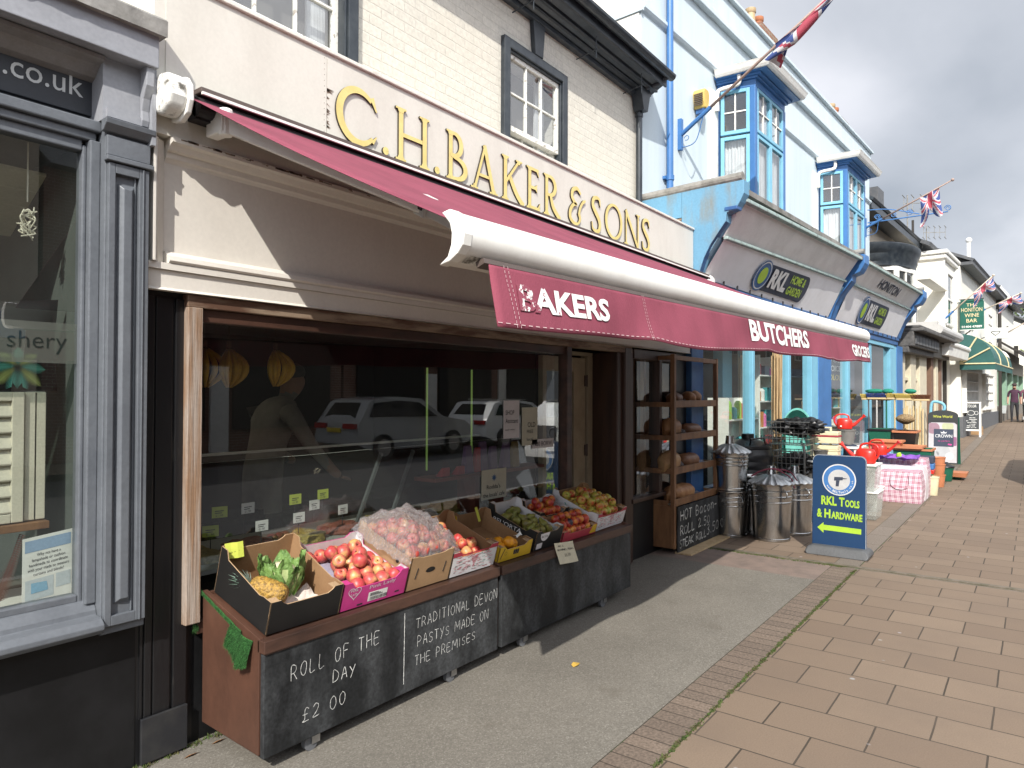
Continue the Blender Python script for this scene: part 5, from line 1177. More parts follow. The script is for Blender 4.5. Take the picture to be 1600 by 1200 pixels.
sashbox(WB, 20.4, 23.6, G0+.75, 2.45, 0.0, 6, 4, dep=.12); sashbox(WB, 25.8, 28.8, G0+.75, 2.45, 0.0, 5, 4, dep=.12)
b = MB(); b.box(28.9, 31.4, -.35, 0, 3.28, 3.42); F(b, 'white_ledge', M['trim_white'], WB, bevel=.03)
# dutch canopy
CN = thing('dutch_canopy', 'dark green dutch canopy over the wine bar door and windows', 'canopy', Lw(24, -.1, 2.6), R(-3))
CA, CB, CD = 19.8, 26.0, 0.95
prof = [(math.cos(R(a)), math.sin(R(a))) for a in range(0, 91, 10)]
b = MB(); b.grid([[(CA+1.4*(1-pr_[0])*0, -CD*pr_[0], 2.62+0.98*pr_[1]) for pr_ in prof], [(CB, -CD*pr_[0], 2.62+0.98*pr_[1]) for pr_ in prof]])
b.face([(CA, -CD*p_[0], 2.62+.98*p_[1]) for p_ in prof]+[(CA, 0, 2.62)]); b.face([(CB, -CD*p_[0], 2.62+.98*p_[1]) for p_ in prof]+[(CB, 0, 2.62)])
b.box(CA, CB, -CD-.01, -CD+.01, 2.42, 2.62); b.box(CA-.01, CA+.01, -CD, 0, 2.42, 2.62); F(b, 'cover', M['green_canopy'], CN)
b = MB()
for a in (30, 60): b.tube([(CA-.03, 0, 2.62), (CA-.03, -CD*math.cos(R(a))*1.01, 2.62+.99*math.sin(R(a)))], .025, 6)
b.tube([(CA-.03, 0, 2.62), (CA-.03, -CD, 2.62), (CB, -CD-.02, 2.62)], .025, 6)
for u in (21.6, 24.5): b.tube([(u, -CD*p_[0]*1.01, 2.62+.99*p_[1]) for p_ in prof], .02, 6)
F(b, 'piping', M['cream_letter'], CN)
b = MB(); b.text('WINE BAR', lambda u, v, d=0: (24.1+u, -CD*math.cos(R(24+v*30))-.03, 2.62+.99*math.sin(R(24+v*30))), w=1.9, h=0.6, off=.02); F(b, 'lettering', M['far_white'], CN)
# hanging signs
HSG = thing('hanging_sign', 'green hanging sign lettered for the wine bar in cream', 'sign', Lw(19.9, -.35, 3.8), R(-3))
b = MB(); b.box(19.9, 19.97, -0.66, 0.0, 3.72, 4.66); b.box(19.88, 19.99, -.64, -.02, 4.66, 4.72); F(b, 'board', M['green_sign'], HSG, bevel=.01)
b = MB()
for k, (s_, w, h) in enumerate((('THE', .30, .10), ('HONITON', .58, .13), ('WINE', .40, .12), ('BAR', .30, .12))):
    b.text(s_, lambda u, v, d=0: (19.893, -0.03-(0.60-w)/2-u, 4.50-k*.175+v), w=w, h=h, off=.01)
F(b, 'sign_lettering', M['cream_letter'], HSG)
b = MB(); b.text('01404 47889', lambda u, v, d=0: (19.892, -.05-u, 3.80+v), w=.56, h=.075, off=.03); b.box(19.885, 19.9, -.66, 0, 3.72, 3.745); F(b, 'phone_number', M['trim_white'], HSG)
b = MB(); b.bar((19.93, .02, 3.45), (19.93, -.3, 3.72), .04); b.bar((19.93, 0.02, 4.74), (19.93, -.66, 4.74), .03); F(b, 'sign_bracket', M['dark_wood'], HSG)
WSG = thing('hanging_sign', 'small white hanging sign with a dark diamond outline', 'sign', Lw(24.5, -.5, 3.9), R(-3))
b = MB(); b.box(24.5, 24.56, -0.93, -0.22, 3.72, 4.12); F(b, 'board', M['trim_white'], WSG, bevel=.01)
b = MB()
for p_, q_ in (((-.45, 4.0), (-.68, 4.0)), ((-.42, 3.97), (-.565, 3.84)), ((-.71, 3.97), (-.565, 3.84)), ((-.45, 4.0), (-.42, 3.97)), ((-.68, 4.0), (-.71, 3.97))): b.bar((24.49, p_[0], p_[1]), (24.49, q_[0], q_[1]), .014)
F(b, 'diamond_mark', M['ink'], WSG)
b = MB(); b.bar((24.53, 0.0, 3.68), (24.53, -.95, 4.16), .03); F(b, 'sign_bracket', M['dark_wood'], WSG)
# --- slate gable behind
SG = house('slate_gable_house', 'tall slate roofed house rising behind the wine bar', 36, 1)
b = MB(); b.box(32.0, 40.5, 1.5, 8, 0.2, 7.0); F(b, 'wall', M['far_white'], SG)
b = MB(); b.hexa([(31.0, 0.9, 6.7), (40.7, 0.9, 6.7), (40.7, 5, 10.9), (31.0, 5, 10.9), (31.0, .85, 6.85), (40.7, .85, 6.85), (40.7, 5, 11.05), (31.0, 5, 11.05)]); F(b, 'roof', M['slate'], SG)
b = MB(); b.bar((31.0, 5, 11.1), (40.8, 5, 11.1), .16); b.bar((40.8, .9, 6.9), (40.8, 5, 11.1), .2); F(b, 'ridge', M['lead'], SG)
b = MB(); b.bar((40.8, 5, 11.0), (40.8, 5, 12.2), .12); b.bar((33.0, 5.1, 11), (33.0, 5.1, 11.9), .1); F(b, 'finial', M['dark_wood'], SG)
SG2 = house('slate_roof_house', 'farther slate roofed house with a white finial', 46, 1)
b = MB(); b.box(41.5, 50, 1.5, 8, 0.2, 7.0); F(b, 'wall', M['far_white'], SG2)
b = MB(); b.hexa([(41.2, .9, 6.7), (50, .9, 6.7), (50, 5, 11.0), (41.2, 5, 11.0), (41.2, .85, 6.85), (50, .85, 6.85), (50, 5, 11.2), (41.2, 5, 11.2)]); F(b, 'roof', M['slate'], SG2)
b = MB(); b.bar((50, 3.2, 9), (50, 3.2, 12.2), .2); b.ball((50, 3.2, 12.3), .2); F(b, 'finial', M['trim_white'], SG2)
# --- mint fronted shop with a flower hung canopy, and pale houses closing the street
MS = house('mint_shop', 'mint green fronted shop with a dark flower hung eaves canopy', 36, 0)
G1 = gz(42)
b = MB(); b.box(31.5, 46, .15, 6, 0, 3.9); F(b, 'wall', M['far_cream'], MS)
b = MB(); b.box(31.5, 46, -.05, .15, 2.72, 3.4); F(b, 'fascia', mat('tan_board', (.34, .30, .22), .7), MS)
for u in (31.6, 34.6, 38, 41.5, 45): b = MB(); b.box(u, u+.7, -.06, .14, G1+.7, 2.72); F(b, 'post', M['mint'], MS)
for u in (32.4, 35.4, 38.8, 42.3): b = MB(); b.box(u, u+2.1, .10, .14, G1+.75, 2.7); F(b, 'shop_window', M['room_dark'], MS)
b = MB(); b.box(31.5, 46, -.1, .13, 0, G1+.7); F(b, 'plinth', mat('stone_plinth', (.2, .18, .15), .8), MS)
b = MB(); b.hexa([(31.5, -.8, 3.5), (46, -.8, 3.5), (46, .2, 4.2), (31.5, .2, 4.2), (31.5, -.8, 3.6), (46, -.8, 3.6), (46, .2, 4.3), (31.5, .2, 4.3)]); b.box(31.4, 46, -.84, -.78, 3.46, 3.62); F(b, 'canopy', M['dark_wood'], MS)
b = MB(); b.bar((31.4, -.86, 3.66), (46, -.86, 3.66), .05); F(b, 'canopy_edge', mat('lime_edge', (.5, .62, .3), .6), MS)
MS2 = house('white_house', 'white house with a scalloped bargeboard beyond the wine bar', 38, .3)
b = MB(); b.box(31.5, 45, .35, 6, 3.9, 6.6); F(b, 'wall', M['far_white'], MS2)
b = MB(); b.hexa([(31.4, -.1, 6.5), (45, -.1, 6.5), (45, 4, 8.2), (31.4, 4, 8.2), (31.4, -.15, 6.6), (45, -.15, 6.6), (45, 4, 8.3), (31.4, 4, 8.3)]); F(b, 'roof', M['slate'], MS2)
for k in range(24): b = MB(); b.cyl((31.7+k*.55, -.16, 6.42), (31.7+k*.55, -.10, 6.42), .22, n=10); F(b, 'scallop', M['trim_white'], MS2) if k < 10 else None
sashbox(MS2, 33.4, 35.0, 4.4, 5.9, .35, 2, 2)
END = house('terrace_house', 'pale terrace houses closing the far end of the street', 74, -2)
b = MB()
for k, (u, v, w, h) in enumerate(((52, -.4, 7, 6.2), (60, -1.5, 8, 7.4), (69, -3.2, 8, 6.6), (78, -5.5, 9, 7.2))):
    b.box(u, u+w, v, v+8, 0.3, h)
F(b, 'wall', M['far_white'], END, label=None)
for k, (u, v, w, h) in enumerate(((52, -.4, 7, 6.2), (60, -1.5, 8, 7.4), (69, -3.2, 8, 6.6), (78, -5.5, 9, 7.2))):
    b = MB(); b.hexa([(u-.2, v-.3, h), (u+w+.2, v-.3, h), (u+w+.2, v+4, h+2.4), (u-.2, v+4, h+2.4), (u-.2, v-.3, h+.12), (u+w+.2, v-.3, h+.12), (u+w+.2, v+4, h+2.5), (u-.2, v+4, h+2.5)]); F(b, 'roof', M['slate'], END)
    for j in range(3):
        b = MB(); b.box(u+.8+j*2.2, u+2.0+j*2.2, v-.06, v+.0, h-2.4, h-.9); F(b, 'window', M['room_dark'], END)
    b = MB(); b.box(u-.03, u-.002, v+1, v+2.2, h-2.6, h-1.2); F(b, 'side_window', M['room_dark'], END)
    b = MB(); b.box(u+.5, u+w-.5, v-.5, v, 3.0, 3.5); F(b, 'shop_fascia', M[('mint', 'stone_dark', 'green_canopy', 'brown_post')[k]], END)
    b = MB(); b.box(u+.5, u+w-.5, v-.08, v, 1.2, 2.9); F(b, 'shop_window', M['room_dark'], END)
# --- the hill wood behind the roofs, and the trees at the end of the street
M['leaf'] = mat('leaf', (0.07, 0.10, 0.03), 0.8, c2=(0.04, 0.065, 0.022), nscale=0.8)
def tree(x, y, z0, h, r, seed, label):
    t = thing('tree', label, 'tree', (x, y, z0), 0, 'trees beyond the end of the street')
    rr = random.Random(seed)
    b = MB(); b.tube([(x, y, z0), (x+.1, y, z0+h*.35), (x, y+.2, z0+h*.7)], [r*.09, r*.07, r*.03], 8)
    for k in range(6): a = rr.uniform(0, 6.28); b.tube([(x, y, z0+h*(.3+.06*k)), (x+math.cos(a)*r*.6, y+math.sin(a)*r*.6, z0+h*(.55+.06*k))], [r*.04, r*.012], 6)
    part(b, 'trunk', M['dark_wood'], t)
    b = MB(); cl = [(Vector((rr.gauss(0, r*.42), rr.gauss(0, r*.42), h*.62+rr.gauss(0, h*.16))), rr.uniform(.25, .5)*r) for _ in range(26)]
    for c, q in cl:
        for k in range(120):
            d = Vector((rr.gauss(0, 1), rr.gauss(0, 1), rr.gauss(0, 1))).normalized()*q*rr.uniform(.6, 1.05)
            p_ = Vector((x, y, z0))+c+d; a = Vector((rr.gauss(0, 1), rr.gauss(0, 1), rr.gauss(0, 1))).normalized()*.22; e_ = a.cross(d).normalized()*.2
            b.face([p_+a, p_+e_, p_-a, p_-e_])
    part(b, 'crown', M['leaf'], t)
tree(96, -1.5, 1.2, 9.5, 4.0, 1, 'round green tree above the far roofs at the end of the street')
tree(104, 2.0, 1.2, 10.5, 4.5, 2, 'taller green tree behind the far white roofs')
tree(110, -6, 1.2, 10, 4.5, 3, 'green tree standing farthest along the street on the right')
# --- aerials
def aerial(u, v, z0, h, label, els):
    t = thing('roof_aerial', label, 'aerial', Lw(u, v, z0), R(-3))
    b = MB(); b.tube([(u-.5, v+.1, z0+.0), (u-.08, v, z0+.18), (u, v, z0+.5), (u, v, z0+h)], .02, 6); F(b, 'mast', M['lead'], t)
    b = MB(); zc = z0+h-.25
    b.bar((u, v+.1, zc), (u+.2, v-.6, zc-.05), .02)
    for k in range(els): q = k/(els-1); p_ = Vector((u+.2*q, v+.1-.7*q, zc-.05*q)); b.bar(p_+Vector((-.25, 0, .22)), p_+Vector((.25, 0, .22)), .016); b.bar(p_+Vector((-.25, 0, -.22)), p_+Vector((.25, 0, -.22)), .016); b.bar(p_+Vector((0, 0, -.22)), p_+Vector((0, 0, .22)), .014)
    F(b, 'antenna', M['lead'], t)
aerial(17.6, 1.1, 6.2, 1.7, 'tall television aerial on the roof beside the bow window', 4)
aerial(24.0, 1.6, 6.8, 1.4, 'small television aerial on the roof edge above the green sign', 5)
# ------------------------------------------------------------------ the flags
M['flag_red'] = mat('flag_red', (0.36, 0.055, 0.085), 0.8, fine=.03); M['flag_blue'] = mat('flag_blue', (0.04, 0.07, 0.22), 0.8, fine=.03); M['flag_white'] = mat('flag_white', (0.52, 0.50, 0.51), 0.8, fine=.03)
def uj(u, v):   # u along 0..1 (2:1), v 0..1
    x, y = (u-.5)*2, (v-.5)
    if abs(x) < .1 or abs(y) < .1: return 0
    if abs(x) < .167 or abs(y) < .167: return 2
    for s_ in (1, -1):
        d = (y*s_*1.0 - x*0.5)/math.sqrt(1.25)
        side = d if x > 0 else -d
        side *= s_
        if 0 < -side*1 < .067 and True: return 0
        if abs(d) < .10: return 2
    return 1
POLE = mat('pole_wood', (0.34, 0.24, 0.20), 0.6); POLEW = M['far_cream']
def flagpole(label, base, tip, hang, rad, wrap, pm=None, scroll=True):
    """Pole from base to tip (shop-local), flag cloth given by hang(s, t): s along the hoist, t along the fly."""
    t = thing('flag_pole', label, 'flag', Lw(*base), R(-3), 'flags on slanting poles along the street')
    B_, T2 = Vector(base), Vector(tip); d = (T2-B_)
    b = MB(); b.tube([B_+d*.18, T2], [rad, rad*.75], 8); b.ball(T2, rad*1.8, 8, 6); F(b, 'pole', pm or POLE, t, smooth=True)
    b = MB(); b.tube([B_, B_+d*.20], rad*1.5, 8); b.box(base[0]-.03, base[0]+.03, base[1]-.01, base[1]+.05, base[2]-.2, base[2]+.2)
    if scroll:
        b.tube(spl([B_+d*.15+Vector((0, 0, -.03)), B_+Vector((0, -.2, -.12)), B_+Vector((0, -.06, -.17)), B_+Vector((0, 0, -.15))], 6), .006, 5)
        b.tube([B_+Vector((0, -.07+.03*math.cos(a), -.06+.03*math.sin(a))) for a in [k*.5 for k in range(12)]], .005, 5)
    F(b, 'pole_socket', M['blue_strong'], t)
    n, m_ = 44, 26; b = MB()
    b.grid([[hang(j/m_, k/n) for k in range(n+1)] for j in range(m_+1)], fmat=lambda a, c: uj((c+.5)/n, (a+.5)/m_)); F(b, 'flag', [M['flag_red'], M['flag_blue'], M['flag_white']], t, smooth=True)
def wrapped(base, tip, a0, a1, L0, drop):
    B_, T2 = Vector(base), Vector(tip); d = T2-B_
    ax = d.normalized(); n1 = ax.cross(Vector((0, 0, 1))).normalized(); n2 = n1.cross(ax)
    def f(s, t):
        c = B_+d*(a1+(a0-a1)*s); tight = max(0.0, (1-s)-.35)/.65
        r = 0.015+0.06*(1-tight)*t; ang = t*PI*3.2+s*6.0
        free = (1-tight)**1.5
        p = c+(n1*math.cos(ang)+n2*math.sin(ang))*r*(0.6+.8*t)
        return tuple(p+Vector((0.05*math.sin(4*s+3*t)*free, -.10*t*free+0.12*t*free*s, -drop*t*free))+ax*(.06*math.sin(7*t)))
    return f
def hanging(base, tip, a0, a1, drop, fold):
    B_, T2 = Vector(base), Vector(tip); d = T2-B_
    def f(s, t):
        c = B_+d*(a1+(a0-a1)*s)
        return tuple(c+Vector((fold*math.sin(s*11+t*4)*(.3+t), fold*.8*math.cos(s*9+t*3)*t-.02*t, -drop*t*(0.75+.25*math.sin(s*7+1))-(.0))))
    return f
p0, p1 = (1.0, .66, 4.93), (1.0, -1.30, 6.18)
flagpole('twisted red white and blue flag on the long pole beside the alarm box', p0, p1, wrapped(p0, p1, .60, .98, 1, .20), .019, 1)
p0, p1 = (9.0, .33, 5.16), (9.0, -1.25, 5.88)
flagpole('drooping red white and blue flag on the pole by the far blue bay window', p0, p1, hanging(p0, p1, .64, .86, .60, .05), .018, 0)
p0, p1 = (17.4, .1, 3.88), (17.4, -1.15, 5.1)
flagpole('red white and blue flag hanging in front of the green hanging sign', p0, p1, hanging(p0, p1, .60, 1.0, .42, .05), .02, 0, POLEW, False)
p0, p1 = (24.3, 0, 4.70), (24.3, -1.35, 5.34)
flagpole('red white and blue flag on a pale pole above the white diamond sign', p0, p1, hanging(p0, p1, .5, 1.0, .38, .06), .022, 0, POLEW, False)
p0, p1 = (31.6, 0, 4.2), (31.6, -1.7, 5.3)
flagpole('pink and white flag on a pole beyond the wine bar', p0, p1, hanging(p0, p1, .75, 1.0, .8, .08), .024, 0, POLEW, False)
# wrought iron sign arm on the end of the blue shop
b = MB(); b.tube([(10.6, .66, 5.62), (10.6, -.95, 5.62)], .014, 6); b.tube(spl([(10.6, .66, 5.92), (10.6, .2, 5.86), (10.6, -.4, 5.66)], 6), .012, 6)
for k in range(3): b.tube([(10.6, .45-.33*k+.07*math.cos(a)*(1-a/14), 5.72+.07*math.sin(a)*(1-a/14)) for a in [j*.6 for j in range(18)]], .009, 5)
b.tube([(10.6, -.95+.07*math.cos(a)*(1-a/14), 5.70+.07*math.sin(a)*(1-a/14)) for a in [j*.6 for j in range(18)]], .009, 5)
solo(b.xf(MO), 'sign_arm', M['blue_strong'], 'blue wrought iron scroll arm at the far end of the blue shop', 'bracket')

# ------------------------------------------------------------------ across the street, seen in the shop windows
M['brick_red'] = brickmat('brick_red', (0.21, 0.095, 0.065), (0.17, 0.075, 0.052), (0.3, 0.27, 0.22), 0.225, 0.075, 0.008)
for k, (x0, w, h, m) in enumerate(((-14, 11, 6.8, 'brick_red'), (-2.9, 8.9, 7.4, 'far_cream'), (6.1, 8.3, 6.6, 'brick_red'), (14.5, 7.9, 7.5, 'brick_red'), (22.5, 8.4, 6.8, 'far_white'), (31, 9.4, 7.2, 'far_cream'), (40.5, 12, 6.6, 'brick_red'))):
    t = thing('shop_house', ('brick shop house across the street left of the camera', 'cream shop house across the street facing the bakery', 'brick shop house across the street reflected in the bakery window', 'tall brick shop house across the street behind the white estate car', 'white shop house across the street facing the blue shop', 'cream shop house across the street facing the bow window', 'brick shop house across the street facing the wine bar')[k], 'building', (x0+w/2, -11.3, 0))
    b = MB(); b.box(x0, x0+w, -18, -11.3, 0, h); part(b, 'wall', M[m], t)
    b = MB(); b.hexa([(x0, -18.2, h), (x0+w, -18.2, h), (x0+w, -10.9, h), (x0, -10.9, h), (x0, -15.2, h+2.2), (x0+w, -15.2, h+2.2), (x0+w, -14.4, h+2.2), (x0, -14.4, h+2.2)]); part(b, 'roof', M['slate'], t)
    nw = int(w/2.4)
    for j in range(nw):
        xx = x0+w*(j+.5)/nw; b = MB(); b.box(xx-.55, xx+.55, -11.3, -11.22, 3.9, 5.5); q = part(b, 'window', M['trim_white'], t)
        for sx in (-.27, .27):
            for sz in (4.3, 5.05): b = MB(); b.box(xx+sx-.21, xx+sx+.21, -11.219, -11.2, sz-.33, sz+.33); part(b, 'pane', M['room_dark'], q)
    b = MB(); b.box(x0+.3, x0+w-.3, -11.3, -11.05, 2.75, 3.3); part(b, 'shop_fascia', M[('green_sign', 'blue_deep', 'cream_wood', 'maroon', 'stone_dark', 'mint', 'blue_deep')[k]], t)
    b = MB(); b.box(x0+.5, x0+w*.45, -11.3, -11.2, .6, 2.7); b.box(x0+w*.55, x0+w-.5, -11.3, -11.2, .6, 2.7); part(b, 'shop_window', M['room_dark'], t)
    b = MB(); b.box(x0+w*.47, x0+w*.53, -11.3, -11.18, 0, 2.3); part(b, 'door', M['trim_white'], t)
def carpaint(name, c): return mat(name, c, 0.25, coat=0.8, fine=0, nscale=1)
M['car_glass'] = mat('car_glass', (0.012, 0.014, 0.016), 0.08, fine=0)
M['tail_red'] = mat('tail_red', (0.35, 0.01, 0.012), 0.25, fine=0)
M['plate_yellow'] = mat('plate_yellow', (0.6, 0.45, 0.03), 0.5, fine=0)
def vehicle(label, x0, y0, paint, prof, cab, W_, wheels, front=1):
    """Body lofted from a side outline; x0 = rear, y0 = centre line; front=-1 faces the other way."""
    t = thing('parked_car' if 'van' not in label else 'parked_van', label, 'car' if 'van' not in label else 'van', (x0, y0, -0.12), 0)
    X = lambda q: x0+q*front
    Lx = max(p[0] for p in prof)
    def wid(x, z):
        tap = 1-0.10*abs(2*x/Lx-1)**4
        return W_/2*tap*(1-max(0, z-0.85)*(0.20 if 'van' not in label else 0.04))
    b = MB(); n = 9; rows = []
    for s_ in range(n):
        q = s_/(n-1)*2-1; k = (abs(q)**.6)*(1 if q > 0 else -1)
        rows.append([(X(x), y0+k*wid(x, z)*1.0, z-.12) for x, z in [((p[0]-Lx/2)*(1-0.02*q**4)+Lx/2, p[1]) for p in prof]])
    b.grid(rows, closed=True); b.face(rows[0]); b.face(rows[-1][::-1])
    body = part(b, 'body', paint, t, smooth=True, auto=40)
    b = MB()
    for sg in (-1, 1): b.face([(X(x), y0+sg*(wid(x, z)+.006), z-.12) for x, z in cab])
    part(b, 'side_window', M['car_glass'], t)
    xs_ = [c[0] for c in cab]; xr = min(xs_); zr = [c[1] for c in cab if c[0] == xr]
    b = MB(); zt = max(c[1] for c in cab)
    return t, X, wid
def wheel(t, x, y, r, sg):
    b = MB(); b.tube([(x, y-.11, r-.12), (x, y+.11, r-.12)], r, 22); w_ = part(b, 'wheel', M['rubber'], t)
    b = MB(); b.cyl((x, y+sg*.105, r-.12), (x, y+sg*.118, r-.12), r*.66, n=16); 
    part(b, 'rim', M['steel'], w_)
suv = [(0, .45), (0.0, .62), (.05, .95), (.12, 1.05), (.45, 1.50), (.62, 1.57), (1.4, 1.63), (2.3, 1.58), (3.1, 1.10), (3.3, 1.05), (4.05, .95), (4.35, .80), (4.42, .55), (4.38, .35), (3.9, .28), (.4, .28)]
scab = [(.42, 1.12), (.62, 1.47), (1.4, 1.53), (2.2, 1.48), (2.85, 1.10)]
t, X, wid = vehicle('silver grey car parked across the street facing away', 11.4, -7.9, carpaint('silver', (.34, .35, .35)), suv, scab, 1.82, None)
for x in (.85, 3.5):
    for sg in (-1, 1): wheel(t, X(x), -7.9+sg*.80, .34, sg)
for sg in (-1, 1): b = MB(); b.box(X(-.02), X(.09), -7.9+sg*.55-.22, -7.9+sg*.55+.22, .72, .84); part(b, 'tail_light', M['tail_red'], t)
b = MB(); b.box(X(-.03), X(.0), -8.16, -7.64, .62, .73); part(b, 'number_plate', M['plate_yellow'], t)
b = MB(); b.hexa([(X(.16), -8.5, .98), (X(.16), -7.3, .98), (X(.18), -7.3, .98), (X(.18), -8.5, .98), (X(.42), -8.4, 1.36), (X(.42), -7.4, 1.36), (X(.44), -7.4, 1.36), (X(.44), -8.4, 1.36)]); part(b, 'rear_window', M['car_glass'], t)
est = [(0, .42), (0.02, .62), (.06, .92), (.12, 1.0), (.5, 1.42), (.8, 1.48), (1.8, 1.50), (2.5, 1.44), (3.3, 1.0), (4.2, .85), (4.55, .68), (4.6, .42), (4.2, .26), (.4, .26)]
ecab = [(.5, 1.05), (.75, 1.38), (1.8, 1.42), (2.4, 1.36), (3.0, 1.02)]
t, X, wid = vehicle('white estate car parked across the street ahead of the silver car', 16.4, -7.9, carpaint('white_car', (.72, .73, .72)), est, ecab, 1.8, None)
for x in (.9, 3.65):
    for sg in (-1, 1): wheel(t, X(x), -7.9+sg*.80, .33, sg)
for sg in (-1, 1): b = MB(); b.box(X(-.01), X(.10), -7.9+sg*.58-.2, -7.9+sg*.58+.2, .66, .78); part(b, 'tail_light', M['tail_red'], t)
b = MB(); b.box(X(-.02), X(.02), -8.16, -7.64, .46, .57); part(b, 'number_plate', M['plate_yellow'], t)
b = MB(); b.hexa([(X(.17), -8.5, .95), (X(.17), -7.3, .95), (X(.19), -7.3, .95), (X(.19), -8.5, .95), (X(.47), -8.4, 1.27), (X(.47), -7.4, 1.27), (X(.49), -7.4, 1.27), (X(.49), -8.4, 1.27)]); part(b, 'rear_window', M['car_glass'], t)
for sg in (-.6, .6): b = MB(); b.bar((X(.9), -7.9+sg, 1.42), (X(2.4), -7.9+sg, 1.40), .03); part(b, 'roof_rail', M['steel'], t)
van = [(0, .35), (0, 2.25), (.12, 2.42), (.5, 2.48), (3.7, 2.46), (4.1, 2.38), (4.75, 1.52), (5.0, 1.42), (5.42, 1.22), (5.52, .9), (5.55, .5), (5.5, .35), (5.0, .3), (.3, .3)]
vcab = [(3.75, 1.5), (3.75, 2.15), (4.05, 2.15), (4.55, 1.5)]
t, X, wid = vehicle('white van parked at the near kerb facing the camera', 17.95, -1.86, carpaint('white_van', (.74, .74, .72)), van, vcab, 1.98, None, -1)
for x in (1.0, 4.55):
    for sg in (-1, 1): wheel(t, X(x), -1.95+sg*.88, .35, sg)
b = MB(); b.box(X(5.57), X(5.52), -2.5, -1.4, .58, .92); gr = part(b, 'grille', M['ink'], t)
b = MB(); b.tube([(X(5.59), -1.95+.12*math.cos(a), .76+.12*math.sin(a)) for a in [k*PI/12 for k in range(24)]], .014, 6, closed=True); part(b, 'badge_ring', M['steel'], gr)
b = MB(); b.box(X(5.60), X(5.56), -2.21, -1.69, .38, .49); part(b, 'number_plate', M['trim_white'], t)
b = MB(); b.hexa([(X(4.12), -2.75, 2.26), (X(4.78), -2.75, 1.44), (X(4.78), -1.15, 1.44), (X(4.12), -1.15, 2.26), (X(4.15), -2.75, 2.28), (X(4.81), -2.75, 1.46), (X(4.81), -1.15, 1.46), (X(4.15), -1.15, 2.28)]); part(b, 'windscreen', M['car_glass'], t)
for sg in (-1, 1): b = MB(); b.box(X(5.56), X(5.40), -1.95+sg*.78-.14, -1.95+sg*.78+.14, .72, .95); part(b, 'headlight', M['steel'], t)
# ------------------------------------------------------------------ rolling display boxes under the bakery window
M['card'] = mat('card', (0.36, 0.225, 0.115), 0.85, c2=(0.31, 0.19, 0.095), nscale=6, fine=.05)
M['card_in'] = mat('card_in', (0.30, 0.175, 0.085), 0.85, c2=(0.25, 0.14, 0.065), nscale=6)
M['card_edge'] = mat('card_edge', (0.42, 0.28, 0.16), 0.9)
M['card_black'] = mat('card_black', (0.0065, 0.0062, 0.006), 0.6, c2=(0.010, 0.0095, 0.009), nscale=5)
M['card_white'] = mat('card_white', (0.66, 0.65, 0.66), 0.7, fine=.03)
M['card_pink'] = mat('card_pink', (0.52, 0.045, 0.22), 0.55, fine=.03)
M['card_yellow'] = mat('card_yellow', (0.62, 0.40, 0.02), 0.6, fine=.03)
M['card_red'] = mat('card_red', (0.40, 0.035, 0.06), 0.6, fine=.03)
M['print_red'] = mat('print_red', (0.55, 0.10, 0.14), 0.8); M['print_green'] = mat('print_green', (0.05, 0.25, 0.2), 0.8)
M['astro'] = mat('astro', (0.035, 0.15, 0.03), 0.9, c2=(0.02, 0.09, 0.015), nscale=40, bump=.8, bscale=220)
TH = math.atan2(0.125, 0.44)
def topz(y): return 0.562+(y-2.61)*math.tan(TH)
def display_box(x0, x1, label, lab2=None):
    t = thing('display_box', label, 'display box', ((x0+x1)/2, 2.8, 0), 0, 'wheeled display boxes under the bakery window')
    def side(x): 
        b = MB(); b.prism([(2.60, .085), (3.04, .105), (3.04, .70), (2.60, .57)], lambda u, v, w: (w, u, v), x, x+.022, 0); part(b, 'side_panel', M['wood_ply'], t, bevel=.002)
    side(x0); side(x1-.022)
    b = MB(); b.box(x0+.022, x1-.022, 3.02, 3.04, .105, .69); part(b, 'back_panel', M['wood_ply'], t)
    b = MB(); b.hexa([(x0+.022, 2.60, .085), (x1-.022, 2.60, .085), (x1-.022, 3.02, .105), (x0+.022, 3.02, .105), (x0+.022, 2.60, .1), (x1-.022, 2.60, .1), (x1-.022, 3.02, .12), (x0+.022, 3.02, .12)]); part(b, 'floor_panel', M['wood_ply'], t)
    b = MB(); b.hexa([(x0+.022, 2.60, .538), (x1-.022, 2.60, .538), (x1-.022, 3.02, .66), (x0+.022, 3.02, .66), (x0+.022, 2.60, .553), (x1-.022, 2.60, .553), (x1-.022, 3.02, .675), (x0+.022, 3.02, .675)]); part(b, 'sloping_top', M['wood_ply'], t)
    b = MB(); b.box(x0+.006, x1-.006, 2.572, 2.598, .075, .508); part(b, 'chalkboard', M['chalkboard'], t, bevel=.003)
    b = MB(); b.box(x0, x1, 2.560, 2.612, .512, .566); b.box(x0+.01, x1-.01, 2.566, 2.60, .505, .5115); part(b, 'front_rail', M['wood_red'], t, bevel=.007)
    for cx in (x0+.29, x1-.37):
        for y in (2.615, 2.95):
            b = MB(); b.tube([(cx-.02, y-.012, .037), (cx-.02, y+.012, .037)], .037, 16); w_ = part(b, 'castor', M['castor'], t, smooth=True, auto=40)
            b = MB(); b.box(cx-.022, cx+.022, y-.02, y-.014, .03, .08); b.box(cx-.022, cx+.022, y+.014, y+.02, .03, .08); b.box(cx-.03, cx+.03, y-.02, y+.02, .08, .086); part(b, 'castor_fork', M['steel'], w_)
    return t
BX1 = display_box(1.716, 3.308, 'near rolling display box with chalked roll and pasty offers on its blackboard front')
BX2 = display_box(3.332, 5.02, 'far rolling display box with a blank smudged blackboard front')
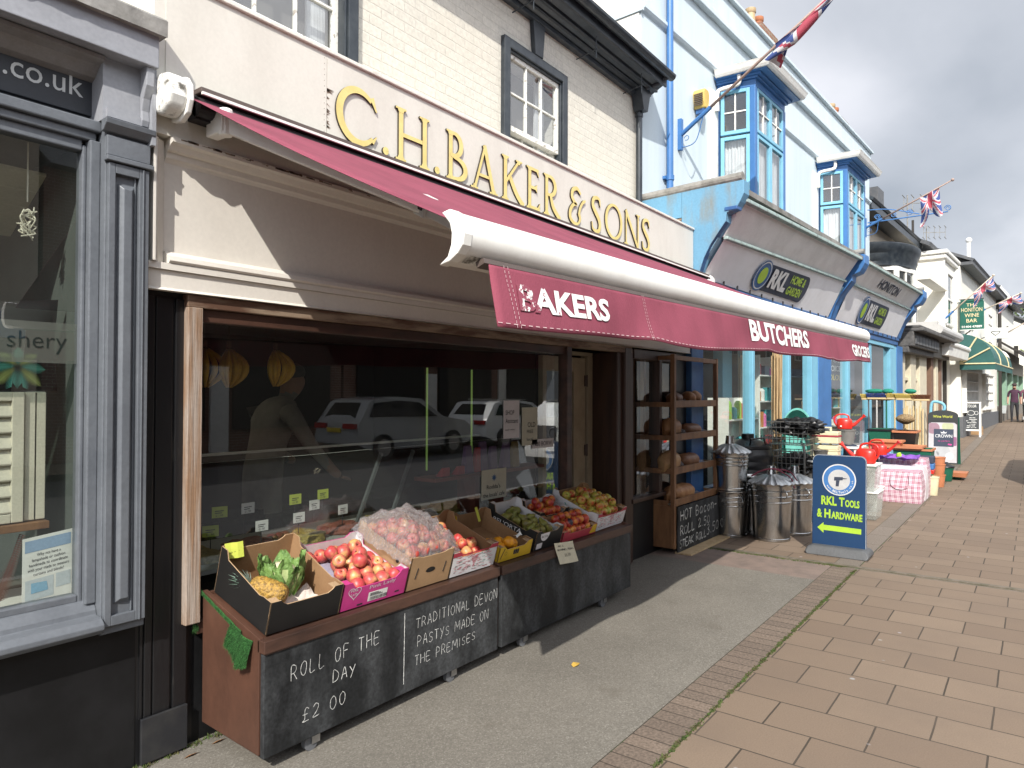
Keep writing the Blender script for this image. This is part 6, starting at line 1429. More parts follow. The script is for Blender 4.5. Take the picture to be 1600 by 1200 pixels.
# chalk writing: single stroke letters
ST = {'A': [[(0, 0), (.5, 1), (1, 0)], [(.2, .38), (.8, .38)]], 'B': [[(0, 0), (0, 1), (.6, .98), (.75, .78), (.55, .55), (0, .52)], [(.55, .54), (.9, .3), (.65, .03), (0, 0)]], 'C': [[(.95, .8), (.6, 1), (.15, .8), (0, .45), (.2, .08), (.6, 0), (.95, .2)]],
 'D': [[(0, 0), (0, 1), (.5, .95), (.95, .55), (.7, .12), (0, 0)]], 'E': [[(.9, 1), (0, 1), (0, 0), (.9, 0)], [(0, .52), (.7, .52)]], 'F': [[(.9, 1), (0, 1), (0, 0)], [(0, .52), (.7, .55)]], 'H': [[(0, 0), (0, 1)], [(1, 0), (.95, 1)], [(0, .5), (1, .52)]], 'I': [[(.5, 0), (.5, 1)]],
 'K': [[(0, 0), (0, 1)], [(.9, 1), (0, .45), (.9, 0)]], 'L': [[(0, 1), (0, 0), (.85, .03)]], 'M': [[(0, 0), (.1, 1), (.5, .35), (.9, 1), (1, 0)]], 'N': [[(0, 0), (.05, 1), (.95, 0), (1, 1)]], 'O': [[(.5, 1), (.1, .8), (0, .4), (.3, 0), (.75, .05), (1, .5), (.85, .88), (.5, 1)]],
 'P': [[(0, 0), (0, 1), (.65, .95), (.85, .72), (.6, .5), (0, .46)]], 'R': [[(0, 0), (0, 1), (.65, .96), (.85, .74), (.55, .5), (0, .48)], [(.4, .48), (.95, 0)]], 'S': [[(.9, .88), (.5, 1), (.1, .8), (.3, .55), (.75, .42), (.85, .18), (.45, 0), (.05, .12)]], 'T': [[(0, 1), (1, .97)], [(.5, .98), (.48, 0)]],
 'V': [[(0, 1), (.5, 0), (1, 1)]], 'Y': [[(0, 1), (.48, .5)], [(1, 1), (.2, -.15)]], 'U': [[(0, 1), (.05, .25), (.4, 0), (.85, .2), (.95, 1)]], '2': [[(.1, .8), (.45, 1), (.85, .8), (.6, .4), (.05, .02), (.95, .04)]], '0': [[(.5, 1), (.1, .75), (.1, .25), (.5, 0), (.9, .3), (.85, .8), (.5, 1)]], '3': [[(.1, .95), (.6, 1), (.85, .78), (.4, .55), (.85, .35), (.6, .02), (.05, .05)]], '5': [[(.9, 1), (.2, 1), (.15, .6), (.65, .62), (.9, .3), (.6, 0), (.1, .05)]],
 '£': [[(.9, .85), (.55, 1), (.35, .75), (.35, .2), (.0, 0), (.9, .02)], [(.05, .5), (.7, .5)]], 'a': [[(.85, .6), (.4, .68), (.05, .35), (.35, 0), (.8, .25), (.85, .62), (.9, 0)]], 'c': [[(.9, .55), (.5, .68), (.1, .35), (.4, 0), (.9, .1)]], 'o': [[(.5, .68), (.1, .4), (.4, 0), (.9, .25), (.8, .6), (.5, .68)]], 'n': [[(.05, .68), (.08, 0)], [(.08, .45), (.5, .68), (.85, .5), (.9, 0)]], '.': [[(.3, .02), (.4, .06)]], '-': [[(.1, .4), (.8, .42)]], ',': [[(.4, .08), (.3, -.15)]], '6': [[(.8, 1), (.25, .6), (.1, .25), (.5, 0), (.85, .25), (.5, .5), (.12, .3)]]}
def chalk_text(mb, s_, fn, w, h, th, seed=1, slant=.08, gap=.38):
    rr = random.Random(seed); wid = {'I': .35, ' ': .55, '.': .4, '-': .7, 'M': 1.15}
    tot = sum(wid.get(c, .8)+gap for c in s_)-gap; k = w/tot; x = 0
    for c in s_:
        cw = wid.get(c, .8)*k; dy = rr.uniform(-.05, .05)*h; hh = h*rr.uniform(.92, 1.08)
        for st in ST.get(c, []):
            P_ = [(x+p[0]*cw+p[1]*hh*slant*.5+rr.uniform(-.02, .02)*h, p[1]*hh+dy+rr.uniform(-.02, .02)*h) for p in st]
            if len(P_) > 2: P_ = spl(P_, 5)
            n = len(P_)
            P3 = [Vector(p) for p in P_]
            for j in range(n-1):
                a, b_ = P3[j], P3[j+1]; d = (b_-a)
                if d.length < 1e-6: continue
                d.normalize(); nn = Vector((-d.y, d.x))*th*rr.uniform(.3, .62); e_ = d*th*.2
                mb.face([fn(*(a+nn-e_), 0), fn(*(b_+nn+e_), 0), fn(*(b_-nn+e_), 0), fn(*(a-nn-e_), 0)])
        x += cw+gap*k
b = MB(); CF = 2.5705
chalk_text(b, 'ROLL OF THE', lambda u, v, d=0: (1.852+u, CF-.001, .362+.021*u/.5+v), .505, .058, .0029, 1, gap=.5)
chalk_text(b, 'DAY', lambda u, v, d=0: (2.078+u, CF-.001, .278+v), .128, .048, .003, 2)
chalk_text(b, '£2 00', lambda u, v, d=0: (1.912+u, CF-.001, .162+v), .238, .058, .003, 3)
chalk_text(b, 'TRADITIONAL DEVON', lambda u, v, d=0: (2.612+u, CF-.001, .384+v), .676, .052, .0028, 4)
chalk_text(b, 'PASTYS MADE ON', lambda u, v, d=0: (2.622+u, CF-.001, .286+v), .582, .050, .0028, 5)
chalk_text(b, 'THE PREMISES', lambda u, v, d=0: (2.603+u, CF-.001, .194+v), .485, .046, .0028, 6)
rr = random.Random(9)
for k in range(34): z = .125+.0105*k; b.face([(2.5215+.0002*k+rr.uniform(-.001, .001), CF-.001, z), (2.5255+.0002*k+rr.uniform(-.001, .001), CF-.001, z), (2.5255+.0002*k, CF-.001, z+.0103), (2.522+.0002*k, CF-.001, z+.0103)])
part(b, 'chalk_lettering', M['chalk'], BX1)
# green display grass poking out at the left end
b = MB(); b.grid([[(1.708, 3.04-.32*k/8, .705-.12*k/8-(.004*(k % 2))) for k in range(9)], [(1.706, 3.04-.32*k/8, .685-.125*k/8) for k in range(9)]])
rr = random.Random(12)
def flapz(u, v): return (1.708-.012*math.sin(v*2)-.02*v+.008*math.sin(u*7), 2.80-.16*u, .60-.045*u-.115*v*(1-.5*abs(u-.45))*(1.25 if u > .55 else 1))
b.grid([[flapz(k/10, j/8) for k in range(11)] for j in range(9)])
for k in range(2600):
    u, v = rr.random(), rr.random(); p = Vector(flapz(u, v)); d = Vector((-rr.uniform(.004, .012), rr.uniform(-.006, .006), rr.uniform(-.012, .002))); w_ = Vector((0, .0012, .0))
    b.face([p-w_, p+w_, p+d])
for k in range(500):
    q = rr.random(); p = Vector((1.708, 3.04-.32*q, .695-.12*q)); b.face([p-Vector((0, .001, 0)), p+Vector((0, .001, 0)), p+Vector((-rr.uniform(.003, .01), rr.uniform(-.005, .005), rr.uniform(-.012, .004)))])
for k in range(500):
    p = Vector((1.69+rr.uniform(-.012, .012), 3.05, .52+rr.random()*.16)); b.face([p-Vector((.001, 0, 0)), p+Vector((.001, 0, 0)), p+Vector((rr.uniform(-.02, .006), -rr.uniform(0, .015), rr.uniform(-.02, .004)))])
solo(b, 'display_grass', M['astro'], 'scrap of green artificial grass hanging over the end of the near display box', 'artificial grass', base=(1.70, 2.8, .5))

# ------------------------------------------------------------------ crates
def CR(x0, y0=2.618, dz=0.006, rz=0.0):
    """crate frame: u right, v back along the slope, w up."""
    return Matrix.Translation((x0, y0, topz(y0)+dz)) @ Matrix.Rotation(rz, 4, 'Z') @ Matrix.Rotation(TH, 4, 'X')
def crate(label, fr, W_, D, hf, hb, mo, mi, dipf=.5, dips=.35, floor=None, rim='card_edge', cat='crate', tab=True):
    t = thing('fruit_crate', label, cat, tuple(fr @ Vector((W_/2, D/2, 0))), 0, 'cardboard fruit crates on the display boxes')
    mats = [M[mo], M[mi], M[rim]]; th = .005
    hs = lambda v: hf+(hb-hf)*v/D
    def P3(mb): return mb.xf(fr)
    # front and back, dipped in the middle, with a locking tab
    def face_poly(w, h, dip):
        d = h*dip*.5
        return [(0, 0), (w, 0), (w, h), (w-.05, h), (w-.062, h-d*.5), (w-.085, h-d), (.085, h-d), (.062, h-d*.5), (.05, h), (0, h)]
    b = MB(); b.prism(face_poly(W_, hf, dipf), lambda u, v, w: (u, w, v), 0, th, (0, 1, 2)); FP = part(P3(b), 'front_panel', mats, t)
    b = MB(); b.prism(face_poly(W_, hb, dipf*.6), lambda u, v, w: (u, D-w, v), 0, th, (0, 1, 2)); part(P3(b), 'back_panel', mats, t)
    for sx, xx in ((1, 0), (-1, W_)):
        pl = [(0, 0), (D, 0), (D, hb), (D-.05, hb), (D-.07, hs(D-.07)-hb*dips*.6), (.09, hs(.09)-hf*dips*.75), (.06, hf), (0, hf)]
        b = MB(); b.prism(pl, lambda u, v, w: (xx+sx*w, u, v), 0.0, th, (0, 1, 2)); part(P3(b), 'side_panel', mats, t)
    b = MB(); b.box(th, W_-th, th, D-th, 0.002, .006); part(P3(b), 'base_panel', M[floor or mi], t)
    if tab:
        b = MB()
        for xx in (0.012, W_-.052): b = MB(); b.box(xx, xx+.04, .006, .05, hf-.012, hf-.008); part(P3(b), 'corner_fold', M[rim], t)
        pass
    return t, FP, fr
def onfront(fr, W_, hf): return lambda u, v, d=0: tuple(fr @ Vector((u, -.0012-d, v)))
# fruit --------------------------------------------------------------------
def fruitmat(name, c1, c2, c3, rough=.42, sc=1.4, spk=0.0):
    m = newmat(name); t, n, l, b = nodes_of(m)
    tc = n.new('ShaderNodeTexCoord'); oi = n.new('ShaderNodeObjectInfo')
    ad = n.new('ShaderNodeVectorMath'); l(tc.outputs['Object'], ad.inputs[0]); 
    sc_ = n.new('ShaderNodeVectorMath'); sc_.operation = 'SCALE'; l(ad.outputs[0], sc_.inputs[0]); sc_.inputs['Scale'].default_value = 14*sc
    cb = n.new('ShaderNodeCombineXYZ'); mm = n.new('ShaderNodeMath'); mm.operation = 'MULTIPLY'; l(oi.outputs['Random'], mm.inputs[0]); mm.inputs[1].default_value = 37; l(mm.outputs[0], cb.inputs[0])
    a2 = n.new('ShaderNodeVectorMath'); l(sc_.outputs[0], a2.inputs[0]); l(cb.outputs[0], a2.inputs[1])
    nz = n.new('ShaderNodeTexNoise'); l(a2.outputs[0], nz.inputs['Vector']); nz.inputs['Scale'].default_value = 1; nz.inputs['Detail'].default_value = 3
    rp = n.new('ShaderNodeValToRGB'); l(nz.outputs[0], rp.inputs[0]); e = rp.color_ramp.elements
    e[0].position = .36; e[0].color = (*c1, 1); e[1].position = .66; e[1].color = (*c3, 1); q = e.new(.5); q.color = (*c2, 1)
    l(rp.outputs[0], b.inputs['Base Color']); b.inputs['Roughness'].default_value = rough
    b.inputs['Subsurface Weight'].default_value = .08; b.inputs['Subsurface Radius'].default_value = (.006, .003, .002)
    return m
M['apple_red'] = fruitmat('apple_red', (.42, .03, .035), (.48, .09, .06), (.55, .32, .12))
M['apple_pink'] = fruitmat('apple_pink', (.46, .045, .055), (.50, .11, .085), (.58, .34, .13))
M['apple_green'] = fruitmat('apple_green', (.42, .05, .03), (.45, .30, .05), (.36, .40, .06))
M['nectarine'] = fruitmat('nectarine', (.28, .015, .02), (.45, .06, .025), (.62, .28, .04))
M['orange'] = fruitmat('orange', (.70, .30, .015), (.68, .27, .012), (.72, .36, .02), .45)
M['pear'] = fruitmat('pear', (.16, .17, .03), (.20, .19, .035), (.14, .11, .035), .5)
M['plum'] = fruitmat('plum', (.012, .01, .02), (.02, .012, .03), (.05, .02, .03), .4)
M['tomato'] = fruitmat('tomato', (.62, .05, .02), (.66, .10, .03), (.6, .06, .02), .25)
M['stalk'] = mat('stalk', (.07, .045, .02), .8)
APP = [(0.0, -.72), (.12, -.76), (.30, -.86), (.50, -.88), (.72, -.74), (.92, -.38), (1.0, .05), (.97, .38), (.82, .70), (.58, .86), (.36, .87), (.18, .78), (.06, .62), (0, .58)]
def proto(name, m, r, kind='apple'):
    b = MB(); n = 16
    if kind == 'pear': pr = [(0, -.9), (.3, -.92), (.75, -.7), (.95, -.25), (.88, .2), (.6, .65), (.42, 1.0), (.36, 1.3), (.2, 1.45), (0, 1.45)]
    elif kind == 'round': pr = [(math.sin(PI*k/12), -math.cos(PI*k/12)*.95) for k in range(13)]
    else: pr = APP
    b.lathe([(p*r, z*r) for p, z in pr], n=n)
    me = bpy.data.meshes.new(name); me.from_pydata(b.v, [], b.f); me.materials.append(m); me.polygons.foreach_set('use_smooth', [True]*len(me.polygons))
    bmod = None
    s_ = MB(); s_.tube([(0, 0, r*(.55 if kind == 'apple' else 1.4 if kind == 'pear' else .9)), (r*.06, 0, r*(1.0 if kind == 'apple' else 1.75 if kind == 'pear' else .97))], r*.045, 5)
    sm = bpy.data.meshes.new('stalk'); sm.from_pydata(s_.v, [], s_.f); sm.materials.append(M['stalk'])
    return me, sm, name
def put(pr, loc, label, cat, group, rr, scale=1.0, tilt=1.0):
    me, sm, nm = pr
    o = bpy.data.objects.new(nm, me); COL.objects.link(o); o.location = loc
    o.rotation_euler = (rr.uniform(-1.2, 1.2)*tilt, rr.uniform(-1.2, 1.2)*tilt, rr.uniform(0, 6.28)); k = scale*rr.uniform(.93, 1.07); o.scale = (k*rr.uniform(.96, 1.04), k, k*rr.uniform(.95, 1.03))
    o['label'] = label; o['category'] = cat; o['group'] = group
    c = bpy.data.objects.new('stalk', sm); COL.objects.link(c); c.parent = o
    return o
def fill(pr, fr, W_, D, r, label, cat, group, layers, seed, w0=.006, tilt=1.0, x0=0, y0=0, skip=0.0, scale=1.0, mound=0.0):
    """Pack fruit into a crate in staggered layers."""
    rr = random.Random(seed); n = 0
    for L_ in range(layers):
        q = .012+L_*r*.5; s_ = 2.02*r
        ny = max(1, int((D-2*q)/(s_*.88))); nx = max(1, int((W_-2*q)/s_))
        for j in range(ny):
            for i in range(nx):
                u = q+r+(i+.5*(j % 2))*s_*((W_-2*q-2*r)/max(1e-6, (nx-1+.5)*s_) if nx > 1 else 0); v = q+r+j*((D-2*q-2*r)/max(1, ny-1))
                if L_ == layers-1 and rr.random() < skip: continue
                w = w0+r+L_*r*1.55+rr.uniform(-.15, .25)*r+mound*math.sin(PI*u/W_)*math.sin(PI*v/D)
                p = fr @ Vector((x0+u+rr.uniform(-.1, .1)*r, y0+v+rr.uniform(-.1, .1)*r, w)); put(pr, p, label, cat, group, rr, scale, tilt); n += 1
    return n
# 1 black produce crate
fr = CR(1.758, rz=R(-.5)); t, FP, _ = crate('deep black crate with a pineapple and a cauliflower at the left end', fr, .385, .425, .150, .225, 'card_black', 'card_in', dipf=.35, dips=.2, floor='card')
b = MB(); q = [(.028, .236), (.12, .236), (.125, .17), (.03, .165)]
b.grid([[tuple(fr @ Vector((u, .418-.01*j+.003*math.sin(u*60), .236-.065*j/3))) for u in (.01, .04, .07, .10)] for j in range(4)])
b.xf(Matrix.Identity(4)); PT = thing('price_note', 'bright yellow price note tucked over the back of the black crate', 'price note', tuple(fr @ Vector((.05, .42, .2))))
part(b, 'note', mat('note_yellow', (.62, .68, .10), .8), PT)
b = MB(); chalk_text(b, '50P EACH', lambda u, v, d=0: tuple(fr @ Vector((.018+u, .401-.002, .185+v))), .07, .014, .0016, 3); part(b, 'handwriting', M['ink'], PT)
# pineapple
PA = thing('pineapple', 'ripe pineapple lying on its side in the black crate', 'pineapple', tuple(fr @ Vector((.085, .14, .01))))
ax0, ax1 = fr @ Vector((.15, .09, .092)), fr @ Vector((.05, .24, .115)); ax = (ax1-ax0).normalized(); Ln = (ax1-ax0).length
s1 = ax.cross(Vector((0, 0, 1))).normalized(); s2 = s1.cross(ax)
b = MB(); rows = []
for k in range(25):
    t_ = k/24; rad = .052*math.sqrt(max(0, 1-(2*t_-1)**4))*(1-.06*t_)
    rows.append([ax0+ax*(Ln*t_)+(s1*math.cos(2*PI*j/28)+s2*math.sin(2*PI*j/28))*rad*(1+.13*abs(math.sin(k*.9+j*PI*2/28*4))*abs(math.sin(k*.9-j*PI*2/28*4))) for j in range(28)])
b.grid(rows, closed=True)
pm = mat('pineapple', (.44, .26, .05), .6, c2=(.13, .075, .02), nscale=75, bump=.5, bscale=70); part(b, 'body', pm, PA, smooth=True)
b = MB()
for k in range(12):
    for j in range(10):
        t_ = (k+.5)/12; an = 2*PI*(j+.5*(k % 2))/10; rad = .0535*math.sqrt(max(0, 1-(2*t_-1)**4)); p = ax0+ax*(Ln*t_)+(s1*math.cos(an)+s2*math.sin(an))*rad; d = (s1*math.cos(an)+s2*math.sin(an)); e_ = d.cross(ax)
        b.face([p-e_*.002-ax*.001, p+e_*.002-ax*.001, p+d*.006+ax*.005])
part(b, 'spikes', mat('spike', (.30, .22, .10), .7), PA)
b = MB(); rr = random.Random(5)
for k in range(46):
    an = k*2.4; h = k/46; d = (ax*(.35+h)+(s1*math.cos(an)+s2*math.sin(an))*(1.0-h*.6)).normalized(); p = ax1-ax*.006; e_ = d.cross(ax).normalized(); L2 = .05+.05*h
    b.face([p-e_*.006, p+e_*.006, p+d*L2*.6+e_*.004+ax*.003, p+d*L2+ax*.012, p+d*L2*.6-e_*.004+ax*.003])
part(b, 'leaf_crown', mat('pine_leaf', (.10, .16, .12), .6, c2=(.16, .18, .16)), PA)
# cauliflower in its leaves
CA_ = thing('cauliflower', 'leafy green cauliflower standing in the black crate', 'cauliflower', tuple(fr @ Vector((.19, .23, .01)))); cc = fr @ Vector((.215, .235, .115))
b = MB(); b.ball(cc, .07, 18, 10, amp=.18, fr=6); part(b, 'curd', mat('curd', (.62, .58, .38), .8, bump=.6, bscale=60), CA_, smooth=True)
b = MB(); rr = random.Random(21)
for k in range(15):
    an = k*2.399; tl = rr.uniform(.15, .215); op = rr.uniform(.0, .4); rows = []
    for j in range(9):
        t_ = j/8; w_ = .066*math.sin(PI*(.12+.8*t_)); rad = .04+.055*math.sin(PI*.5*min(1, t_*1.3))+op*.03*t_*t_; z = -.10+t_*tl
        row = []
        for i in range(7):
            s_ = (i-3)/3; a2 = an+s_*w_/max(rad, .02)*.75; rf = rad+.008*math.sin(i*2.2+j*1.7+k)*t_-abs(s_)*-.004+(.010*(1-abs(s_))**2*-1)
            row.append(cc+Vector((math.cos(a2)*rf, math.sin(a2)*rf, z+.006*math.sin(i*3+k))))
        rows.append(row)
    b.grid(rows, fmat=lambda a, c: 1 if (c in (2, 3) and a < 6) else 0)
part(b, 'outer_leaves', [mat('cauli_leaf', (.16, .27, .07), .55, c2=(.10, .19, .05), nscale=30, bump=.5, bscale=50), mat('cauli_rib', (.42, .50, .22), .55)], CA_, smooth=True)
# torn paper tray and a tomato
b = MB(); rr = random.Random(31)
b.grid([[tuple(fr @ Vector((.10+.024*i, .035+.028*j+.004*math.sin(i*3), .014+.022*math.sin(i*1.57+.4)*math.sin(j*1.57)+(.055 if (j == 5) else .03 if i in (0, 10) else 0)+rr.uniform(-.004, .004)))) for i in range(11)] for j in range(6)])
o = solo(b, 'paper_tray', mat('pulp_tray', (.60, .53, .48), .9, fine=.05), 'torn pale pulp tray in the front of the black crate', 'tray', smooth=True); so = o.modifiers.new('s', 'SOLIDIFY'); so.thickness = .002
put(proto('tomato', M['tomato'], .034, 'round'), fr @ Vector((.262, .062, .045)), 'orange red tomato in front of the torn pulp tray', 'tomato', 'loose tomato', random.Random(2), 1.0, .2)['group']
# 2 pink crate
fr = CR(2.152); W_, D = .418, .425; t, FP, _ = crate('bright pink apple crate with white lined sides', fr, W_, D, .138, .165, 'card_pink', 'card_white', dips=.45, rim='card_pink', floor='card_white')
OF = onfront(fr, W_, .138)
b = MB(); hp = [(.072+.038*math.sin(a)**3*1.0, .083+.028*(math.cos(a)*1.0-.38*math.cos(2*a)-.12*math.cos(3*a)-.05*math.cos(4*a))) for a in [k*PI/20 for k in range(41)]]
rib(b, hp, .0032, lambda u, v, d: OF(u, v), 0, 0); b.text('Pink', lambda u, v, d=0: OF(.047+u, .088+v), w=.046, size=.02); b.text('Lady', lambda u, v, d=0: OF(.050+u, .068+v), w=.044, size=.02); b.text('Pink Lady', lambda u, v, d=0: OF(.165+u, .074+v+.03*u), w=.17, h=.024, off=-.002)
part(b, 'crate_lettering', M['card_white'], FP)
b = MB(); b.face([OF(.165, .014), OF(.29, .014), OF(.29, .062), OF(.165, .062)]); part(b, 'crate_label', M['paper'], FP)
b = MB(); rr = random.Random(4); x = .178
while x < .29: w_ = rr.choice((.0012, .0018, .003)); b.face([OF(x, .018, .001), OF(x+w_, .018, .001), OF(x+w_, .036, .001), OF(x, .036, .001)]); x += w_+rr.choice((.0015, .003))
for k in range(3): b.face([OF(.175, .041+.006*k, .001), OF(.26-.015*k, .041+.006*k, .001), OF(.26-.015*k, .044+.006*k, .001), OF(.175, .044+.006*k, .001)])
part(b, 'label_print', M['ink'], FP)
b = MB(); b.face([OF(.10, .008), OF(.135, .008), OF(.135, .016), OF(.10, .016)]); b.face([OF(.345, .02), OF(.375, .02), OF(.375, .028), OF(.345, .028)]); part(b, 'hand_slot', M['ink'], FP)
b = MB(); b.grid([[tuple(fr @ Vector((.02+.378*i/14, .02+.385*j/14, .05+.012*math.sin(i*2.0)*math.sin(j*2.0)))) for i in range(15)] for j in range(15)])
solo(b, 'apple_tray', mat('lilac_tray', (.33, .31, .40), .8), 'lilac moulded tray under the apples in the pink crate', 'tray', smooth=True)
pa = proto('apple', M['apple_pink'], .0365)
rr = random.Random(44); cells = [(i, j) for j in range(6) for i in range(5)]
for (i, j) in cells:
    if (i, j) in ((0, 1), (0, 2), (1, 4), (4, 4), (0, 3)): continue
    u, v = .05+.08*i+.03*(j % 2)*(1 if i < 4 else 0), .05+.066*j
    put(pa, fr @ Vector((u, v, .088+rr.uniform(-.004, .008))), 'large red and yellow apple on the lilac tray in the pink crate', 'apple', 'apples in the pink crate', rr)
for (u, v) in ((.12, .20), (.20, .27), (.27, .22), (.22, .16), (.14, .29), (.3, .3)): put(pa, fr @ Vector((u, v, .148)), 'large red and yellow apple heaped on top in the pink crate', 'apple', 'apples heaped on the pink crate', rr)
# 3 brown crate with bagged apples
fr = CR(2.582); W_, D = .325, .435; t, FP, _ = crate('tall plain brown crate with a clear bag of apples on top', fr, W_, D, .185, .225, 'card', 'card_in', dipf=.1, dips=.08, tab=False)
OF = onfront(fr, W_, .185)
b = MB(); b.face([OF(.16+.036*math.cos(a), .09+.015*math.sin(a)*(1.2 if math.sin(a) > 0 else .8)) for a in [k*PI/10 for k in range(20)]]); b.bar(OF(.05, .06), OF(.06, .12), .004); b.bar(OF(.265, .06), OF(.275, .12), .004); part(b, 'hand_hole', M['card_black'], FP)
b = MB(); b.face([tuple(fr @ Vector((-.0012, .10+.012*math.cos(a), .13+.012*math.sin(a)))) for a in [k*PI/8 for k in range(16)]]); part(b, 'hand_hole', M['card_black'], FP)
pb = proto('apple', M['apple_red'], .037)
rr = random.Random(71)
for j in range(5):
    for i in range(4): put(pb, fr @ Vector((.05+.075*i, .05+.082*j, .178+.045*math.sin(PI*(i+.7)/4.4)*math.sin(PI*(j+.6)/5)+rr.uniform(-.006, .01))), 'apple inside the clear plastic bag on the brown crate', 'apple', 'apples in the clear bag', rr)
def film():
    m = newmat('film'); t = m.node_tree; n = t.nodes; l = t.links.new; n.remove(n['Principled BSDF']); o = n['Material Output']
    tr = n.new('ShaderNodeBsdfTransparent'); tr.inputs[0].default_value = (.94, .94, .95, 1)
    gl = n.new('ShaderNodeBsdfGlossy'); gl.inputs['Roughness'].default_value = .09
    df = n.new('ShaderNodeBsdfTranslucent'); df.inputs[0].default_value = (.8, .8, .82, 1)
    d2 = n.new('ShaderNodeBsdfDiffuse'); d2.inputs[0].default_value = (.75, .75, .77, 1)
    tc = n.new('ShaderNodeTexCoord'); nz = n.new('ShaderNodeTexNoise'); l(tc.outputs['Object'], nz.inputs['Vector']); nz.inputs['Scale'].default_value = 26; nz.inputs['Detail'].default_value = 6; nz.inputs['Distortion'].default_value = 1.5
    bp = n.new('ShaderNodeBump'); l(nz.outputs[0], bp.inputs['Height']); bp.inputs['Strength'].default_value = 1; bp.inputs['Distance'].default_value = .03
    for q in (gl, df, d2): l(bp.outputs[0], q.inputs['Normal'])
    a = n.new('ShaderNodeMixShader'); a.inputs[0].default_value = .5; l(df.outputs[0], a.inputs[1]); l(d2.outputs[0], a.inputs[2])
    b_ = n.new('ShaderNodeMixShader'); b_.inputs[0].default_value = .35; l(a.outputs[0], b_.inputs[1]); l(gl.outputs[0], b_.inputs[2])
    lw = n.new('ShaderNodeLayerWeight'); lw.inputs[0].default_value = .35; l(bp.outputs[0], lw.inputs['Normal'])
    mr = n.new('ShaderNodeMapRange'); l(lw.outputs['Facing'], mr.inputs[0]); mr.inputs[3].default_value = .24; mr.inputs[4].default_value = .9
    c = n.new('ShaderNodeMixShader'); l(mr.outputs[0], c.inputs[0]); l(tr.outputs[0], c.inputs[1]); l(b_.outputs[0], c.inputs[2])
    l(c.outputs[0], o.inputs[0]); return m
M['film'] = film()
b = MB(); rr = random.Random(13); rows = []
for j in range(41):
    r = []
    for i in range(41):
        u, v = i/40, j/40; x, y = .0+.395*u-.025, .0+.45*v
        e_ = min(u, 1-u, v, 1-v); h = .186+.125*min(1, e_*3.4)**.7
        nz_ = mnoise.noise(Vector((u*7, v*7, 1)))*.022+abs(mnoise.noise(Vector((u*13, v*13, 4))))*.034
        if e_ < .03: h -= .03; x += (.02 if u > .5 else -.02) if u in (0, 1) else 0
        r.append(tuple(fr @ Vector((x, y, h+nz_))))
    rows.append(r)
b.grid(rows)
tl = []
for j in range(13):
    tl.append([tuple(fr @ Vector((.345+.012+.02*math.sin(j)+.03*i, .04+.03*j, .17-.006*i*i+.025*abs(mnoise.noise(Vector((i*.9, j*.8, 2))))))) for i in range(4)])
b.grid(tl)
solo(b, 'plastic_bag', M['film'], 'crumpled clear plastic bag of apples lying over the brown crate', 'bag', smooth=True)
# 4 white crate with red print
def printed(fr, W_, h, FP, seed):
    OF = onfront(fr, W_, h); rr = random.Random(seed); b = MB()
    for k in range(150):
        u, v = rr.uniform(.02, W_-.05), rr.uniform(.012, h-.035); w_ = rr.uniform(.008, .03)
        b.face([OF(u, v), OF(u+w_, v), OF(u+w_, v+.0022), OF(u, v+.0022)], rr.choice((0, 0, 1)))
    for j in range(7):
        for i in range(7-j): u, v = W_*.5-.035+.01*(i+j*.5), .095-.009*j; b.face([OF(u, v, .001), OF(u+.007, v, .001), OF(u+.007, v+.005, .001), OF(u, v+.005, .001)], 0)
    part(b, 'crate_print', [M['print_red'], M['print_green']], FP)
    b = MB(); b.face([OF(0, h-.028, .0005), OF(W_, h-.028, .0005), OF(W_, h-.002, .0005), OF(W_-.06, h-.002, .0005), OF(W_-.08, h-.02, .0005), OF(.08, h-.02, .0005), OF(.06, h-.002, .0005), OF(0, h-.002, .0005)]); part(b, 'red_band', M['card_red'], FP)
fr = CR(2.915); W_, D = .40, .43; t, FP, _ = crate('white apple crate with red printed rim beside the clear bag', fr, W_, D, .148, .185, 'card_white', 'card_in', dips=.3); printed(fr, W_, .148, FP, 3)
fill(proto('apple', M['apple_red'], .036), fr, .34, D, .036, 'red apple in the white crate with the red rim', 'apple', 'apples in the near white crate', 2, 5, skip=.45, x0=.05, w0=.004)
# 5 yellow crate with oranges
fr = CR(3.352); W_, D = .345, .43; t, FP, _ = crate('small yellow crate with a few oranges', fr, W_, D, .098, .15, 'card_yellow', 'card_in', dips=.4, floor='card_in')
OF = onfront(fr, W_, .098); b = MB()
for s_ in range(3): b.face([OF(.15+.02*s_, .03), OF(.166+.02*s_, .028), OF(.168+.02*s_, .055), OF(.158+.02*s_, .065), OF(.149+.02*s_, .055)])
rib(b, arc(.07, .05, .011, .011, 0, 360, 20), .002, lambda u, v, d: OF(u, v), 0, 0); b.bar(OF(.02, .02), OF(.05, .085), .003); part(b, 'crate_print', M['ink'], FP)
po = proto('orange', M['orange'], .040, 'round'); rr = random.Random(6)
for u, v, w_ in ((.16, .06, .085), (.09, .07, .05), (.23, .08, .05), (.15, .13, .05), (.08, .15, .045)): put(po, fr @ Vector((u, v, w_)), 'orange in the small yellow crate', 'orange', 'oranges in the yellow crate', rr)
b = MB(); b.grid([[tuple(fr @ Vector((.24+.018*i, .055+.012*j, .10+.01*math.sin(i+j)+.003*i))) for i in range(5)] for j in range(4)]); solo(b, 'crumpled_label', M['paper'], 'crumpled white label beside the oranges', 'label')
b = MB(); b.grid([[tuple(fr @ Vector((.19+.022*i+.01*j, .40-.012*j, .175-.03*j+.006*math.sin(i)))) for i in range(2)] for j in range(4)]); solo(b, 'price_note', mat('note_lime', (.6, .62, .08), .8), 'narrow yellow price note hanging inside the yellow crate', 'price note')
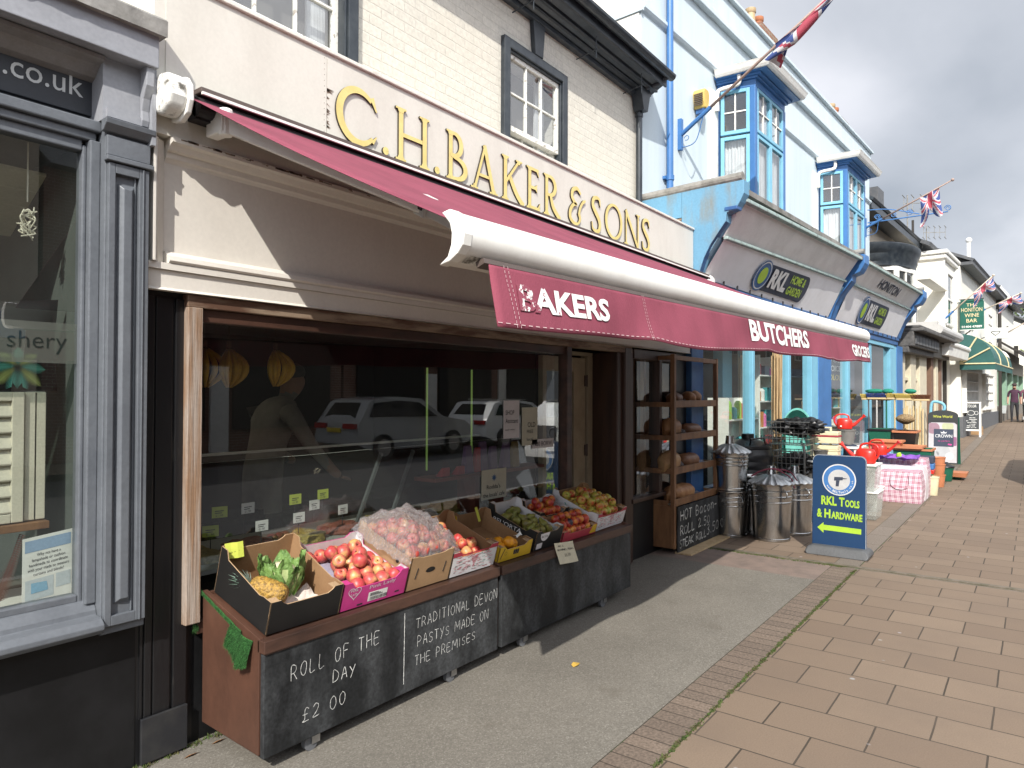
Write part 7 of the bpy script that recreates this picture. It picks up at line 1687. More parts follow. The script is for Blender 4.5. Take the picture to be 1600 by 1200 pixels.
# 6 black pear crate
fr = CR(3.735, rz=R(1)); W_, D = .325, .43; t, FP, _ = crate('black crate of green pears with white lettering', fr, W_, D, .135, .18, 'card_black', 'card_white', dipf=.3, dips=.35, floor='card_black')
OF = onfront(fr, W_, .135); OS = lambda u, v, d=0: tuple(fr @ Vector((-.0012-d, .425-u, v)))
b = MB(); b.face([OF(.10+.055*math.cos(a), .115+.055*math.sin(a)) for a in [PI+k*PI/12 for k in range(13)]]); b.face([OF(.02, .012), OF(.085, .012), OF(.085, .05), OF(.02, .05)]); part(b, 'crate_label', M['card_white'], FP)
b = MB(); b.text('Bel Orta', lambda u, v, d=0: OF(.062+u, .085+v, .001), w=.076, h=.016); part(b, 'label_lettering', M['ink'], FP)
b = MB(); b.text("BEL'ORTA", lambda u, v, d=0: OS(.06+u, .075+v), w=.24, h=.03); b.face([OS(.12, .062), OS(.25, .062), OS(.25, .065), OS(.12, .065)]); part(b, 'crate_lettering', M['card_white'], FP)
fill(proto('pear', M['pear'], .032, 'pear'), fr, W_, D, .034, 'green pear in the black crate with white lettering', 'pear', 'pears in the black crate', 2, 8, skip=.2, w0=.012)
# 7 nectarines behind, 8 peaches in front
fr = CR(4.10, 2.845, rz=R(-2)); t, FP, _ = crate('shallow black crate of dark red nectarines at the back', fr, .37, .205, .12, .15, 'card_black', 'card_white', dips=.35)
fill(proto('nectarine', M['nectarine'], .031, 'round'), fr, .37, .205, .031, 'dark red nectarine in the shallow black crate at the back', 'nectarine', 'nectarines in the back crate', 3, 9, skip=.2, mound=.01)
fr = CR(4.075, 2.618); t, FP, _ = crate('low red and orange crate of peaches with a plum at the front', fr, .46, .215, .075, .11, 'card_red', 'card_in', dips=.4)
OF = onfront(fr, .46, .075); b = MB(); b.face([OF(.36, .01), OF(.452, .01), OF(.452, .072), OF(.40, .072)]); part(b, 'crate_print', M['card_yellow'], FP)
fill(proto('peach', M['nectarine'], .034, 'round'), fr, .46, .215, .034, 'red and yellow peach in the low red crate', 'peach', 'peaches in the red crate', 2, 10, skip=.15, mound=.012)
put(proto('plum', M['plum'], .032, 'round'), fr @ Vector((.14, .06, .105)), 'near black plum among the peaches in the low red crate', 'plum', 'dark plum', random.Random(1))
# 9 far white crate
fr = CR(4.545, 2.630, rz=R(2)); W_, D = .475, .425; t, FP, _ = crate('far white apple crate with printed front at the right end', fr, W_, D, .135, .185, 'card_white', 'card_in', dips=.25); printed(fr, W_, .135, FP, 8)
b = MB(); b.tube(spl([fr @ Vector((-.002, .30, .12)), fr @ Vector((-.002, .26, .09)), fr @ Vector((-.002, .20, .10)), fr @ Vector((-.002, .12, .05)), fr @ Vector((-.002, .06, .055))], 6), .003, 4); part(b, 'side_print', M['print_green'], FP)
fill(proto('apple', M['apple_green'], .034), fr, W_, D, .034, 'red and green apple in the far white crate', 'apple', 'apples in the far white crate', 3, 11, skip=.25, mound=.02)
# handwritten note hanging on the rail
NT = thing('price_note', 'cream handwritten price note curling over the front rail', 'price note', (4.0, 2.55, .55))
nf = lambda u, v, d=0: (3.885+.225*u+.05*(1-v), 2.556-.016*(1-v)**2-.01*math.sin(u*2.5)-d, .612-.15*(1-v)-.018*u+.004*math.sin(v*5))
b = MB(); b.grid([[nf(i/8, j/8) for i in range(9)] for j in range(9)]); part(b, 'note', mat('note_cream', (.60, .56, .42), .85), NT, smooth=True)
b = MB(); 
for s_, u0, v0, w_, h in (('ANY 6', .14, .80, .25, .08), ('NECTARINES, PEACHES', .08, .60, .82, .09), ('£2.00', .34, .30, .3, .12)): chalk_text(b, s_, lambda u, v, d=0: nf(u0+u, v0+v, .002), w_, h, .012, 5)
part(b, 'handwriting', M['ink'], NT)

# ------------------------------------------------------------------ bread rack
RK = thing('bread_rack', 'tall wooden bread rack with a chalked bacon roll board at its foot', 'rack', (7.15, 3.05, 0))
for (x, y) in ((6.535, 2.87), (7.69, 2.87), (6.535, 3.2), (7.69, 3.2)):
    b = MB(); b.box(x, x+.045, y, y+.045, .06, 2.0); part(b, 'post', M['wood_rack'], RK, bevel=.003)
for y in (2.87, 3.2): b = MB(); b.box(6.58, 7.69, y+.004, y+.041, 1.945, 1.99); part(b, 'top_rail', M['wood_rack'], RK, bevel=.003)
for x in (6.54, 7.695): b = MB(); b.box(x, x+.036, 2.915, 3.2, 1.945, 1.988); part(b, 'top_rail', M['wood_rack'], RK, bevel=.003)
SHZ = (1.49, 1.155, .82, .50)
for z in SHZ:
    b = MB(); b.box(6.58, 7.69, 2.875, 2.897, z-.025, z+.045); b.box(6.545, 6.575, 2.915, 3.2, z-.02, z+.03); b.box(7.70, 7.73, 2.915, 3.2, z-.02, z+.03); b.box(6.575, 7.70, 2.897, 3.24, z-.02, z-.004); part(b, 'shelf', M['wood_rack'], RK, bevel=.002)
b = MB(); b.box(6.542, 6.556, 2.916, 3.2, .06, .48); part(b, 'side_panel', M['wood_rack'], RK); b = MB(); b.box(7.71, 7.724, 2.916, 3.2, .06, .48); part(b, 'side_panel', M['wood_rack'], RK)
b = MB(); b.box(6.582, 7.742, 2.848, 2.866, .02, .470); CBD = part(b, 'chalkboard', M['chalkboard'], RK, bevel=.002)
b = MB(); RF = 2.8465
chalk_text(b, 'HOT Bacon-', lambda u, v, d=0: (6.63+u, RF, .33+.012*u+v), .99, .095, .012, 11, gap=.3)
chalk_text(b, 'ROLL 2.50', lambda u, v, d=0: (6.63+u, RF, .185+.02*u+v), .78, .085, .012, 12, gap=.28)
chalk_text(b, 'STEAK ROLL', lambda u, v, d=0: (6.61+u, RF, .06+.02*u+v), .70, .075, .0115, 13, gap=.25)
chalk_text(b, '3.50', lambda u, v, d=0: (7.33+u, RF, .085+.05*u+v), .34, .10, .012, 14, gap=.25)
part(b, 'chalk_lettering', M['chalk_dense'], CBD)
b = MB(); b.box(6.50, 6.56, 2.91, 2.925, .50, .512); b.box(6.545, 6.556, 2.905, 2.93, .48, .53); part(b, 'latch', M['steel'], RK)
b = MB(); b.box(6.6, 7.76, 2.72, 2.90, 0, .02); solo(b, 'floor_board', M['wood_pale'], 'pale wooden plank on the ground in front of the bread rack', 'plank', bevel=.004)
M['crust'] = mat('crust', (.26, .115, .045), .55, c2=(.40, .22, .10), nscale=9, bump=.25, bscale=40); M['crust_pale'] = mat('crust_pale', (.44, .27, .13), .6, c2=(.34, .18, .08), nscale=9, bump=.25, bscale=40); M['crust_dark'] = mat('crust_dark', (.15, .065, .028), .5, c2=(.24, .11, .05), nscale=9, bump=.25, bscale=40)
def loaf(x, y, z, L_, W2, H_, rz, m, label, bag=True):
    t = thing('bread_loaf', label, 'bread', (x, y, z), rz, 'loaves on the bread rack'); rows = []
    for k in range(13):
        s_ = k/12*2-1; q = (1-abs(s_)**4)**.5; rows.append([(s_*L_/2, W2/2*q*(.9 if a < 0 else 1)*math.cos(R(a))*(1.08 if 0 < a < 60 or 120 < a < 180 else 1), max(0, H_*(.42+.58*math.sin(R(a))*q) if a >= 0 else 0)+.003*math.sin(k*2+a)) for a in range(-20, 201, 20)])
    b = MB(); b.grid(rows, closed=True); b.face(rows[0]); b.face(rows[-1][::-1]); part(b, 'crumb', m, t, local=True, smooth=True, auto=60)
    if bag:
        b = MB(); rr = random.Random(int(x*100+z*10)); b.grid([[(L_/2*.9+.05*i/2+rr.uniform(-.008, .008), (j-3)*.02*(1+.2*i)+rr.uniform(-.008, .008), .012+H_*.35*(1-i/4)+.02*abs(math.sin(j*2+i))) for j in range(7)] for i in range(5)]); part(b, 'bag_tail', M['film'], t, local=True, smooth=True)
LB = 0
for (x, y, k, L_, W2, H_, rz, m, lab) in (
    (6.83, 3.0, 0, .30, .15, .13, .2, 'crust_dark', 'dark loaf at the left of the top shelf of the bread rack'), (7.16, 2.99, 0, .26, .16, .14, .5, 'crust', 'scored brown loaf in the middle of the top shelf'), (7.40, 3.02, 0, .30, .16, .15, .4, 'crust', 'bagged brown loaf at the right of the top shelf'),
    (6.80, 3.03, 1, .34, .18, .20, .1, 'crust', 'tall bloomer at the left of the second shelf'), (7.22, 3.0, 1, .34, .17, .13, -.2, 'crust_dark', 'long dark loaf at the right of the second shelf'),
    (6.70, 3.0, 2, .34, .20, .20, .15, 'crust_pale', 'pale floury loaf at the left of the third shelf'), (7.15, 3.0, 2, .40, .18, .15, -.1, 'crust_dark', 'dark bagged loaf at the right of the third shelf'), (6.95, 3.0, 3, .5, .20, .16, -.1, 'crust', 'long brown loaf on the bottom shelf of the bread rack')):
    loaf(x, y, SHZ[k], L_, W2, H_, rz, M[m], lab)

# ------------------------------------------------------------------ inside the bakery window
CT = thing('glass_counter', 'glass fronted serving counter just inside the bakery window', 'counter', (3.2, 3.5, 0))
b = MB(); b.box(1.75, 4.75, 3.28, 3.95, .03, .62); part(b, 'cabinet', mat('cab_dark', (.05, .05, .05), .5), CT)
b = MB(); b.box(1.75, 4.75, 3.28, 3.95, .70, .72); part(b, 'tray_shelf', M['alu_grey'], CT)
b = MB(); b.grid([[(x, 3.46, 1.235+.004*math.sin(x*2)) for x in (1.75, 2.6, 3.2, 4.75)], [(x, 3.475, 1.235+.004*math.sin(x*2)) for x in (1.75, 2.6, 3.2, 4.75)]]); b.box(1.75, 4.75, 3.90, 3.92, 1.225, 1.24); part(b, 'glass_edge', M['trim_white'], CT)
b = MB(); b.face([(1.75, 3.47, 1.235), (4.75, 3.47, 1.235), (4.75, 3.28, .72), (1.75, 3.28, .72)]); part(b, 'front_glass', M['glass_clear'], CT)
for xx in (3.0, 3.3): b = MB(); b.bar((xx, 3.5, .74), (xx+.22, 3.5, 1.20), .02); part(b, 'strut', M['slate'], CT)
rr = random.Random(55); foods = [mat('food_'+n, c, .6, c2=tuple(v*.5 for v in c), nscale=30, bump=.6, bscale=60) for n, c in (('mince', (.35, .10, .07)), ('pasta', (.45, .33, .12)), ('bacon', (.4, .15, .1)), ('cheese', (.5, .36, .1)))]
for k in range(8):
    x = 1.95+.33*k; b = MB(); b.ball((x, 3.55, .73), (.15, .16, .05), 16, 8, amp=.3, seed=k, fr=8); solo(b, 'deli_dish', foods[(k+1) % 4], ('heap of %s behind the crates in the bakery window, dish %s' % (('mince', 'pasta', 'bacon', 'cheese')[(k+1) % 4], ('nearest the left post', 'under the lime tickets', 'beside the white tickets', 'above the pink crate', 'above the brown crate', 'above the white crate', 'above the oranges', 'nearest the door')[k]))[:110], 'food', smooth=True)
tick = ((1.96, 3.32, .985, 'lime', -.3), (2.12, 3.32, .985, 'white', 0), (2.40, 3.30, 1.0, 'lime', 0), (2.56, 3.34, .945, 'white', .1), (2.425, 3.30, .895, 'white', 0), (2.735, 3.30, .90, 'white', .1), (2.19, 3.30, .885, 'white', 0), (1.90, 3.30, .90, 'lime', -.4), (2.62, 3.34, 1.0, 'lime', .0), (1.84, 3.4, .96, 'white', 0))
for k, (x, y, z, c, a) in enumerate(tick):
    t = thing('price_ticket', ('lime' if c == 'lime' else 'white')+' price ticket on the serving counter behind the bakery window', 'price ticket', (x, y, z-.02), a, 'price tickets on the serving counter')
    t['group'] = c+' price tickets on the serving counter'
    b = MB(); b.box(-.038, .038, 0, .002, 0, .056); part(b, 'card', mat('tick_'+c, (.45, .52, .08) if c == 'lime' else (.7, .7, .68), .7) if k < 2 else bpy.data.materials['tick_'+c], t, local=True)
    b = MB(); b.bar((0, .006, -.06), (0, .006, .01), .004); part(b, 'pin', M['ink'], t, local=True)
    b = MB(); 
    for j in range(2): b.face([(-.024, -.001, .032-.01*j), (.02-.01*j, -.001, .032-.01*j), (.02-.01*j, -.001, .036-.01*j), (-.024, -.001, .036-.01*j)])
    b.text('£1.90', lambda u, v, d=0: (-.02+u, -.001, .006+v), w=.036, h=.011); part(b, 'handwriting', M['ink'], t, local=True)
def bananas(x, y, z, n, label):
    t = thing('banana_bunch', label, 'bananas', (x, y, z), 0, 'bananas hanging in the bakery window'); m = bpy.data.materials.get('banana') or mat('banana', (.60, .36, .02), .5, c2=(.48, .27, .02), nscale=20)
    for k in range(n):
        a = -1.1+2.2*k/max(1, n-1); b = MB(); pts = [(math.sin(a)*.075*math.sin(PI*s_*.9+.15)*1.1, -.055*math.sin(PI*s_)-.012*(k % 2), .09-.21*s_) for s_ in [j/9 for j in range(10)]]
        b.tube([(p[0], p[1], p[2]) for p in pts], [.005, .009, .0135, .0155, .016, .016, .0152, .013, .009, .004], 8); part(b, 'banana', m, t, local=True, smooth=True)
    b = MB(); b.tube([(0, .0, .09), (0, 0, .135)], .012, 7); b.tube([(0, 0, .135), (0, 0, .30)], .002, 4); part(b, 'stem', M['stalk'], t, local=True)
bananas(2.16, 3.58, 1.75, 7, 'largest bunch of bananas hanging behind the bakery window'); bananas(2.47, 3.6, 1.76, 6, 'smaller bunch of bananas hanging to the right of the largest'); bananas(2.03, 3.6, 1.75, 4, 'partly hidden bunch of bananas by the left window post')
b = MB(); b.bar((1.75, 3.6, 2.055), (3.0, 3.6, 2.055), .012); solo(b, 'hanging_rail', M['gold'], 'thin brass rail above the hanging bananas', 'rail')
# sweets on a red shelf, window notices, green posts
b = MB(); b.box(3.45, 4.75, 3.22, 3.42, 1.0, 1.025); b.box(4.2, 4.24, 3.25, 3.42, .03, 1.0); b.box(3.9, 3.95, 3.25, 3.42, .03, 1.0); solo(b, 'shelf', mat('shelf_red', (.20, .05, .035), .5), 'red brown shelf of packets inside the bakery window', 'shelf')
for k, (x, c, tl_, h) in enumerate(((3.58, 'red', 1.2, .06), (3.74, 'red', 1.0, .06), (3.95, 'red', .12, .18), (4.12, 'purple', .1, .18), (4.28, 'purple', .15, .2), (4.0, 'purple', .05, .22), (3.84, 'purple', -.1, .2), (4.40, 'gold', .05, .2))):
    mm = bpy.data.materials.get('pk_'+c) or mat('pk_'+c, {'red': (.45, .03, .04), 'purple': (.13, .05, .16), 'gold': (.3, .2, .05)}[c], .35, bump=.2)
    b = MB(); b.hexa([(x-.04, 3.25, 1.026), (x+.05, 3.25, 1.026), (x+.05, 3.31, 1.026), (x-.04, 3.31, 1.026), (x-.03+tl_*h*.3, 3.26, 1.026+h), (x+.04+tl_*h*.3, 3.26, 1.026+h), (x+.04+tl_*h*.3, 3.28, 1.026+h), (x-.03+tl_*h*.3, 3.28, 1.026+h)])
    solo(b, 'sweet_packet', mm, ('red packet lying at the left end of the red shelf', 'second red packet leaning over on the red shelf', 'bright red packet standing upright on the red shelf', 'purple packet standing next to the bright red packet', 'purple packet standing nearest the gold packet', 'purple packet half hidden behind the bright red one', 'dark purple packet behind the leaning red packet', 'gold packet at the right end of the red shelf')[k], 'packet', bevel=.006, group='packets on the red shelf')
def notice(label, x0, x1, z0, z1, m, lines, y=3.101):
    t = thing('window_notice', label, 'notice', ((x0+x1)/2, y, z0), 0, 'notices on the bakery window')
    b = MB(); b.box(x0, x1, y-.0015, y, z0, z1); part(b, 'sheet', m, t)
    b = MB()
    for s_, u, v, w_, h in lines: b.text(s_, lambda a, c, d=0: (x0+u*(x1-x0)+a, y-.0025, z0+v*(z1-z0)+c), w=w_*(x1-x0), h=h*(z1-z0), off=.01)
    part(b, 'lettering', M['ink'], t); return t
pn = mat('notice_white', (.62, .61, .62), .8); pg = mat('notice_cream', (.50, .50, .40), .8)
notice('white staff wanted notice taped inside the bakery window', 4.04, 4.235, 1.27, 1.55, pn, (('SHOP', .12, .62, .55, .12), ('Assistant', .12, .40, .78, .12), ('apply within', .1, .2, .6, .05)))
notice('cream notice with yellow band beside the staff notice', 4.27, 4.475, 1.205, 1.495, pg, (('OLD', .35, .48, .5, .13), ('FREE', .3, .32, .4, .09), ('local', .3, .12, .4, .08)))
notice('reflected van number plate painted as a small white sheet on the bakery window near the door', 4.40, 4.70, 1.175, 1.245, pn, (('N30 BORW', .08, .25, .84, .5),))  # reflection of the van's plate, put on the glass as a lettered sheet
notice('pale notice with a blue floral badge low in the bakery window', 3.79, 4.075, .85, 1.06, pg, (("Rodda's", .2, .34, .55, .15), ("the locals' cafe", .06, .08, .86, .14)))
b = MB()
for k in range(9): a = k*2*PI/9; b.face([(3.93+.035*math.cos(a), 3.098, 1.0+.03*math.sin(a)), (3.93+.012*math.cos(a+.5), 3.098, 1.0+.01*math.sin(a+.5)), (3.93, 3.098, 1.0), (3.93+.012*math.cos(a-.5), 3.098, 1.0+.01*math.sin(a-.5))])
part(b, 'badge', M['blue_deep'], bpy.data.objects['window_notice.003'])
for x, zb in ((3.965, 1.06), (4.505, 1.19)):
    b = MB(); b.box(x-.006, x+.006, 3.79, 3.80, 1.0, 1.80); solo(b, 'light_strip', mat('lime_strip', (.3, .45, .1), .5, emit=((.5, .75, .2), .12)), 'thin glowing lime strip standing at the '+('left' if x < 4.2 else 'right')+' behind the counter', 'light strip')
def finish_figure(name, verts, edges, radii, zones, parent, subd=2):
    """Skin a joint skeleton, then paint the resulting single surface by zone."""
    me = bpy.data.meshes.new('skel'); me.from_pydata(verts, edges, []); o = bpy.data.objects.new('skel', me); COL.objects.link(o)
    md = o.modifiers.new('skin', 'SKIN'); md.use_smooth_shade = True
    for k, r in enumerate(radii): me.skin_vertices[0].data[k].radius = r if isinstance(r, tuple) else (r, r)
    me.skin_vertices[0].data[0].use_root = True
    o.modifiers.new('sub', 'SUBSURF').levels = subd
    dg = bpy.context.evaluated_depsgraph_get(); m2 = bpy.data.meshes.new_from_object(o.evaluated_get(dg)); bpy.data.objects.remove(o)
    mats = []
    for _, m in zones:
        if m not in mats: mats.append(m)
    m2.materials.clear()
    for m in mats: m2.materials.append(m)
    for p in m2.polygons:
        c = p.center
        for f, m in zones:
            if f(c): p.material_index = mats.index(m); break
        p.use_smooth = True
    m2.name = name; ob = bpy.data.objects.new(name, m2); COL.objects.link(ob); ob.parent = parent
    return ob
M['skin'] = mat('skin', (.42, .24, .17), .5, fine=.02); M['white_coat'] = mat('white_coat', (.27, .255, .235), .8, bump=.4, bscale=12); M['hair_dark'] = mat('hair_dark', (.03, .022, .016), .7)
BT = thing('person', 'shop worker in a white coat leaning over the counter inside the bakery', 'person', (2.95, 4.45, .02))
V = [(0, 0, .95), (.02, 0, 1.12), (.07, 0, 1.32), (.14, 0, 1.47), (.19, -.01, 1.54), (.24, -.02, 1.64), (.26, -.02, 1.74), (.10, -.20, 1.43), (.22, -.27, 1.20), (.38, -.30, 1.02), (.45, -.31, .96), (.10, .20, 1.43), (.20, .24, 1.18), (.40, .16, 1.04), (.0, -.10, .88), (.0, -.11, .48), (-.02, -.11, .06), (.08, -.12, .03), (0, .10, .88), (0, .11, .48), (-.02, .11, .06), (.08, .12, .03)]
Ed = [(0, 1), (1, 2), (2, 3), (3, 4), (4, 5), (5, 6), (3, 7), (7, 8), (8, 9), (9, 10), (3, 11), (11, 12), (12, 13), (0, 14), (14, 15), (15, 16), (16, 17), (0, 18), (18, 19), (19, 20), (20, 21)]
Rd = [(.15, .12), (.16, .12), (.175, .125), (.13, .10), .055, (.085, .10), (.085, .095), .07, .05, .038, .032, .07, .05, .036, .095, .065, .045, .035, .095, .065, .045, .035]
finish_figure('body', V, Ed, Rd, [(lambda c: c.z > 1.58, M['skin']), (lambda c: c.x > .33 and c.z < 1.1 and c.z > .8, M['skin']), (lambda c: c.z > .75, M['white_coat']), (lambda c: True, M['ink'])], BT)
b = MB(); b.ball((.235, -.02, 1.735), (.10, .088, .07), 14, 8); part(b, 'hair', M['hair_dark'], BT, local=True, smooth=True)
b = MB()
for k in range(4): b.tube([(.45+.01*k, -.33+.018*k, .955), (.50+.01*k, -.335+.022*k, .945), (.53+.006*k, -.335+.024*k, .93)], .009, 6)
b.tube([(.43, -.29, .96), (.47, -.265, .95)], .010, 6); part(b, 'fingers', M['skin'], BT, local=True, smooth=True)
# a fallen leaf on the tarmac
b = MB(); b.face([(3.50, 2.165, .004), (3.53, 2.15, .012), (3.575, 2.165, .006), (3.545, 2.195, .014), (3.515, 2.19, .008)]); solo(b, 'fallen_leaf', mat('leaf_yellow', (.52, .33, .06), .8), 'small yellow leaf lying on the tarmac', 'leaf')
for x, y, lab in ((1.60, 2.98, 'curled brown leaf lying at the foot of the black pilaster'), (1.74, 3.0, 'long brown leaf beside the end of the near display box')): b = MB(); b.face([(x, y, .004), (x+.03, y-.012, .014), (x+.075, y, .006), (x+.03, y+.014, .003)]); solo(b, 'fallen_leaf', M['bristle_brown'] if 'bristle_brown' in M else M['crust'], lab, 'leaf')
# ------------------------------------------------------------------ goods on the pavement outside the hardware shop
M['galv'] = mat('galv', (.50, .50, .49), .22, metal=1.0, c2=(.36, .36, .36), nscale=5, stretch=(3, 3, .5), fine=.05, bump=.03, bscale=14)
M['galv_dull'] = mat('galv_dull', (.46, .47, .47), .38, metal=1.0, c2=(.34, .34, .34), nscale=6)
M['plastic_black'] = mat('plastic_black', (.012, .012, .013), .35)
M['plastic_red'] = mat('plastic_red', (.60, .028, .018), .32, fine=.02)
M['plastic_cream'] = mat('plastic_cream', (.66, .60, .40), .4, fine=.02)
M['plastic_green'] = mat('plastic_green', (.012, .12, .07), .45, c2=(.01, .09, .055), nscale=14, stretch=(3, 3, 12))
M['plastic_terra'] = mat('plastic_terra', (.50, .19, .09), .55)
M['bucket_grey'] = mat('bucket_grey', (.17, .165, .155), .4)
M['bucket_dark'] = mat('bucket_dark', (.09, .085, .08), .4)
M['teal_plastic'] = mat('teal_plastic', (.17, .50, .44), .4, fine=.02)
M['purple_plastic'] = mat('purple_plastic', (.22, .08, .42), .4)
M['clear_plastic'] = glassmat('clear_plastic', (.86, .89, .9), 1.45, .30)
M['wire'] = mat('wire', (.33, .33, .32), .35, metal=.9)
M['bamboo'] = mat('bamboo', (.46, .33, .18), .6, c2=(.30, .19, .09), nscale=30, stretch=(2, 2, .2))
M['broom_wood'] = mat('broom_wood', (.62, .48, .26), .55)
M['bristle_yellow'] = mat('bristle_yellow', (.60, .46, .12), .9, bump=.6, bscale=150); M['bristle_brown'] = mat('bristle_brown', (.16, .06, .025), .9, bump=.6, bscale=150)
M['bristle_blue'] = mat('bristle_blue', (.03, .06, .22), .9, bump=.6, bscale=150); M['bristle_green'] = mat('bristle_green', (.01, .20, .13), .8, bump=.5, bscale=120)
M['sign_blue'] = mat('sign_blue', (.010, .042, .112), .4, c2=(.009, .038, .10), fine=.02)
M['sign_lime'] = mat('sign_lime', (.36, .56, .04), .5, fine=.02)
M['base_grey'] = mat('base_grey', (.085, .088, .092), .6, bump=.2)
# swing sign ---------------------------------------------------------------
SS = thing('swing_sign', 'dark blue pavement sign with lime lettering and an arrow pointing left', 'sign', (7.60, 1.60, 0))
SX = 7.565; YL, YR = 1.825, 1.325
def sf(u, v, d=0): return (SX-d+v*.045, YL-(u-.0)-(.012*(1-v)*(-1 if u < .25 else 1))*0, .085+v)
def rrect(u0, u1, v0, v1, r, tl=True, tr=True):
    o = [(u0, v0), (u1, v0)]
    o += [(u1-r+r*math.cos(R(a)), v1-r+r*math.sin(R(a))) for a in range(0, 91, 15)] if tr else [(u1, v1)]
    o += [(u0+r+r*math.cos(R(a)), v1-r+r*math.sin(R(a))) for a in range(90, 181, 15)] if tl else [(u0, v1)]
    return o
b = MB(); b.prism(rrect(0, .50, 0, .905, .055), sf, -.012, .012, 0); PN = part(b, 'panel', M['sign_blue'], SS, bevel=.003)
b = MB(); rib(b, [(p[0], p[1]) for p in rrect(.004, .496, .002, .901, .053)[1:]], .004, lambda u, v, d: sf(u, v, .0125), 0, 0); part(b, 'panel_edge', M['alu_grey'], PN)
cxs, cys, cr = .25, .66, .145
b = MB(); b.face([sf(cxs+(cr+.012)*math.cos(R(a)), cys+(cr+.012)*math.sin(R(a)), .0135) for a in range(0, 360, 6)]); part(b, 'emblem_rim', M['logo_white'], PN)
b = MB(); b.face([sf(cxs+cr*math.cos(R(a)), cys+cr*math.sin(R(a)), .0145) for a in range(0, 360, 6)]); part(b, 'emblem_ring', mat('ring_blue', (.05, .17, .42), .5), PN)
b = MB(); b.face([sf(cxs+.102*math.cos(R(a)), cys+.102*math.sin(R(a)), .0155) for a in range(0, 360, 6)]); part(b, 'emblem_centre', mat('emblem_grey', (.50, .50, .50), .5), PN)
b = MB(); st = 'www.RKLTools.co.uk'
for k, c in enumerate(st):
    an = R(-148+146*k/(len(st)-1)); rr_ = .124; bold = 3 < k < 12
    cu, cv = cxs+rr_*math.cos(an), cys+rr_*math.sin(an); tx, ty = -math.sin(an), math.cos(an)
    hh = .026 if bold else .017; b.text(c, lambda u, v, d=0: sf(cu+tx*u-math.cos(an)*(v-hh*.4), cv+ty*u-math.sin(an)*(v-hh*.4), .0165), size=hh*1.25, align='C', off=.03)
part(b, 'emblem_lettering', M['logo_white'], PN)
b = MB()
# a small power drill in the emblem
b.prism([(-.045, .035), (.035, .045), (.037, .075), (-.043, .072)], lambda u, v, w: sf(cxs+u, cys-.045+v, w), .0165, .0175, 0); b.prism([(-.03, -.02), (-.002, -.02), (.006, .04), (-.026, .037)], lambda u, v, w: sf(cxs+u, cys-.045+v, w), .0165, .0175, 0); b.prism([(.037, .055), (.075, .060), (.075, .064), (.037, .066)], lambda u, v, w: sf(cxs+u, cys-.045+v, w), .0165, .0175, 0)
part(b, 'emblem_drill', M['logo_navy'], PN)
b = MB()
for s_, u0, v0, w_, h in (('RKL', .085, .405, .145, .09), ('T', .252, .405, .05, .09), ('OOLS', .308, .405, .13, .072), ('&', .045, .275, .05, .085), ('H', .115, .275, .058, .09), ('ARDWARE', .180, .275, .285, .072)): b.text(s_, lambda u, v, d=0: sf(u0+u, v0-.028*(u0+u)+v, .014), w=w_, h=h, off=.04)
part(b, 'sign_lettering', M['sign_lime'], PN)
b = MB(); b.face([sf(u, v+.005-.02*u, .014) for u, v in ((.05, .165), (.108, .115), (.108, .145), (.455, .145), (.455, .197), (.108, .197), (.108, .222))]); part(b, 'arrow', M['sign_lime'], PN)
b = MB(); b.prism([(-.03, 0), (.53, 0), (.545, .03), (.525, .075), (.48, .088), (.02, .088), (-.025, .075), (-.045, .03)], lambda u, v, w: (7.58+w*(1-.35*v/.09), YL-u, v), -.17, .17, 0); part(b, 'base', M['base_grey'], SS, bevel=.02, seg=3)
# incinerator bins -----------------------------------------------------------
def bin_thing(name, label, x, y, h, r, chimney_=True, flat=False, stack=None, handles=True, z0=0.0, m='galv', cat='bin'):
    t = thing(name, label, cat, (x, y, z0))
    pr = [(0, .0), (r*.86, .0), (r*.88, .006), (r*.88, .03), (r*.85, .035)]
    n = 9
    for k in range(n+1):
        z = .04+(h-.07)*k/n; pr.append((r*(.85+.13*k/n), z))
        if k in (6, 7, 8) and h > .4: pr += [(r*(.85+.13*k/n)+.006, z+.006), (r*(.85+.13*k/n)+.006, z+.014), (r*(.85+.13*k/n), z+.02)]
    pr += [(r*1.0, h-.02), (r*1.03, h-.012), (r*1.03, h-.002), (r*.98, h)]
    b = MB(); b.lathe(pr, (0, 0, 0), 40); part(b, 'drum', M[m], t, local=True, smooth=True, auto=28)
    if handles:
        for sg in (0, PI):
            b = MB(); b.tube([(math.cos(sg+.9)*r*1.0+.05*math.cos(sg+.9)*math.sin(PI*k/8), math.sin(sg+.9)*r+.05*math.sin(sg+.9)*math.sin(PI*k/8), h-.16+.10*(k/8)) for k in range(9)], .006, 6); part(b, 'handle', M['galv_dull'], t, local=True, smooth=True)
    if chimney_:
        lid = [(r*1.08, h-.015), (r*1.10, h-.006), (r*1.08, h+.004)]
        b = MB(); rows = []
        for rad, z in ((r*1.08, h-.018), (r*1.10, h-.008), (r*1.05, h+.004), (r*.75, h+.042), (r*.45, h+.072), (r*.26, h+.09)):
            rows.append([(rad*math.cos(2*PI*j/72)*(1+.006*(1 if (j//2) % 2 else 0)), rad*math.sin(2*PI*j/72)*(1+.006*(1 if (j//2) % 2 else 0)), z+(.009*(1 if (j//2) % 2 else 0)*(rad/(r*1.1))*(1 if rad > r*.3 else 0))) for j in range(72)])
        b.grid(rows, closed=True); L1 = part(b, 'lid', M['galv_dull'], t, local=True, smooth=True, auto=20)
        b = MB(); b.tube([(0, 0, h+.075), (0, 0, h+.18)], [r*.26, r*.2], 16); part(b, 'chimney', M['galv'], L1, local=True, smooth=True, auto=40)
    return t
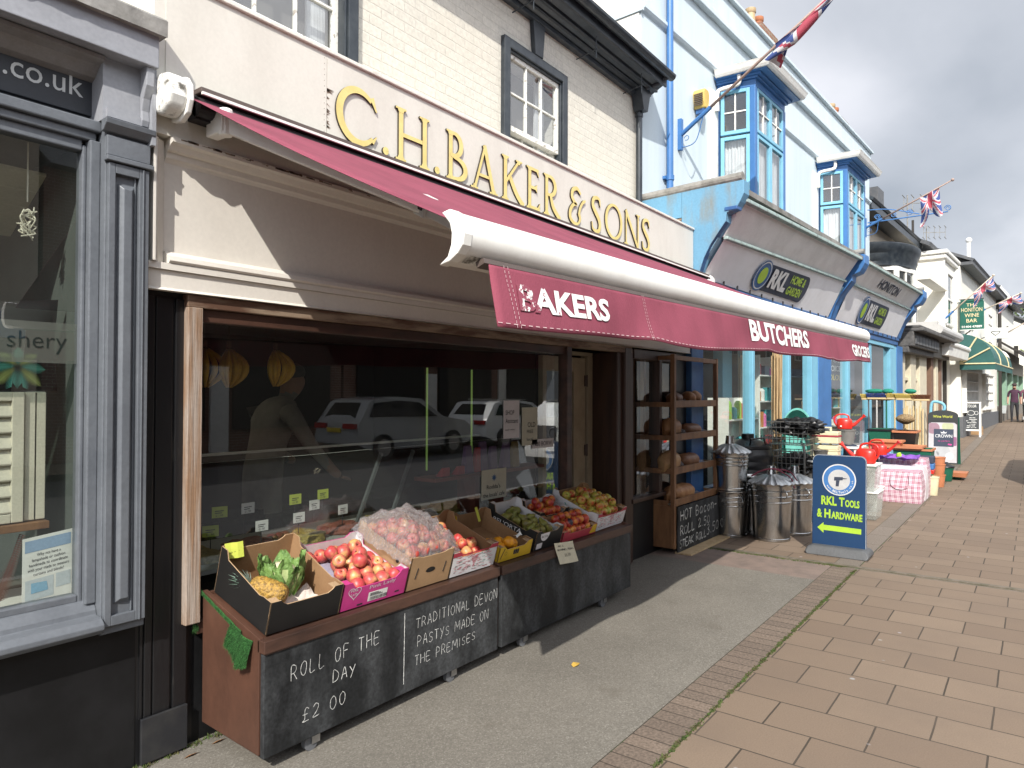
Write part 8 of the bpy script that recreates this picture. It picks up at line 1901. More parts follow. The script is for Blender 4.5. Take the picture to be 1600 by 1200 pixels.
bin_thing('incinerator_bin', 'lower galvanised bin of the stacked pair beside the bread rack', 7.86, 2.78, .52, .205, False)
bin_thing('incinerator_bin', 'upper galvanised bin with a fluted chimney lid stacked beside the bread rack', 7.86, 2.78, .43, .21, True, z0=.52)
bin_thing('incinerator_bin', 'galvanised incinerator bin with fluted lid at the front nearest the kerb', 7.93, 2.34, .63, .225, True)
bin_thing('incinerator_bin', 'galvanised bin half hidden behind the blue pavement sign', 8.42, 2.22, .60, .20, True)
bin_thing('galvanised_bin', 'plain galvanised bin squeezed between the two lidded incinerator bins', 8.22, 2.62, .66, .21, False)
b = MB(); b.tube(spl([(7.74, 2.50, .70), (7.80, 2.42, .755), (7.85, 2.30, .785), (7.90, 2.2, .74), (7.93, 2.13, .68), (7.95, 2.10, .58)], 8), .008, 6); b.tube(spl([(8.05, 2.40, .77), (8.1, 2.2, .74), (8.14, 2.12, .64)], 8), .008, 6)
solo(b, 'red_cord', M['maroon'], 'dark red cord tied over the lid of the front bin', 'cord')
# water butt
t = thing('water_butt', 'black plastic water butt standing behind the galvanised bins', 'water butt', (8.72, 2.86, 0)); b = MB(); pr = [(0, 0), (.22, 0), (.25, .1)]
for k in range(8): z = .12+.095*k; pr += [(.285, z), (.292, z+.02), (.292, z+.07), (.285, z+.09)]
pr += [(.27, .93), (.285, .94), (.285, .97), (.25, .985), (.16, 1.03), (.075, 1.05), (.075, 1.11), (.0, 1.115)]
b.lathe(pr, (0, 0, 0), 36); part(b, 'drum', M['plastic_black'], t, local=True, smooth=True, auto=25)
b = MB(); b.tube([(-.22, -.1, .99), (-.26, -.12, 1.06), (-.1, -.22, 1.07), (-.06, -.24, .99)], .012, 6); part(b, 'handle', M['plastic_black'], t, local=True)
# wire trolley
t = thing('wire_trolley', 'grey wire shopping trolley filled with black netting by the shop front', 'trolley', (9.05, 2.42, 0)); b = MB()
def wirebox(x0, x1, y0, y1, z0, z1, nx, ny, nz_, slope=.1):
    P4 = lambda x, y, z: (x, y+(slope*(1 if y == y1 else -1)*(z-z0)), z)
    for k in range(nz_+1):
        z = z0+(z1-z0)*k/nz_; c = [P4(x0, y0, z), P4(x1, y0, z), P4(x1, y1, z), P4(x0, y1, z), P4(x0, y0, z)]
        b.tube(c, .005 if k < nz_ else .008, 5)
    for k in range(ny+1):
        y = y0+(y1-y0)*k/ny; f = lambda z: y+(slope*(2*k/ny-1))*(z-z0); b.tube([(x0, f(z0), z0), (x0, f(z1), z1)], .0035, 4); b.tube([(x1, f(z0), z0), (x1, f(z1), z1)], .0035, 4)
        b.tube([(x0, y, z0), (x1, y, z0)], .0035, 4)
    for k in range(nx+1):
        x = x0+(x1-x0)*k/nx; b.tube([(x, y0, z0), (x, y0-slope*(z1-z0), z1)], .0035, 4); b.tube([(x, y1, z0), (x, y1+slope*(z1-z0), z1)], .0035, 4)
wirebox(8.92, 9.3, 2.22, 2.66, .98, 1.26, 5, 9, 4); wirebox(8.92, 9.3, 2.26, 2.60, .60, .90, 5, 7, 4, .05)
for x in (8.92, 9.3):
    for y in (2.24, 2.64): b.tube([(x, y, .06), (x, y, 1.0)], .011, 6)
part(b, 'wire_basket', M['wire'], t)
for x in (8.92, 9.3):
    for y in (2.24, 2.64): b = MB(); b.tube([(x-.015, y, .05), (x+.015, y, .05)], .05, 14); part(b, 'wheel', M['rubber'], t)
def heap(name, m, label, c, r, seed, cat, amp=.35, n=26, fr=3.2):
    b = MB(); b.ball(c, r, n, int(n*.6), amp=amp, seed=seed, fr=fr); return solo(b, name, m, label, cat, smooth=False)
heap('netting', M['plastic_black'], 'crumpled black netting piled in the top of the wire trolley', (9.1, 2.36, 1.20), (.2, .30, .11), 3, 'netting', .42, 40, 4.5)
heap('black_sack', mat('sack', (.02, .02, .02), .25, bump=.5, bscale=18), 'shiny black sack in the lower basket of the wire trolley', (9.1, 2.38, .74), (.17, .22, .13), 5, 'sack', .5, 36, 4)
heap('black_sack', M['plastic_black'], 'black bundle standing on the ground below the wire trolley', (9.12, 2.36, .26), (.2, .22, .26), 7, 'sack', .4, 30, 3)
# barrow tub
t = thing('wheelbarrow', 'turquoise plastic wheelbarrow tub stood on end against the shop front', 'wheelbarrow', (10.1, 2.62, 0)); b = MB(); rows = []
for k, q in ((0, .35), (.07, .8), (.16, .97), (.25, 1.0), (.25, 1.05), (.22, 1.05)): rows.append([(10.22-k, 2.60+.24*q*math.sin(a)*(1 if abs(math.sin(a)) < .9 else 1), .86+.53*q*math.cos(a)) for a in [2*PI*j/32 for j in range(32)]])
b.grid(rows, closed=True); b.face(rows[0]); part(b, 'tub', M['teal_plastic'], t, smooth=True, auto=50)
b = MB(); b.tube([(9.95, 2.45, 1.2), (10.15, 2.38, .5), (10.2, 2.40, .06)], .014, 6); b.tube([(9.95, 2.77, 1.2), (10.15, 2.8, .5), (10.2, 2.8, .06)], .014, 6); part(b, 'frame', M['plastic_green'], t)
b = MB(); b.tube([(10.18, 2.57, .16), (10.18, 2.63, .16)], .16, 20); part(b, 'wheel', M['rubber'], t)
# bamboo canes
t = thing('cane_bundle', 'tall bundle of brown bamboo canes tied beside the blue window post', 'canes', (9.55, 2.74, 0)); rr = random.Random(8)
for k in range(22):
    a = rr.uniform(0, 6.28); q = .07*math.sqrt(rr.random()); b = MB(); x, y = 9.55+q*math.cos(a), 2.735+q*math.sin(a); b.tube([(x, y, 0), (x+rr.uniform(-.02, .02), y+rr.uniform(-.02, .02), rr.uniform(2.1, 2.3))], rr.uniform(.007, .011), 6); part(b, 'cane', M['bamboo'], t)
b = MB(); b.lathe([(.085, 1.0), (.09, 1.01), (.09, 1.03), (.085, 1.04)], (9.55, 2.735, 0), 20); part(b, 'tie', M['stalk'], t)
heap('dry_moss', mat('drymoss', (.20, .17, .06), .9), 'dry brown straw tucked at the foot of the bamboo canes', (9.62, 2.68, 1.22), (.12, .12, .05), 2, 'straw', .6, 24, 6)
# storage tables of buckets and boxes -----------------------------------------
def bucket(label, x, y, z, r, h, m, flip=False, handle=True, grp=None, name='bucket'):
    t = thing(name, label, 'bucket', (x, y, z), 0, grp); pr = [(0, .004), (r*.76, 0), (r*.78, .005), (r*.97, h*.9), (r*1.03, h*.91), (r*1.05, h*.99), (r*1.0, h), (r*.95, h*.96), (r*.74, .012), (0, .012)]
    if flip: pr = [(p, h-z_) for p, z_ in pr]
    b = MB(); b.lathe(pr, (0, 0, 0), 26); part(b, 'body', M[m], t, local=True, smooth=True, auto=30)
    if handle: b = MB(); b.tube([(r*1.03*math.cos(a), r*1.03*math.sin(a)*.5, h*.9-r*.6*math.sin(a)*.3) for a in [PI*k/10 for k in range(11)]], .004, 5); part(b, 'handle', M['wire'], t, local=True)
    return t
def clearbox(label, x0, x1, y0, y1, z, h, lidm='trim_white'):
    t = thing('storage_box', label, 'storage box', ((x0+x1)/2, (y0+y1)/2, z), 0, 'clear plastic storage boxes outside the blue shop'); b = MB(); k = .02
    b.hexa([(x0+k, y0+k, z), (x1-k, y0+k, z), (x1-k, y1-k, z), (x0+k, y1-k, z), (x0, y0, z+h), (x1, y0, z+h), (x1, y1, z+h), (x0, y1, z+h)]); part(b, 'box', M['clear_plastic'], t, bevel=.012)
    b = MB(); b.box(x0-.012, x1+.012, y0-.012, y1+.012, z+h+.001, z+h+.022); part(b, 'lid', M[lidm], t, bevel=.006); return t
clearbox('lowest clear storage box behind the blue pavement sign', 9.25, 9.75, 1.95, 2.35, .0, .26); clearbox('middle clear storage box behind the blue pavement sign', 9.25, 9.75, 1.95, 2.35, .285, .24); clearbox('topmost clear storage box under the cream toolboxes', 9.25, 9.75, 1.95, 2.35, .55, .22)
clearbox('clear storage box on the ground between the sign and the checked bag', 10.55, 11.0, 1.70, 2.05, 0, .30); clearbox('large clear storage box under the red watering can', 9.85, 10.3, 1.60, 2.0, 0, .34); clearbox('white lidded storage box directly under the red watering can', 9.85, 10.3, 1.62, 1.98, .365, .32)
def toolbox(label, x, y, z, w, d, h, band):
    t = thing('toolbox', label, 'toolbox', (x, y, z), 0, 'cream toolboxes'); b = MB(); b.box(-d/2, d/2, -w/2, w/2, 0, h*.55); part(b, 'tray', M['plastic_cream'], t, local=True, bevel=.008)
    b = MB(); b.box(-d/2-.006, d/2+.006, -w/2-.006, w/2+.006, h*.56, h*.66); part(b, 'band', M[band], t, local=True, bevel=.004)
    b = MB(); b.box(-d/2, d/2, -w/2, w/2, h*.67, h); b.box(-.03, .03, -w*.22, -w*.16, h, h+.04); b.box(-.03, .03, w*.16, w*.22, h, h+.04); b.box(-.03, .03, -w*.22, w*.22, h+.04, h+.055); part(b, 'lid', M['plastic_cream'], t, local=True, bevel=.008); return t
toolbox('cream toolbox with a red band on top of the stack', 9.5, 2.13, .985, .33, .2, .15, 'card_red'); toolbox('lower cream toolbox without a red band in the stack', 9.5, 2.13, .80, .32, .2, .16, 'plastic_cream')
bucket('dark grey bucket in front of the cream toolboxes', 9.12, 2.10, .80, .085, .12, 'bucket_dark', grp='grey buckets'); bucket('tall grey bucket carrying the upper red watering can', 10.32, 2.04, .92, .105, .21, 'bucket_grey', grp='grey buckets'); bucket('dark bucket left of the tall grey bucket', 10.3, 2.25, .95, .10, .18, 'bucket_dark', grp='grey buckets'); bucket('grey bucket on the clear box beside the blue sign', 10.72, 1.84, .33, .105, .24, 'bucket_grey', grp='grey buckets')
b = MB(); b.box(10.1, 10.6, 1.85, 2.45, .88, .905); b.box(10.12, 10.16, 1.88, 1.92, 0, .88); b.box(10.54, 10.58, 1.88, 1.92, 0, .88); b.box(10.12, 10.16, 2.38, 2.42, 0, .88); b.box(10.54, 10.58, 2.38, 2.42, 0, .88); solo(b, 'trestle_table', M['trim_white'], 'white table under the grey buckets and upper watering can', 'table', bevel=.004)
b = MB(); b.box(9.0, 9.28, 1.98, 2.3, .775, .797); b.box(9.02, 9.06, 2.0, 2.04, 0, .775); b.box(9.02, 9.06, 2.24, 2.28, 0, .775); b.box(9.22, 9.26, 2.0, 2.04, 0, .775); b.box(9.22, 9.26, 2.24, 2.28, 0, .775); solo(b, 'stand', M['trim_white'], 'small white stand under the dark grey bucket', 'stand')
def watering_can(label, x, y, z, s_, rz):
    t = thing('watering_can', label, 'watering can', (x, y, z), rz, 'red watering cans'); b = MB()
    rows = []
    for zz, a, c in ((0, .8, .62), (.01, .95, .75), (.10, 1.0, .8), (.22, .96, .76), (.27, .80, .6), (.285, .5, .4), (.285, .0, .0)): rows.append([(.19*a*math.cos(q)*s_, .13*c*math.sin(q)*s_*1.25, zz*s_) for q in [2*PI*k/28 for k in range(28)]])
    b.grid(rows, closed=True); b.face(rows[0][::-1]); part(b, 'body', M['plastic_red'], t, local=True, smooth=True, auto=50)
    b = MB(); b.tube([(x_*s_, 0, z_*s_) for x_, z_ in ((.12, .07), (.24, .13), (.36, .25), (.44, .33))], [.055*s_, .045*s_, .03*s_, .022*s_], 12); b.tube([(.43*s_, 0, .32*s_), (.48*s_, 0, .37*s_)], [.03*s_, .05*s_], 12); part(b, 'spout', M['plastic_red'], t, local=True, smooth=True, auto=50)
    b = MB(); b.tube(spl([(.10*s_, 0, .26*s_), (.09*s_, 0, .34*s_), (0, 0, .385*s_), (-.16*s_, 0, .37*s_), (-.235*s_, 0, .30*s_), (-.24*s_, 0, .18*s_), (-.17*s_, 0, .07*s_)], 6), .022*s_, 10); part(b, 'handle', M['plastic_red'], t, local=True, smooth=True)
    b = MB(); b.box(-.10*s_, -.06*s_, -.135*s_, -.128*s_, .06*s_, .10*s_); part(b, 'price_sticker', M['paper'], t, local=True); return t
watering_can('large red watering can in front, its spout pointing to the shop', 10.02, 1.76, .712, .66, R(80)); watering_can('red watering can on the grey buckets by the light blue post', 10.36, 2.08, 1.13, .52, R(-80)); watering_can('small red watering can lying low behind the large one', 12.2, 1.95, .66, .6, R(-100))
b = MB(); b.tube([(10.25, 2.0, .71), (10.22, 1.98, .85), (10.2, 1.97, .90)], [.08, .09, .1], 12); solo(b, 'boot', M['logo_navy'], 'dark navy tub leaning behind the large red watering can', 'tub', smooth=True)
# checked laundry bags
def plaid():
    m = newmat('plaid'); t, n, l, bs = nodes_of(m); tc = n.new('ShaderNodeTexCoord'); s = n.new('ShaderNodeSeparateXYZ'); l(tc.outputs['Object'], s.inputs[0])
    def stripes(o, f, ph, th):
        a = n.new('ShaderNodeMath'); a.operation = 'MULTIPLY_ADD'; l(o, a.inputs[0]); a.inputs[1].default_value = f; a.inputs[2].default_value = ph
        c = n.new('ShaderNodeMath'); c.operation = 'SINE'; l(a.outputs[0], c.inputs[0]); g = n.new('ShaderNodeMath'); g.operation = 'GREATER_THAN'; l(c.outputs[0], g.inputs[0]); g.inputs[1].default_value = th; return g.outputs[0]
    ad = n.new('ShaderNodeMath'); l(s.outputs[0], ad.inputs[0]); l(s.outputs[1], ad.inputs[1])
    tot = None
    for o, f, ph, th, w in ((ad.outputs[0], 84, 0, .1, .27), (ad.outputs[0], 252, 1, .3, .2), (s.outputs[2], 84, .5, .1, .27), (s.outputs[2], 252, 2, .3, .2)):
        q = n.new('ShaderNodeMath'); q.operation = 'MULTIPLY'; l(stripes(o, f, ph, th), q.inputs[0]); q.inputs[1].default_value = w
        if tot is None: tot = q.outputs[0]
        else: z = n.new('ShaderNodeMath'); l(tot, z.inputs[0]); l(q.outputs[0], z.inputs[1]); tot = z.outputs[0]
    mx = n.new('ShaderNodeMix'); mx.data_type = 'RGBA'; l(tot, mx.inputs[0]); mx.inputs[6].default_value = (.68, .58, .62, 1); mx.inputs[7].default_value = (.34, .055, .12, 1); l(mx.outputs[2], bs.inputs['Base Color']); bs.inputs['Roughness'].default_value = .4
    nz = n.new('ShaderNodeTexNoise'); l(tc.outputs['Object'], nz.inputs['Vector']); nz.inputs['Scale'].default_value = 9; nz.inputs['Detail'].default_value = 4; bp = n.new('ShaderNodeBump'); l(nz.outputs[0], bp.inputs['Height']); bp.inputs['Strength'].default_value = .7; bp.inputs['Distance'].default_value = .03; l(bp.outputs[0], bs.inputs['Normal']); return m
M['plaid'] = plaid(); M['bag_white'] = mat('bag_white', (.66, .62, .63), .5, c2=(.60, .52, .55), nscale=12, bump=.4, bscale=10)
def bag(label, x0, x1, y0, y1, h, mm, seed):
    t = thing('laundry_bag', label, 'bag', ((x0+x1)/2, (y0+y1)/2, 0), 0, 'laundry bags by the brick strip'); b = MB(); rows = []; rr = random.Random(seed)
    N1 = 9
    for j in range(10):
        v = j/9; z = .004+h*v; bl = .025*math.sin(PI*v)+(-.02*v); ring = []
        def pt(x, y): d = Vector((x-(x0+x1)/2, y-(y0+y1)/2)); k = 1+bl/max(.1, d.length)+.03*mnoise.noise(Vector((x*5+seed, y*5, z*6))); return ((x0+x1)/2+d.x*k, (y0+y1)/2+d.y*k, z+.02*mnoise.noise(Vector((x*6, y*6, seed)))*v)
        for i in range(N1): ring.append(pt(x0, y1+(y0-y1)*i/N1))
        for i in range(N1): ring.append(pt(x0+(x1-x0)*i/N1, y0))
        for i in range(N1): ring.append(pt(x1, y0+(y1-y0)*i/N1))
        for i in range(N1): ring.append(pt(x1+(x0-x1)*i/N1, y1))
        rows.append(ring)
    b.grid(rows, closed=True, fmat=lambda a, c: 0 if (c < N1 or 2*N1 <= c < 3*N1) else 1); b.face(rows[-1], 1); part(b, 'fabric', mm, t, smooth=True, auto=50)
    for q in ((.3,)):
        b = MB(); ym = (y0+y1)/2; b.tube(spl([(x0-.012, ym+.12, h*.86), (x0-.022, ym+.11, h*.55), (x0-.026, ym, h*.44), (x0-.022, ym-.11, h*.55), (x0-.012, ym-.12, h*.88)], 6), .008, 5); part(b, 'strap', M['plaid'], t)
    return t
bag('pink checked laundry bag nearest the blue sign', 11.75, 12.12, 1.335, 1.87, .46, [M['plaid'], M['plaid']], 1)
bag('white printed bag standing directly behind the pink checked bag', 12.16, 12.50, 1.33, 1.98, .50, [M['bag_white'], M['bag_white']], 2)
bag('taller pink checked laundry bag at the back of the group', 12.54, 12.95, 1.34, 2.03, .60, [M['plaid'], M['plaid']], 3)
b = MB(); rr = random.Random(3)
b.grid([[(12.3+.4*i/8, 1.45+.55*j/8, .62+.05*mnoise.noise(Vector((i*.9, j*.9, 1)))+.03*math.sin(i)) for i in range(9)] for j in range(9)]); o = solo(b, 'purple_sheet', M['purple_plastic'], 'purple plastic sheet lying over the laundry bags', 'plastic sheet'); so = o.modifiers.new('s', 'SOLIDIFY'); so.thickness = .004
b = MB(); b.ball((12.35, 1.7, .66), .04, 10, 6, amp=.4); solo(b, 'green_toy', M['sign_lime'], 'small lime green toy on top of the laundry bags', 'toy')
# planters
def trough(label, x0, x1, y0, y1, z0, h, m, rim):
    t = thing('planter', label, 'planter', ((x0+x1)/2, (y0+y1)/2, z0), 0, 'green and terracotta planters outside the blue shop'); b = MB(); k = .03
    rows = [[(x0+k, y0+k, z0), (x1-k, y0+k, z0), (x1-k, y1-k, z0), (x0+k, y1-k, z0)], [(x0, y0, z0+h), (x1, y0, z0+h), (x1, y1, z0+h), (x0, y1, z0+h)], [(x0+.01, y0+.01, z0+h), (x1-.01, y0+.01, z0+h), (x1-.01, y1-.01, z0+h), (x0+.01, y1-.01, z0+h)], [(x0+k, y0+k, z0+.02), (x1-k, y0+k, z0+.02), (x1-k, y1-k, z0+.02), (x0+k, y1-k, z0+.02)]]
    b.grid(rows, closed=True); b.face(rows[0]); b.face(rows[3]); part(b, 'trough', M[m], t, bevel=.006)
    b = MB()
    for q in (0, 1): b.box(x0-.015, x1+.015, (y0-.015, y1-.005)[q], (y0+.005, y1+.015)[q], z0+h-.03, z0+h+.004); b.box((x0-.015, x1-.005)[q], (x0+.005, x1+.015)[q], y0+.006, y1-.006, z0+h-.03, z0+h+.004)
    part(b, 'rim', M[rim], t); return t
trough('large green slatted planter with a terracotta coloured rim, front right', 13.3, 13.8, 1.36, 1.92, .22, .48, 'plastic_green', 'plastic_terra'); trough('green planter with a dark rim left of the large one', 13.3, 13.8, 1.96, 2.3, .2, .30, 'plastic_green', 'plastic_black')
trough('terracotta planter standing on the dark rimmed one', 13.35, 13.7, 1.80, 2.25, .72, .10, 'plastic_terra', 'plastic_terra'); trough('green planter high at the back with a dark rim', 14.0, 14.5, 2.05, 2.42, .70, .28, 'plastic_green', 'plastic_black'); trough('dark planter with terracotta rim high at the back', 14.0, 14.5, 1.66, 2.02, .68, .28, 'plastic_black', 'plastic_terra'); trough('flat terracotta tray on top of the large green planter', 13.25, 13.85, 1.5, 2.2, .705, .03, 'plastic_terra', 'plastic_terra')
b = MB(); b.box(13.2, 13.9, 1.4, 2.4, .16, .195); b.box(13.95, 14.6, 1.6, 2.5, .62, .66)
for x in (13.25, 13.85): 
    for y in (1.42, 2.34): b.box(x-.03, x+.03, y, y+.05, 0, .16)
for x in (14.0, 14.55):
    for y in (1.62, 2.42): b.box(x-.03, x+.03, y, y+.05, 0, .62)
solo(b, 'display_staging', M['wood_pale'], 'low wooden staging carrying the green planters', 'staging')
for k, (x, y, z) in enumerate(((14.2, 1.36, .0), (14.2, 1.36, .18), (14.2, 1.36, .30))): bucket(('lowest terracotta pot of the small stack', 'middle terracotta pot of the small stack', 'topmost terracotta pot of the small stack')[k], x, y, z, .12, .22, 'plastic_terra', handle=False, grp='terracotta pots', name='flower_pot')
bucket('dark green lidded pot on the paving in front of the paint sign', 15.1, 1.33, .02, .14, .24, 'plastic_green', grp='green pots', name='flower_pot', handle=False); bucket('second dark green pot beside the lidded one', 15.5, 1.18, .02, .10, .13, 'plastic_green', grp='green pots', name='flower_pot', handle=False)
b = MB(); b.lathe([(0, .0), (.15, 0), (.155, .02), (.13, .04), (.06, .06), (.05, .1), (0, .1)], (15.1, 1.33, .262), 20); solo(b, 'pot_lid', M['plastic_black'], 'black lid resting on the dark green pot', 'lid', smooth=True)
b = MB(); b.hexa([(15.3, 1.02, .08), (15.7, 1.02, .08), (15.7, 1.25, .08), (15.3, 1.25, .08), (15.28, 1.0, .16), (15.72, 1.0, .16), (15.72, 1.27, .16), (15.28, 1.27, .16)]); solo(b, 'seed_tray', M['plastic_terra'], 'terracotta coloured tray beside the dark green pots', 'tray')
bucket('cream plastic tub with a dark mark in front of the coloured crates', 12.98, 1.33, 0, .11, .30, 'plastic_cream', grp='cream tub', handle=False)
for k, (m, z) in enumerate((('plastic_red', .33), ('blue_strong', .40), ('logo_navy', .50))): b = MB(); b.box(13.0, 13.25, 1.3, 1.5, z, z+(.065, .095, .11)[k]); solo(b, 'plastic_tray', M[m], ('red tray on the cream tub', 'blue tray on the red tray', 'navy tray topmost on the blue tray')[k], 'tray', bevel=.01)
# brooms
def broom(label, x, y, top, m, w, lean, hm=None, grp='brooms standing heads up outside the blue shop'):
    t = thing('broom', label, 'broom', (x, y, .25), 0, grp); b = MB(); b.tube([(x, y, .25), (x, y+lean, top-.10)], .014, 8); part(b, 'handle', M['broom_wood'] if hm is None else M[hm], t)
    b = MB(); b.box(x-.03, x+.03, y+lean-w/2, y+lean+w/2, top-.11, top-.075); part(b, 'stock', M['broom_wood'], t, bevel=.008)
    b = MB(); rr = random.Random(int(x*97+y*31)); n = int(w*60)
    for i in range(5):
        for j in range(n):
            x2, y2 = x-.028+.056*i/4, y+lean-w/2+.008+(w-.016)*j/(n-1); b.bar((x2, y2, top-.074), (x2+(i-2)*.012+rr.uniform(-.004, .004), y2+(j/(n-1)-.5)*.05+rr.uniform(-.004, .004), top+rr.uniform(-.008, .006)), .010, .010)
    part(b, 'bristles', M[m], t)
# stand bin for the brooms
b = MB(); b.box(14.5, 15.0, 1.55, 2.55, .0, .26); solo(b, 'broom_bin', M['bucket_grey'], 'grey bin from which the brooms stand up', 'bin', bevel=.01)
for k, (x, y, m, w, hm, lab) in enumerate(((14.62, 1.66, 'bristle_brown', .28, None, 'brown headed broom at the right end of the row'), (14.62, 1.90, 'bristle_yellow', .30, None, 'yellow headed broom in the middle of the front row'), (14.64, 2.08, 'bristle_yellow', .26, None, 'second yellow headed broom left of the middle'), (14.8, 1.78, 'bristle_brown', .28, None, 'brown headed broom in the back row'), (14.66, 2.22, 'bristle_brown', .22, 'plastic_green', 'brown headed broom with a green handle'), (14.64, 2.38, 'bristle_blue', .32, 'alu_grey', 'navy headed broom with a pale metal handle'), (14.82, 2.32, 'bristle_blue', .28, 'slate', 'navy headed broom with a slate coloured handle'), (14.66, 2.52, 'bristle_yellow', .24, 'slate', 'tan headed broom at the left end of the row'))):
    broom(lab, x, y, 1.60+.012*(k % 3), m, w, 0, hm)
for k, (y, lab) in enumerate(((1.83, 'green dustpan brush lying on the brown broom heads'), (2.2, 'green brush lying on the middle broom heads'), (2.42, 'teal brush lying on the navy broom heads'))):
    b = MB(); b.ball((14.7, y, 1.665), (.06, .10 if k < 2 else .16, .045), 16, 8, amp=.25, seed=k, fr=5); solo(b, 'brush_head', M['bristle_green'], lab, 'brush', group='brush heads on the brooms', smooth=True)
for k in range(7):
    b = MB(); x, y = 14.56+.03*(k % 3), 1.62+.05*k; b.tube([(x, y, .26), (x, y, 1.35+.05*(k % 2))], .013, 7); solo(b, 'tool_handle', M['broom_wood'], 'pale wooden tool handle standing among the brooms', 'tool handle', group='loose wooden handles among the brooms')
b = MB(); rows = []
for j in range(9): rows.append([(14.3+.16*math.cos(a)*math.sin(PI*(j+.7)/10)*(.75+.02*(k_ % 2)), 1.86+.16*math.sin(a)*math.sin(PI*(j+.7)/10), 1.07+.022*j+.004*((k_+j) % 2)) for k_, a in enumerate([2*PI*q/24 for q in range(24)])])
b.grid(rows, closed=True); solo(b, 'wicker_basket', mat('wicker', (.40, .28, .14), .7, c2=(.10, .06, .03), nscale=60, bump=1, bscale=120, fine=.4), 'round wicker basket hanging in front of the broom handles', 'basket')
# A-boards
t = thing('pavement_sign', 'pavement sign with a white CROWN panel and a black rounded top', 'sign', (17.8, 1.6, gz(17.8))); g = gz(17.8)
af = lambda u, v, d=0: (17.78+.16*v-d, 1.90-u, g+.06+v)
b = MB(); b.prism([(0, 0), (.57, 0), (.57, 1.04)]+[(.285+.285*math.cos(R(a)), 1.04+.11*math.sin(R(a))) for a in range(0, 181, 15)][1:]+[(0, 1.04)], af, -.02, 0, 0); part(b, 'front_board', mat('board_black', (.02, .022, .022), .5), t)
b = MB(); b.prism([(0, 0), (.57, 0), (.57, 1.04), (0, 1.04)], lambda u, v, w: (18.25-.28*v+w, 1.88-u, g+.02+v), 0, .02, 0); part(b, 'rear_board', M['plastic_green'], t)
b = MB(); b.face([af(u, v, .001) for u, v in ((.02, .02), (.55, .02), (.55, .84), (.50, .88), (.07, .88), (.02, .84))]); pl_ = part(b, 'poster', mat('crown_pale', (.50, .47, .48), .5), t)
rr = random.Random(2)
PP = [mat('pp0', (.30, .18, .22), .5), mat('pp1', (.44, .46, .28), .5), mat('pp2', (.28, .10, .20), .5), mat('pp3', (.42, .42, .43), .5), mat('pp4', (.56, .56, .56), .5)]
for (u, v, r_, m) in ((.10, .76, .13, 0), (.38, .80, .11, 1), (.5, .48, .1, 2), (.30, .25, .13, 3), (.42, .16, .08, 4), (.16, .2, .06, 3)):
    b = MB(); b.face([af(min(.545, max(.025, u+r_*math.cos(R(a)))), min(.87, max(.025, v+r_*math.sin(R(a)))), .002+m*.0002) for a in range(0, 360, 15)]); part(b, 'printed_pot', PP[m], pl_)
b = MB(); b.face([af(u, v, .004) for u, v in ((.12, .36), (.49, .36), (.49, .74), (.12, .74))]); part(b, 'panel', M['logo_navy'], pl_)
b = MB(); b.text('CROWN', lambda u, v, d=0: af(.145+u, .555+v, .0055), w=.32, h=.07, off=.015); b.face([af(u, v, .0055) for u, v in ((.26, .645), (.35, .645), (.365, .685), (.33, .665), (.305, .70), (.28, .665), (.245, .685))]); part(b, 'poster_lettering', M['logo_white'], pl_)
b = MB(); b.text('so perfect', lambda u, v, d=0: af(.2+u, .46+v, .0055), w=.22, h=.04); b.face([af(u, v, .0055) for u, v in ((.38, .40), (.45, .39), (.46, .42), (.39, .43))]); part(b, 'pink_lettering', mat('crown_pink', (.55, .05, .25), .5), pl_)
b = MB(); b.text('Wine World', lambda u, v, d=0: af(.10+u, .985+v, .002), w=.36, h=.055, off=.01); part(b, 'top_lettering', mat('wine_yellow', (.55, .55, .06), .5), t)
t = thing('menu_board', 'white framed chalk menu board standing beyond the paint sign', 'sign', (28, 1.75, gz(28))); g = gz(28)
mf = lambda u, v, d=0: (28+.2*v-d, 2.0-u, g+.04+v)
b = MB()
for (ua, ub, va, vb) in ((0, .05, 0, 1.13), (.51, .56, -.04, 1.13), (.05, .51, .16, .21), (.05, .51, 1.08, 1.13)): b.prism([(ua, va), (ub, va), (ub, vb), (ua, vb)], mf, -.02, .01, 0)
b.prism([(0, 0), (.04, 0), (.04, 1), (0, 1)], lambda u, v, w: (28.6-.4*v+w, 2.0-u, g+v), 0, .02, 0); b.prism([(.52, 0), (.56, 0), (.56, 1), (.52, 1)], lambda u, v, w: (28.6-.4*v+w, 2.0-u, g+v), 0, .02, 0); part(b, 'frame', M['trim_white'], t)
b = MB(); b.prism([(.05, .21), (.51, .21), (.51, 1.08), (.05, 1.08)], mf, -.015, .0, 0); cb_ = part(b, 'blackboard', mat('menu_black', (.05, .055, .06), .7), t)
b = MB(); rr = random.Random(6)
for k in range(7):
    for j in range(rr.randint(2, 4)): u = .08+rr.uniform(0, .3); b.face([mf(u, .26+.055*k, .002), mf(min(.5, u+rr.uniform(.06, .14)), .26+.055*k, .002), mf(min(.5, u+.1), .28+.055*k, .002), mf(u, .28+.055*k, .002)])
chalk_text(b, 'COCOA', lambda u, v, d=0: mf(.16+u, .95+v, .002), .26, .08, .02, 2); rib(b, arc(.28, .76, .10, .08, 0, 360, 20), .014, lambda u, v, d: mf(u, v, .002), 0, 0); rib(b, arc(.13, .76, .05, .06, 20, 340, 14), .012, lambda u, v, d: mf(u, v, .002), 0, 0); rib(b, arc(.43, .76, .05, .06, 200, 520, 14), .012, lambda u, v, d: mf(u, v, .002), 0, 0)
part(b, 'chalk_lettering', M['chalk'], cb_)
b = MB(); b.box(29.2, 29.6, 1.45, 1.85, gz(29.4), gz(29.4)+.28); solo(b, 'cardboard_box', M['card'], 'small cardboard box on the ground beside the menu board', 'box')
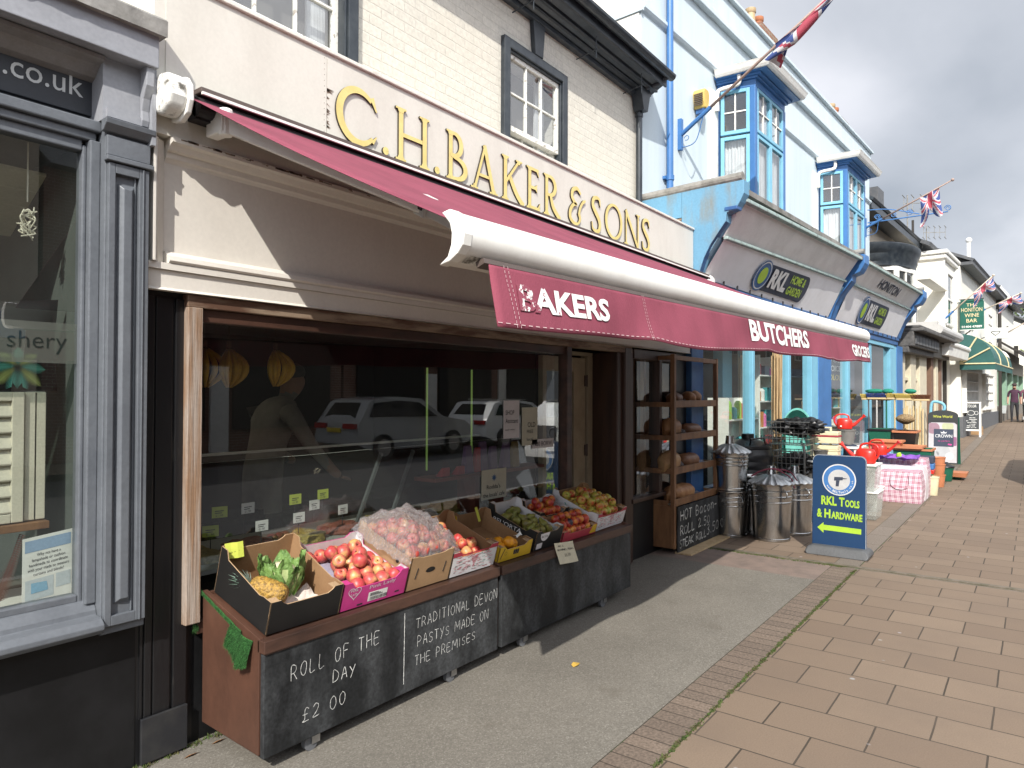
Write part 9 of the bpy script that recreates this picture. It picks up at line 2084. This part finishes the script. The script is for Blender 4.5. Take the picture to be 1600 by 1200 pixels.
b = MB(); b.tube(spl([(21.0, 2.18, gz(21)), (21.0, 2.16, .9), (21.0, 2.14, 1.36), (21.0, 2.02, 1.42), (21.0, 1.88, 1.36), (21.0, 1.86, 1.22), (21.0, 2.0, 1.1), (21.0, 2.12, .98)], 8), .035, 8); b.box(20.95, 21.05, 1.9, 2.4, gz(21), gz(21)+.04); solo(b, 'sack_truck', M['blue_light'], 'bright blue looped handle standing beyond the paint sign', 'sack truck', smooth=True, auto=50)
# potted sprig on the blue fascia
b = MB(); rr = random.Random(4)
for k in range(60):
    c = Vector((6.5+rr.gauss(0, .14), .35+rr.gauss(0, .06), 3.94+abs(rr.gauss(0, .07)))); a = Vector((rr.gauss(0, 1), rr.gauss(0, 1), rr.gauss(0, 1))).normalized()*.05; e_ = Vector((rr.gauss(0, 1), rr.gauss(0, 1), rr.gauss(0, 1))).normalized()*.03; b.face([c+a, c+e_, c-a, c-e_])
solo(b.xf(MO), 'weed', mat('weed', (.10, .20, .03), .7), 'green weed growing on the fascia roof between the bay windows', 'plant')
# people in the distance
def walker(label, x, y, rz, shirt, trou, hat=None, dark_skin=False, carry=None):
    t = thing('person', label, 'person', (x, y, gz(x)), rz)
    V = [(0, 0, .93), (0, 0, 1.10), (0, 0, 1.28), (0, 0, 1.42), (0, 0, 1.50), (.02, 0, 1.60), (.02, 0, 1.70), (0, -.19, 1.40), (-.02, -.25, 1.14), (.08, -.25, .90), (.12, -.24, .82), (0, .19, 1.40), (.02, .25, 1.14), (.10, .26, .90), (.14, .25, .82), (.02, -.09, .86), (.12, -.10, .48), (.06, -.10, .08), (.16, -.11, .04), (-.02, .09, .86), (-.05, .10, .48), (-.22, .10, .10), (-.14, .11, .04)]
    Ed = [(0, 1), (1, 2), (2, 3), (3, 4), (4, 5), (5, 6), (3, 7), (7, 8), (8, 9), (9, 10), (3, 11), (11, 12), (12, 13), (13, 14), (0, 15), (15, 16), (16, 17), (17, 18), (0, 19), (19, 20), (20, 21), (21, 22)]
    Rd = [(.12, .155), (.115, .15), (.125, .175), (.10, .14), .055, (.085, .075), (.08, .072), .062, .048, .038, .035, .062, .048, .038, .035, .09, .06, .042, .035, .09, .06, .042, .035]
    finish_figure('body', V, Ed, Rd, [(lambda c: c.z > 1.50, M['skin']), (lambda c: abs(c.y) > .19 and c.z < 1.16, M['skin']), (lambda c: c.z > .92, shirt), (lambda c: c.z < .09, M['ink']), (lambda c: True, trou)], t)
    b = MB(); b.ball((-.005, 0, 1.70), (.095, .085, .075), 12, 7); part(b, 'hair', M['hair_dark'] if hat is None else hat, t, local=True, smooth=True)
    if hat: b = MB(); b.lathe([(0, 1.79), (.06, 1.785), (.095, 1.74), (.10, 1.70), (.16, 1.69), (.16, 1.70), (.1, 1.715)], (0, 0, 0), 16); part(b, 'hat', hat, t, local=True, smooth=True)
    return t
sh1 = mat('shirt_plum', (.06, .02, .045), .8); sh2 = mat('shirt_pink', (.25, .10, .14), .8); tr1 = mat('trousers', (.025, .025, .03), .8)
walker('person in a dark plum top and brimmed hat walking towards the camera', 39.5, .74, R(178), sh1, tr1, mat('hat_dark', (.05, .03, .03), .8)); walker('person in a pink top pushing a pushchair on the right edge', 41, .30, R(183), sh2, tr1)
b = MB(); b.hexa([(38.9, 1.05, .75), (39.05, 1.05, .75), (39.05, 1.4, .75), (38.9, 1.4, .75), (38.9, 1.02, 1.12), (39.05, 1.02, 1.12), (39.05, 1.43, 1.12), (38.9, 1.43, 1.12)]); solo(b, 'carrier_bag', mat('carrier', (.42, .45, .45), .6), 'pale carrier bag held by the person in the brimmed hat', 'bag', bevel=.03)
t = thing('pushchair', 'dark pushchair with pale frame in front of the person in pink', 'pushchair', (39.6, .18, gz(40))); g = gz(40)
b = MB(); b.hexa([(39.3, -.05, g+.35), (39.9, -.05, g+.35), (39.9, .40, g+.35), (39.3, .40, g+.35), (39.5, -.05, g+.9), (40.1, -.05, g+1.0), (40.1, .40, g+1.0), (39.5, .40, g+.9)]); part(b, 'seat', tr1, t, bevel=.05)
b = MB()
for y in (-.05, .42): b.tube([(39.3, y, g+.12), (39.7, y, g+.5), (40.3, y, g+1.05)], .02, 6); b.tube([(40.1, y, g+.12), (39.7, y, g+.5)], .02, 6)
part(b, 'frame', M['alu_grey'], t)
for x in (39.3, 40.1):
    for y in (-.08, .45): b = MB(); b.tube([(x, y-.02, g+.12), (x, y+.02, g+.12)], .12, 14); part(b, 'wheel', M['rubber'], t)
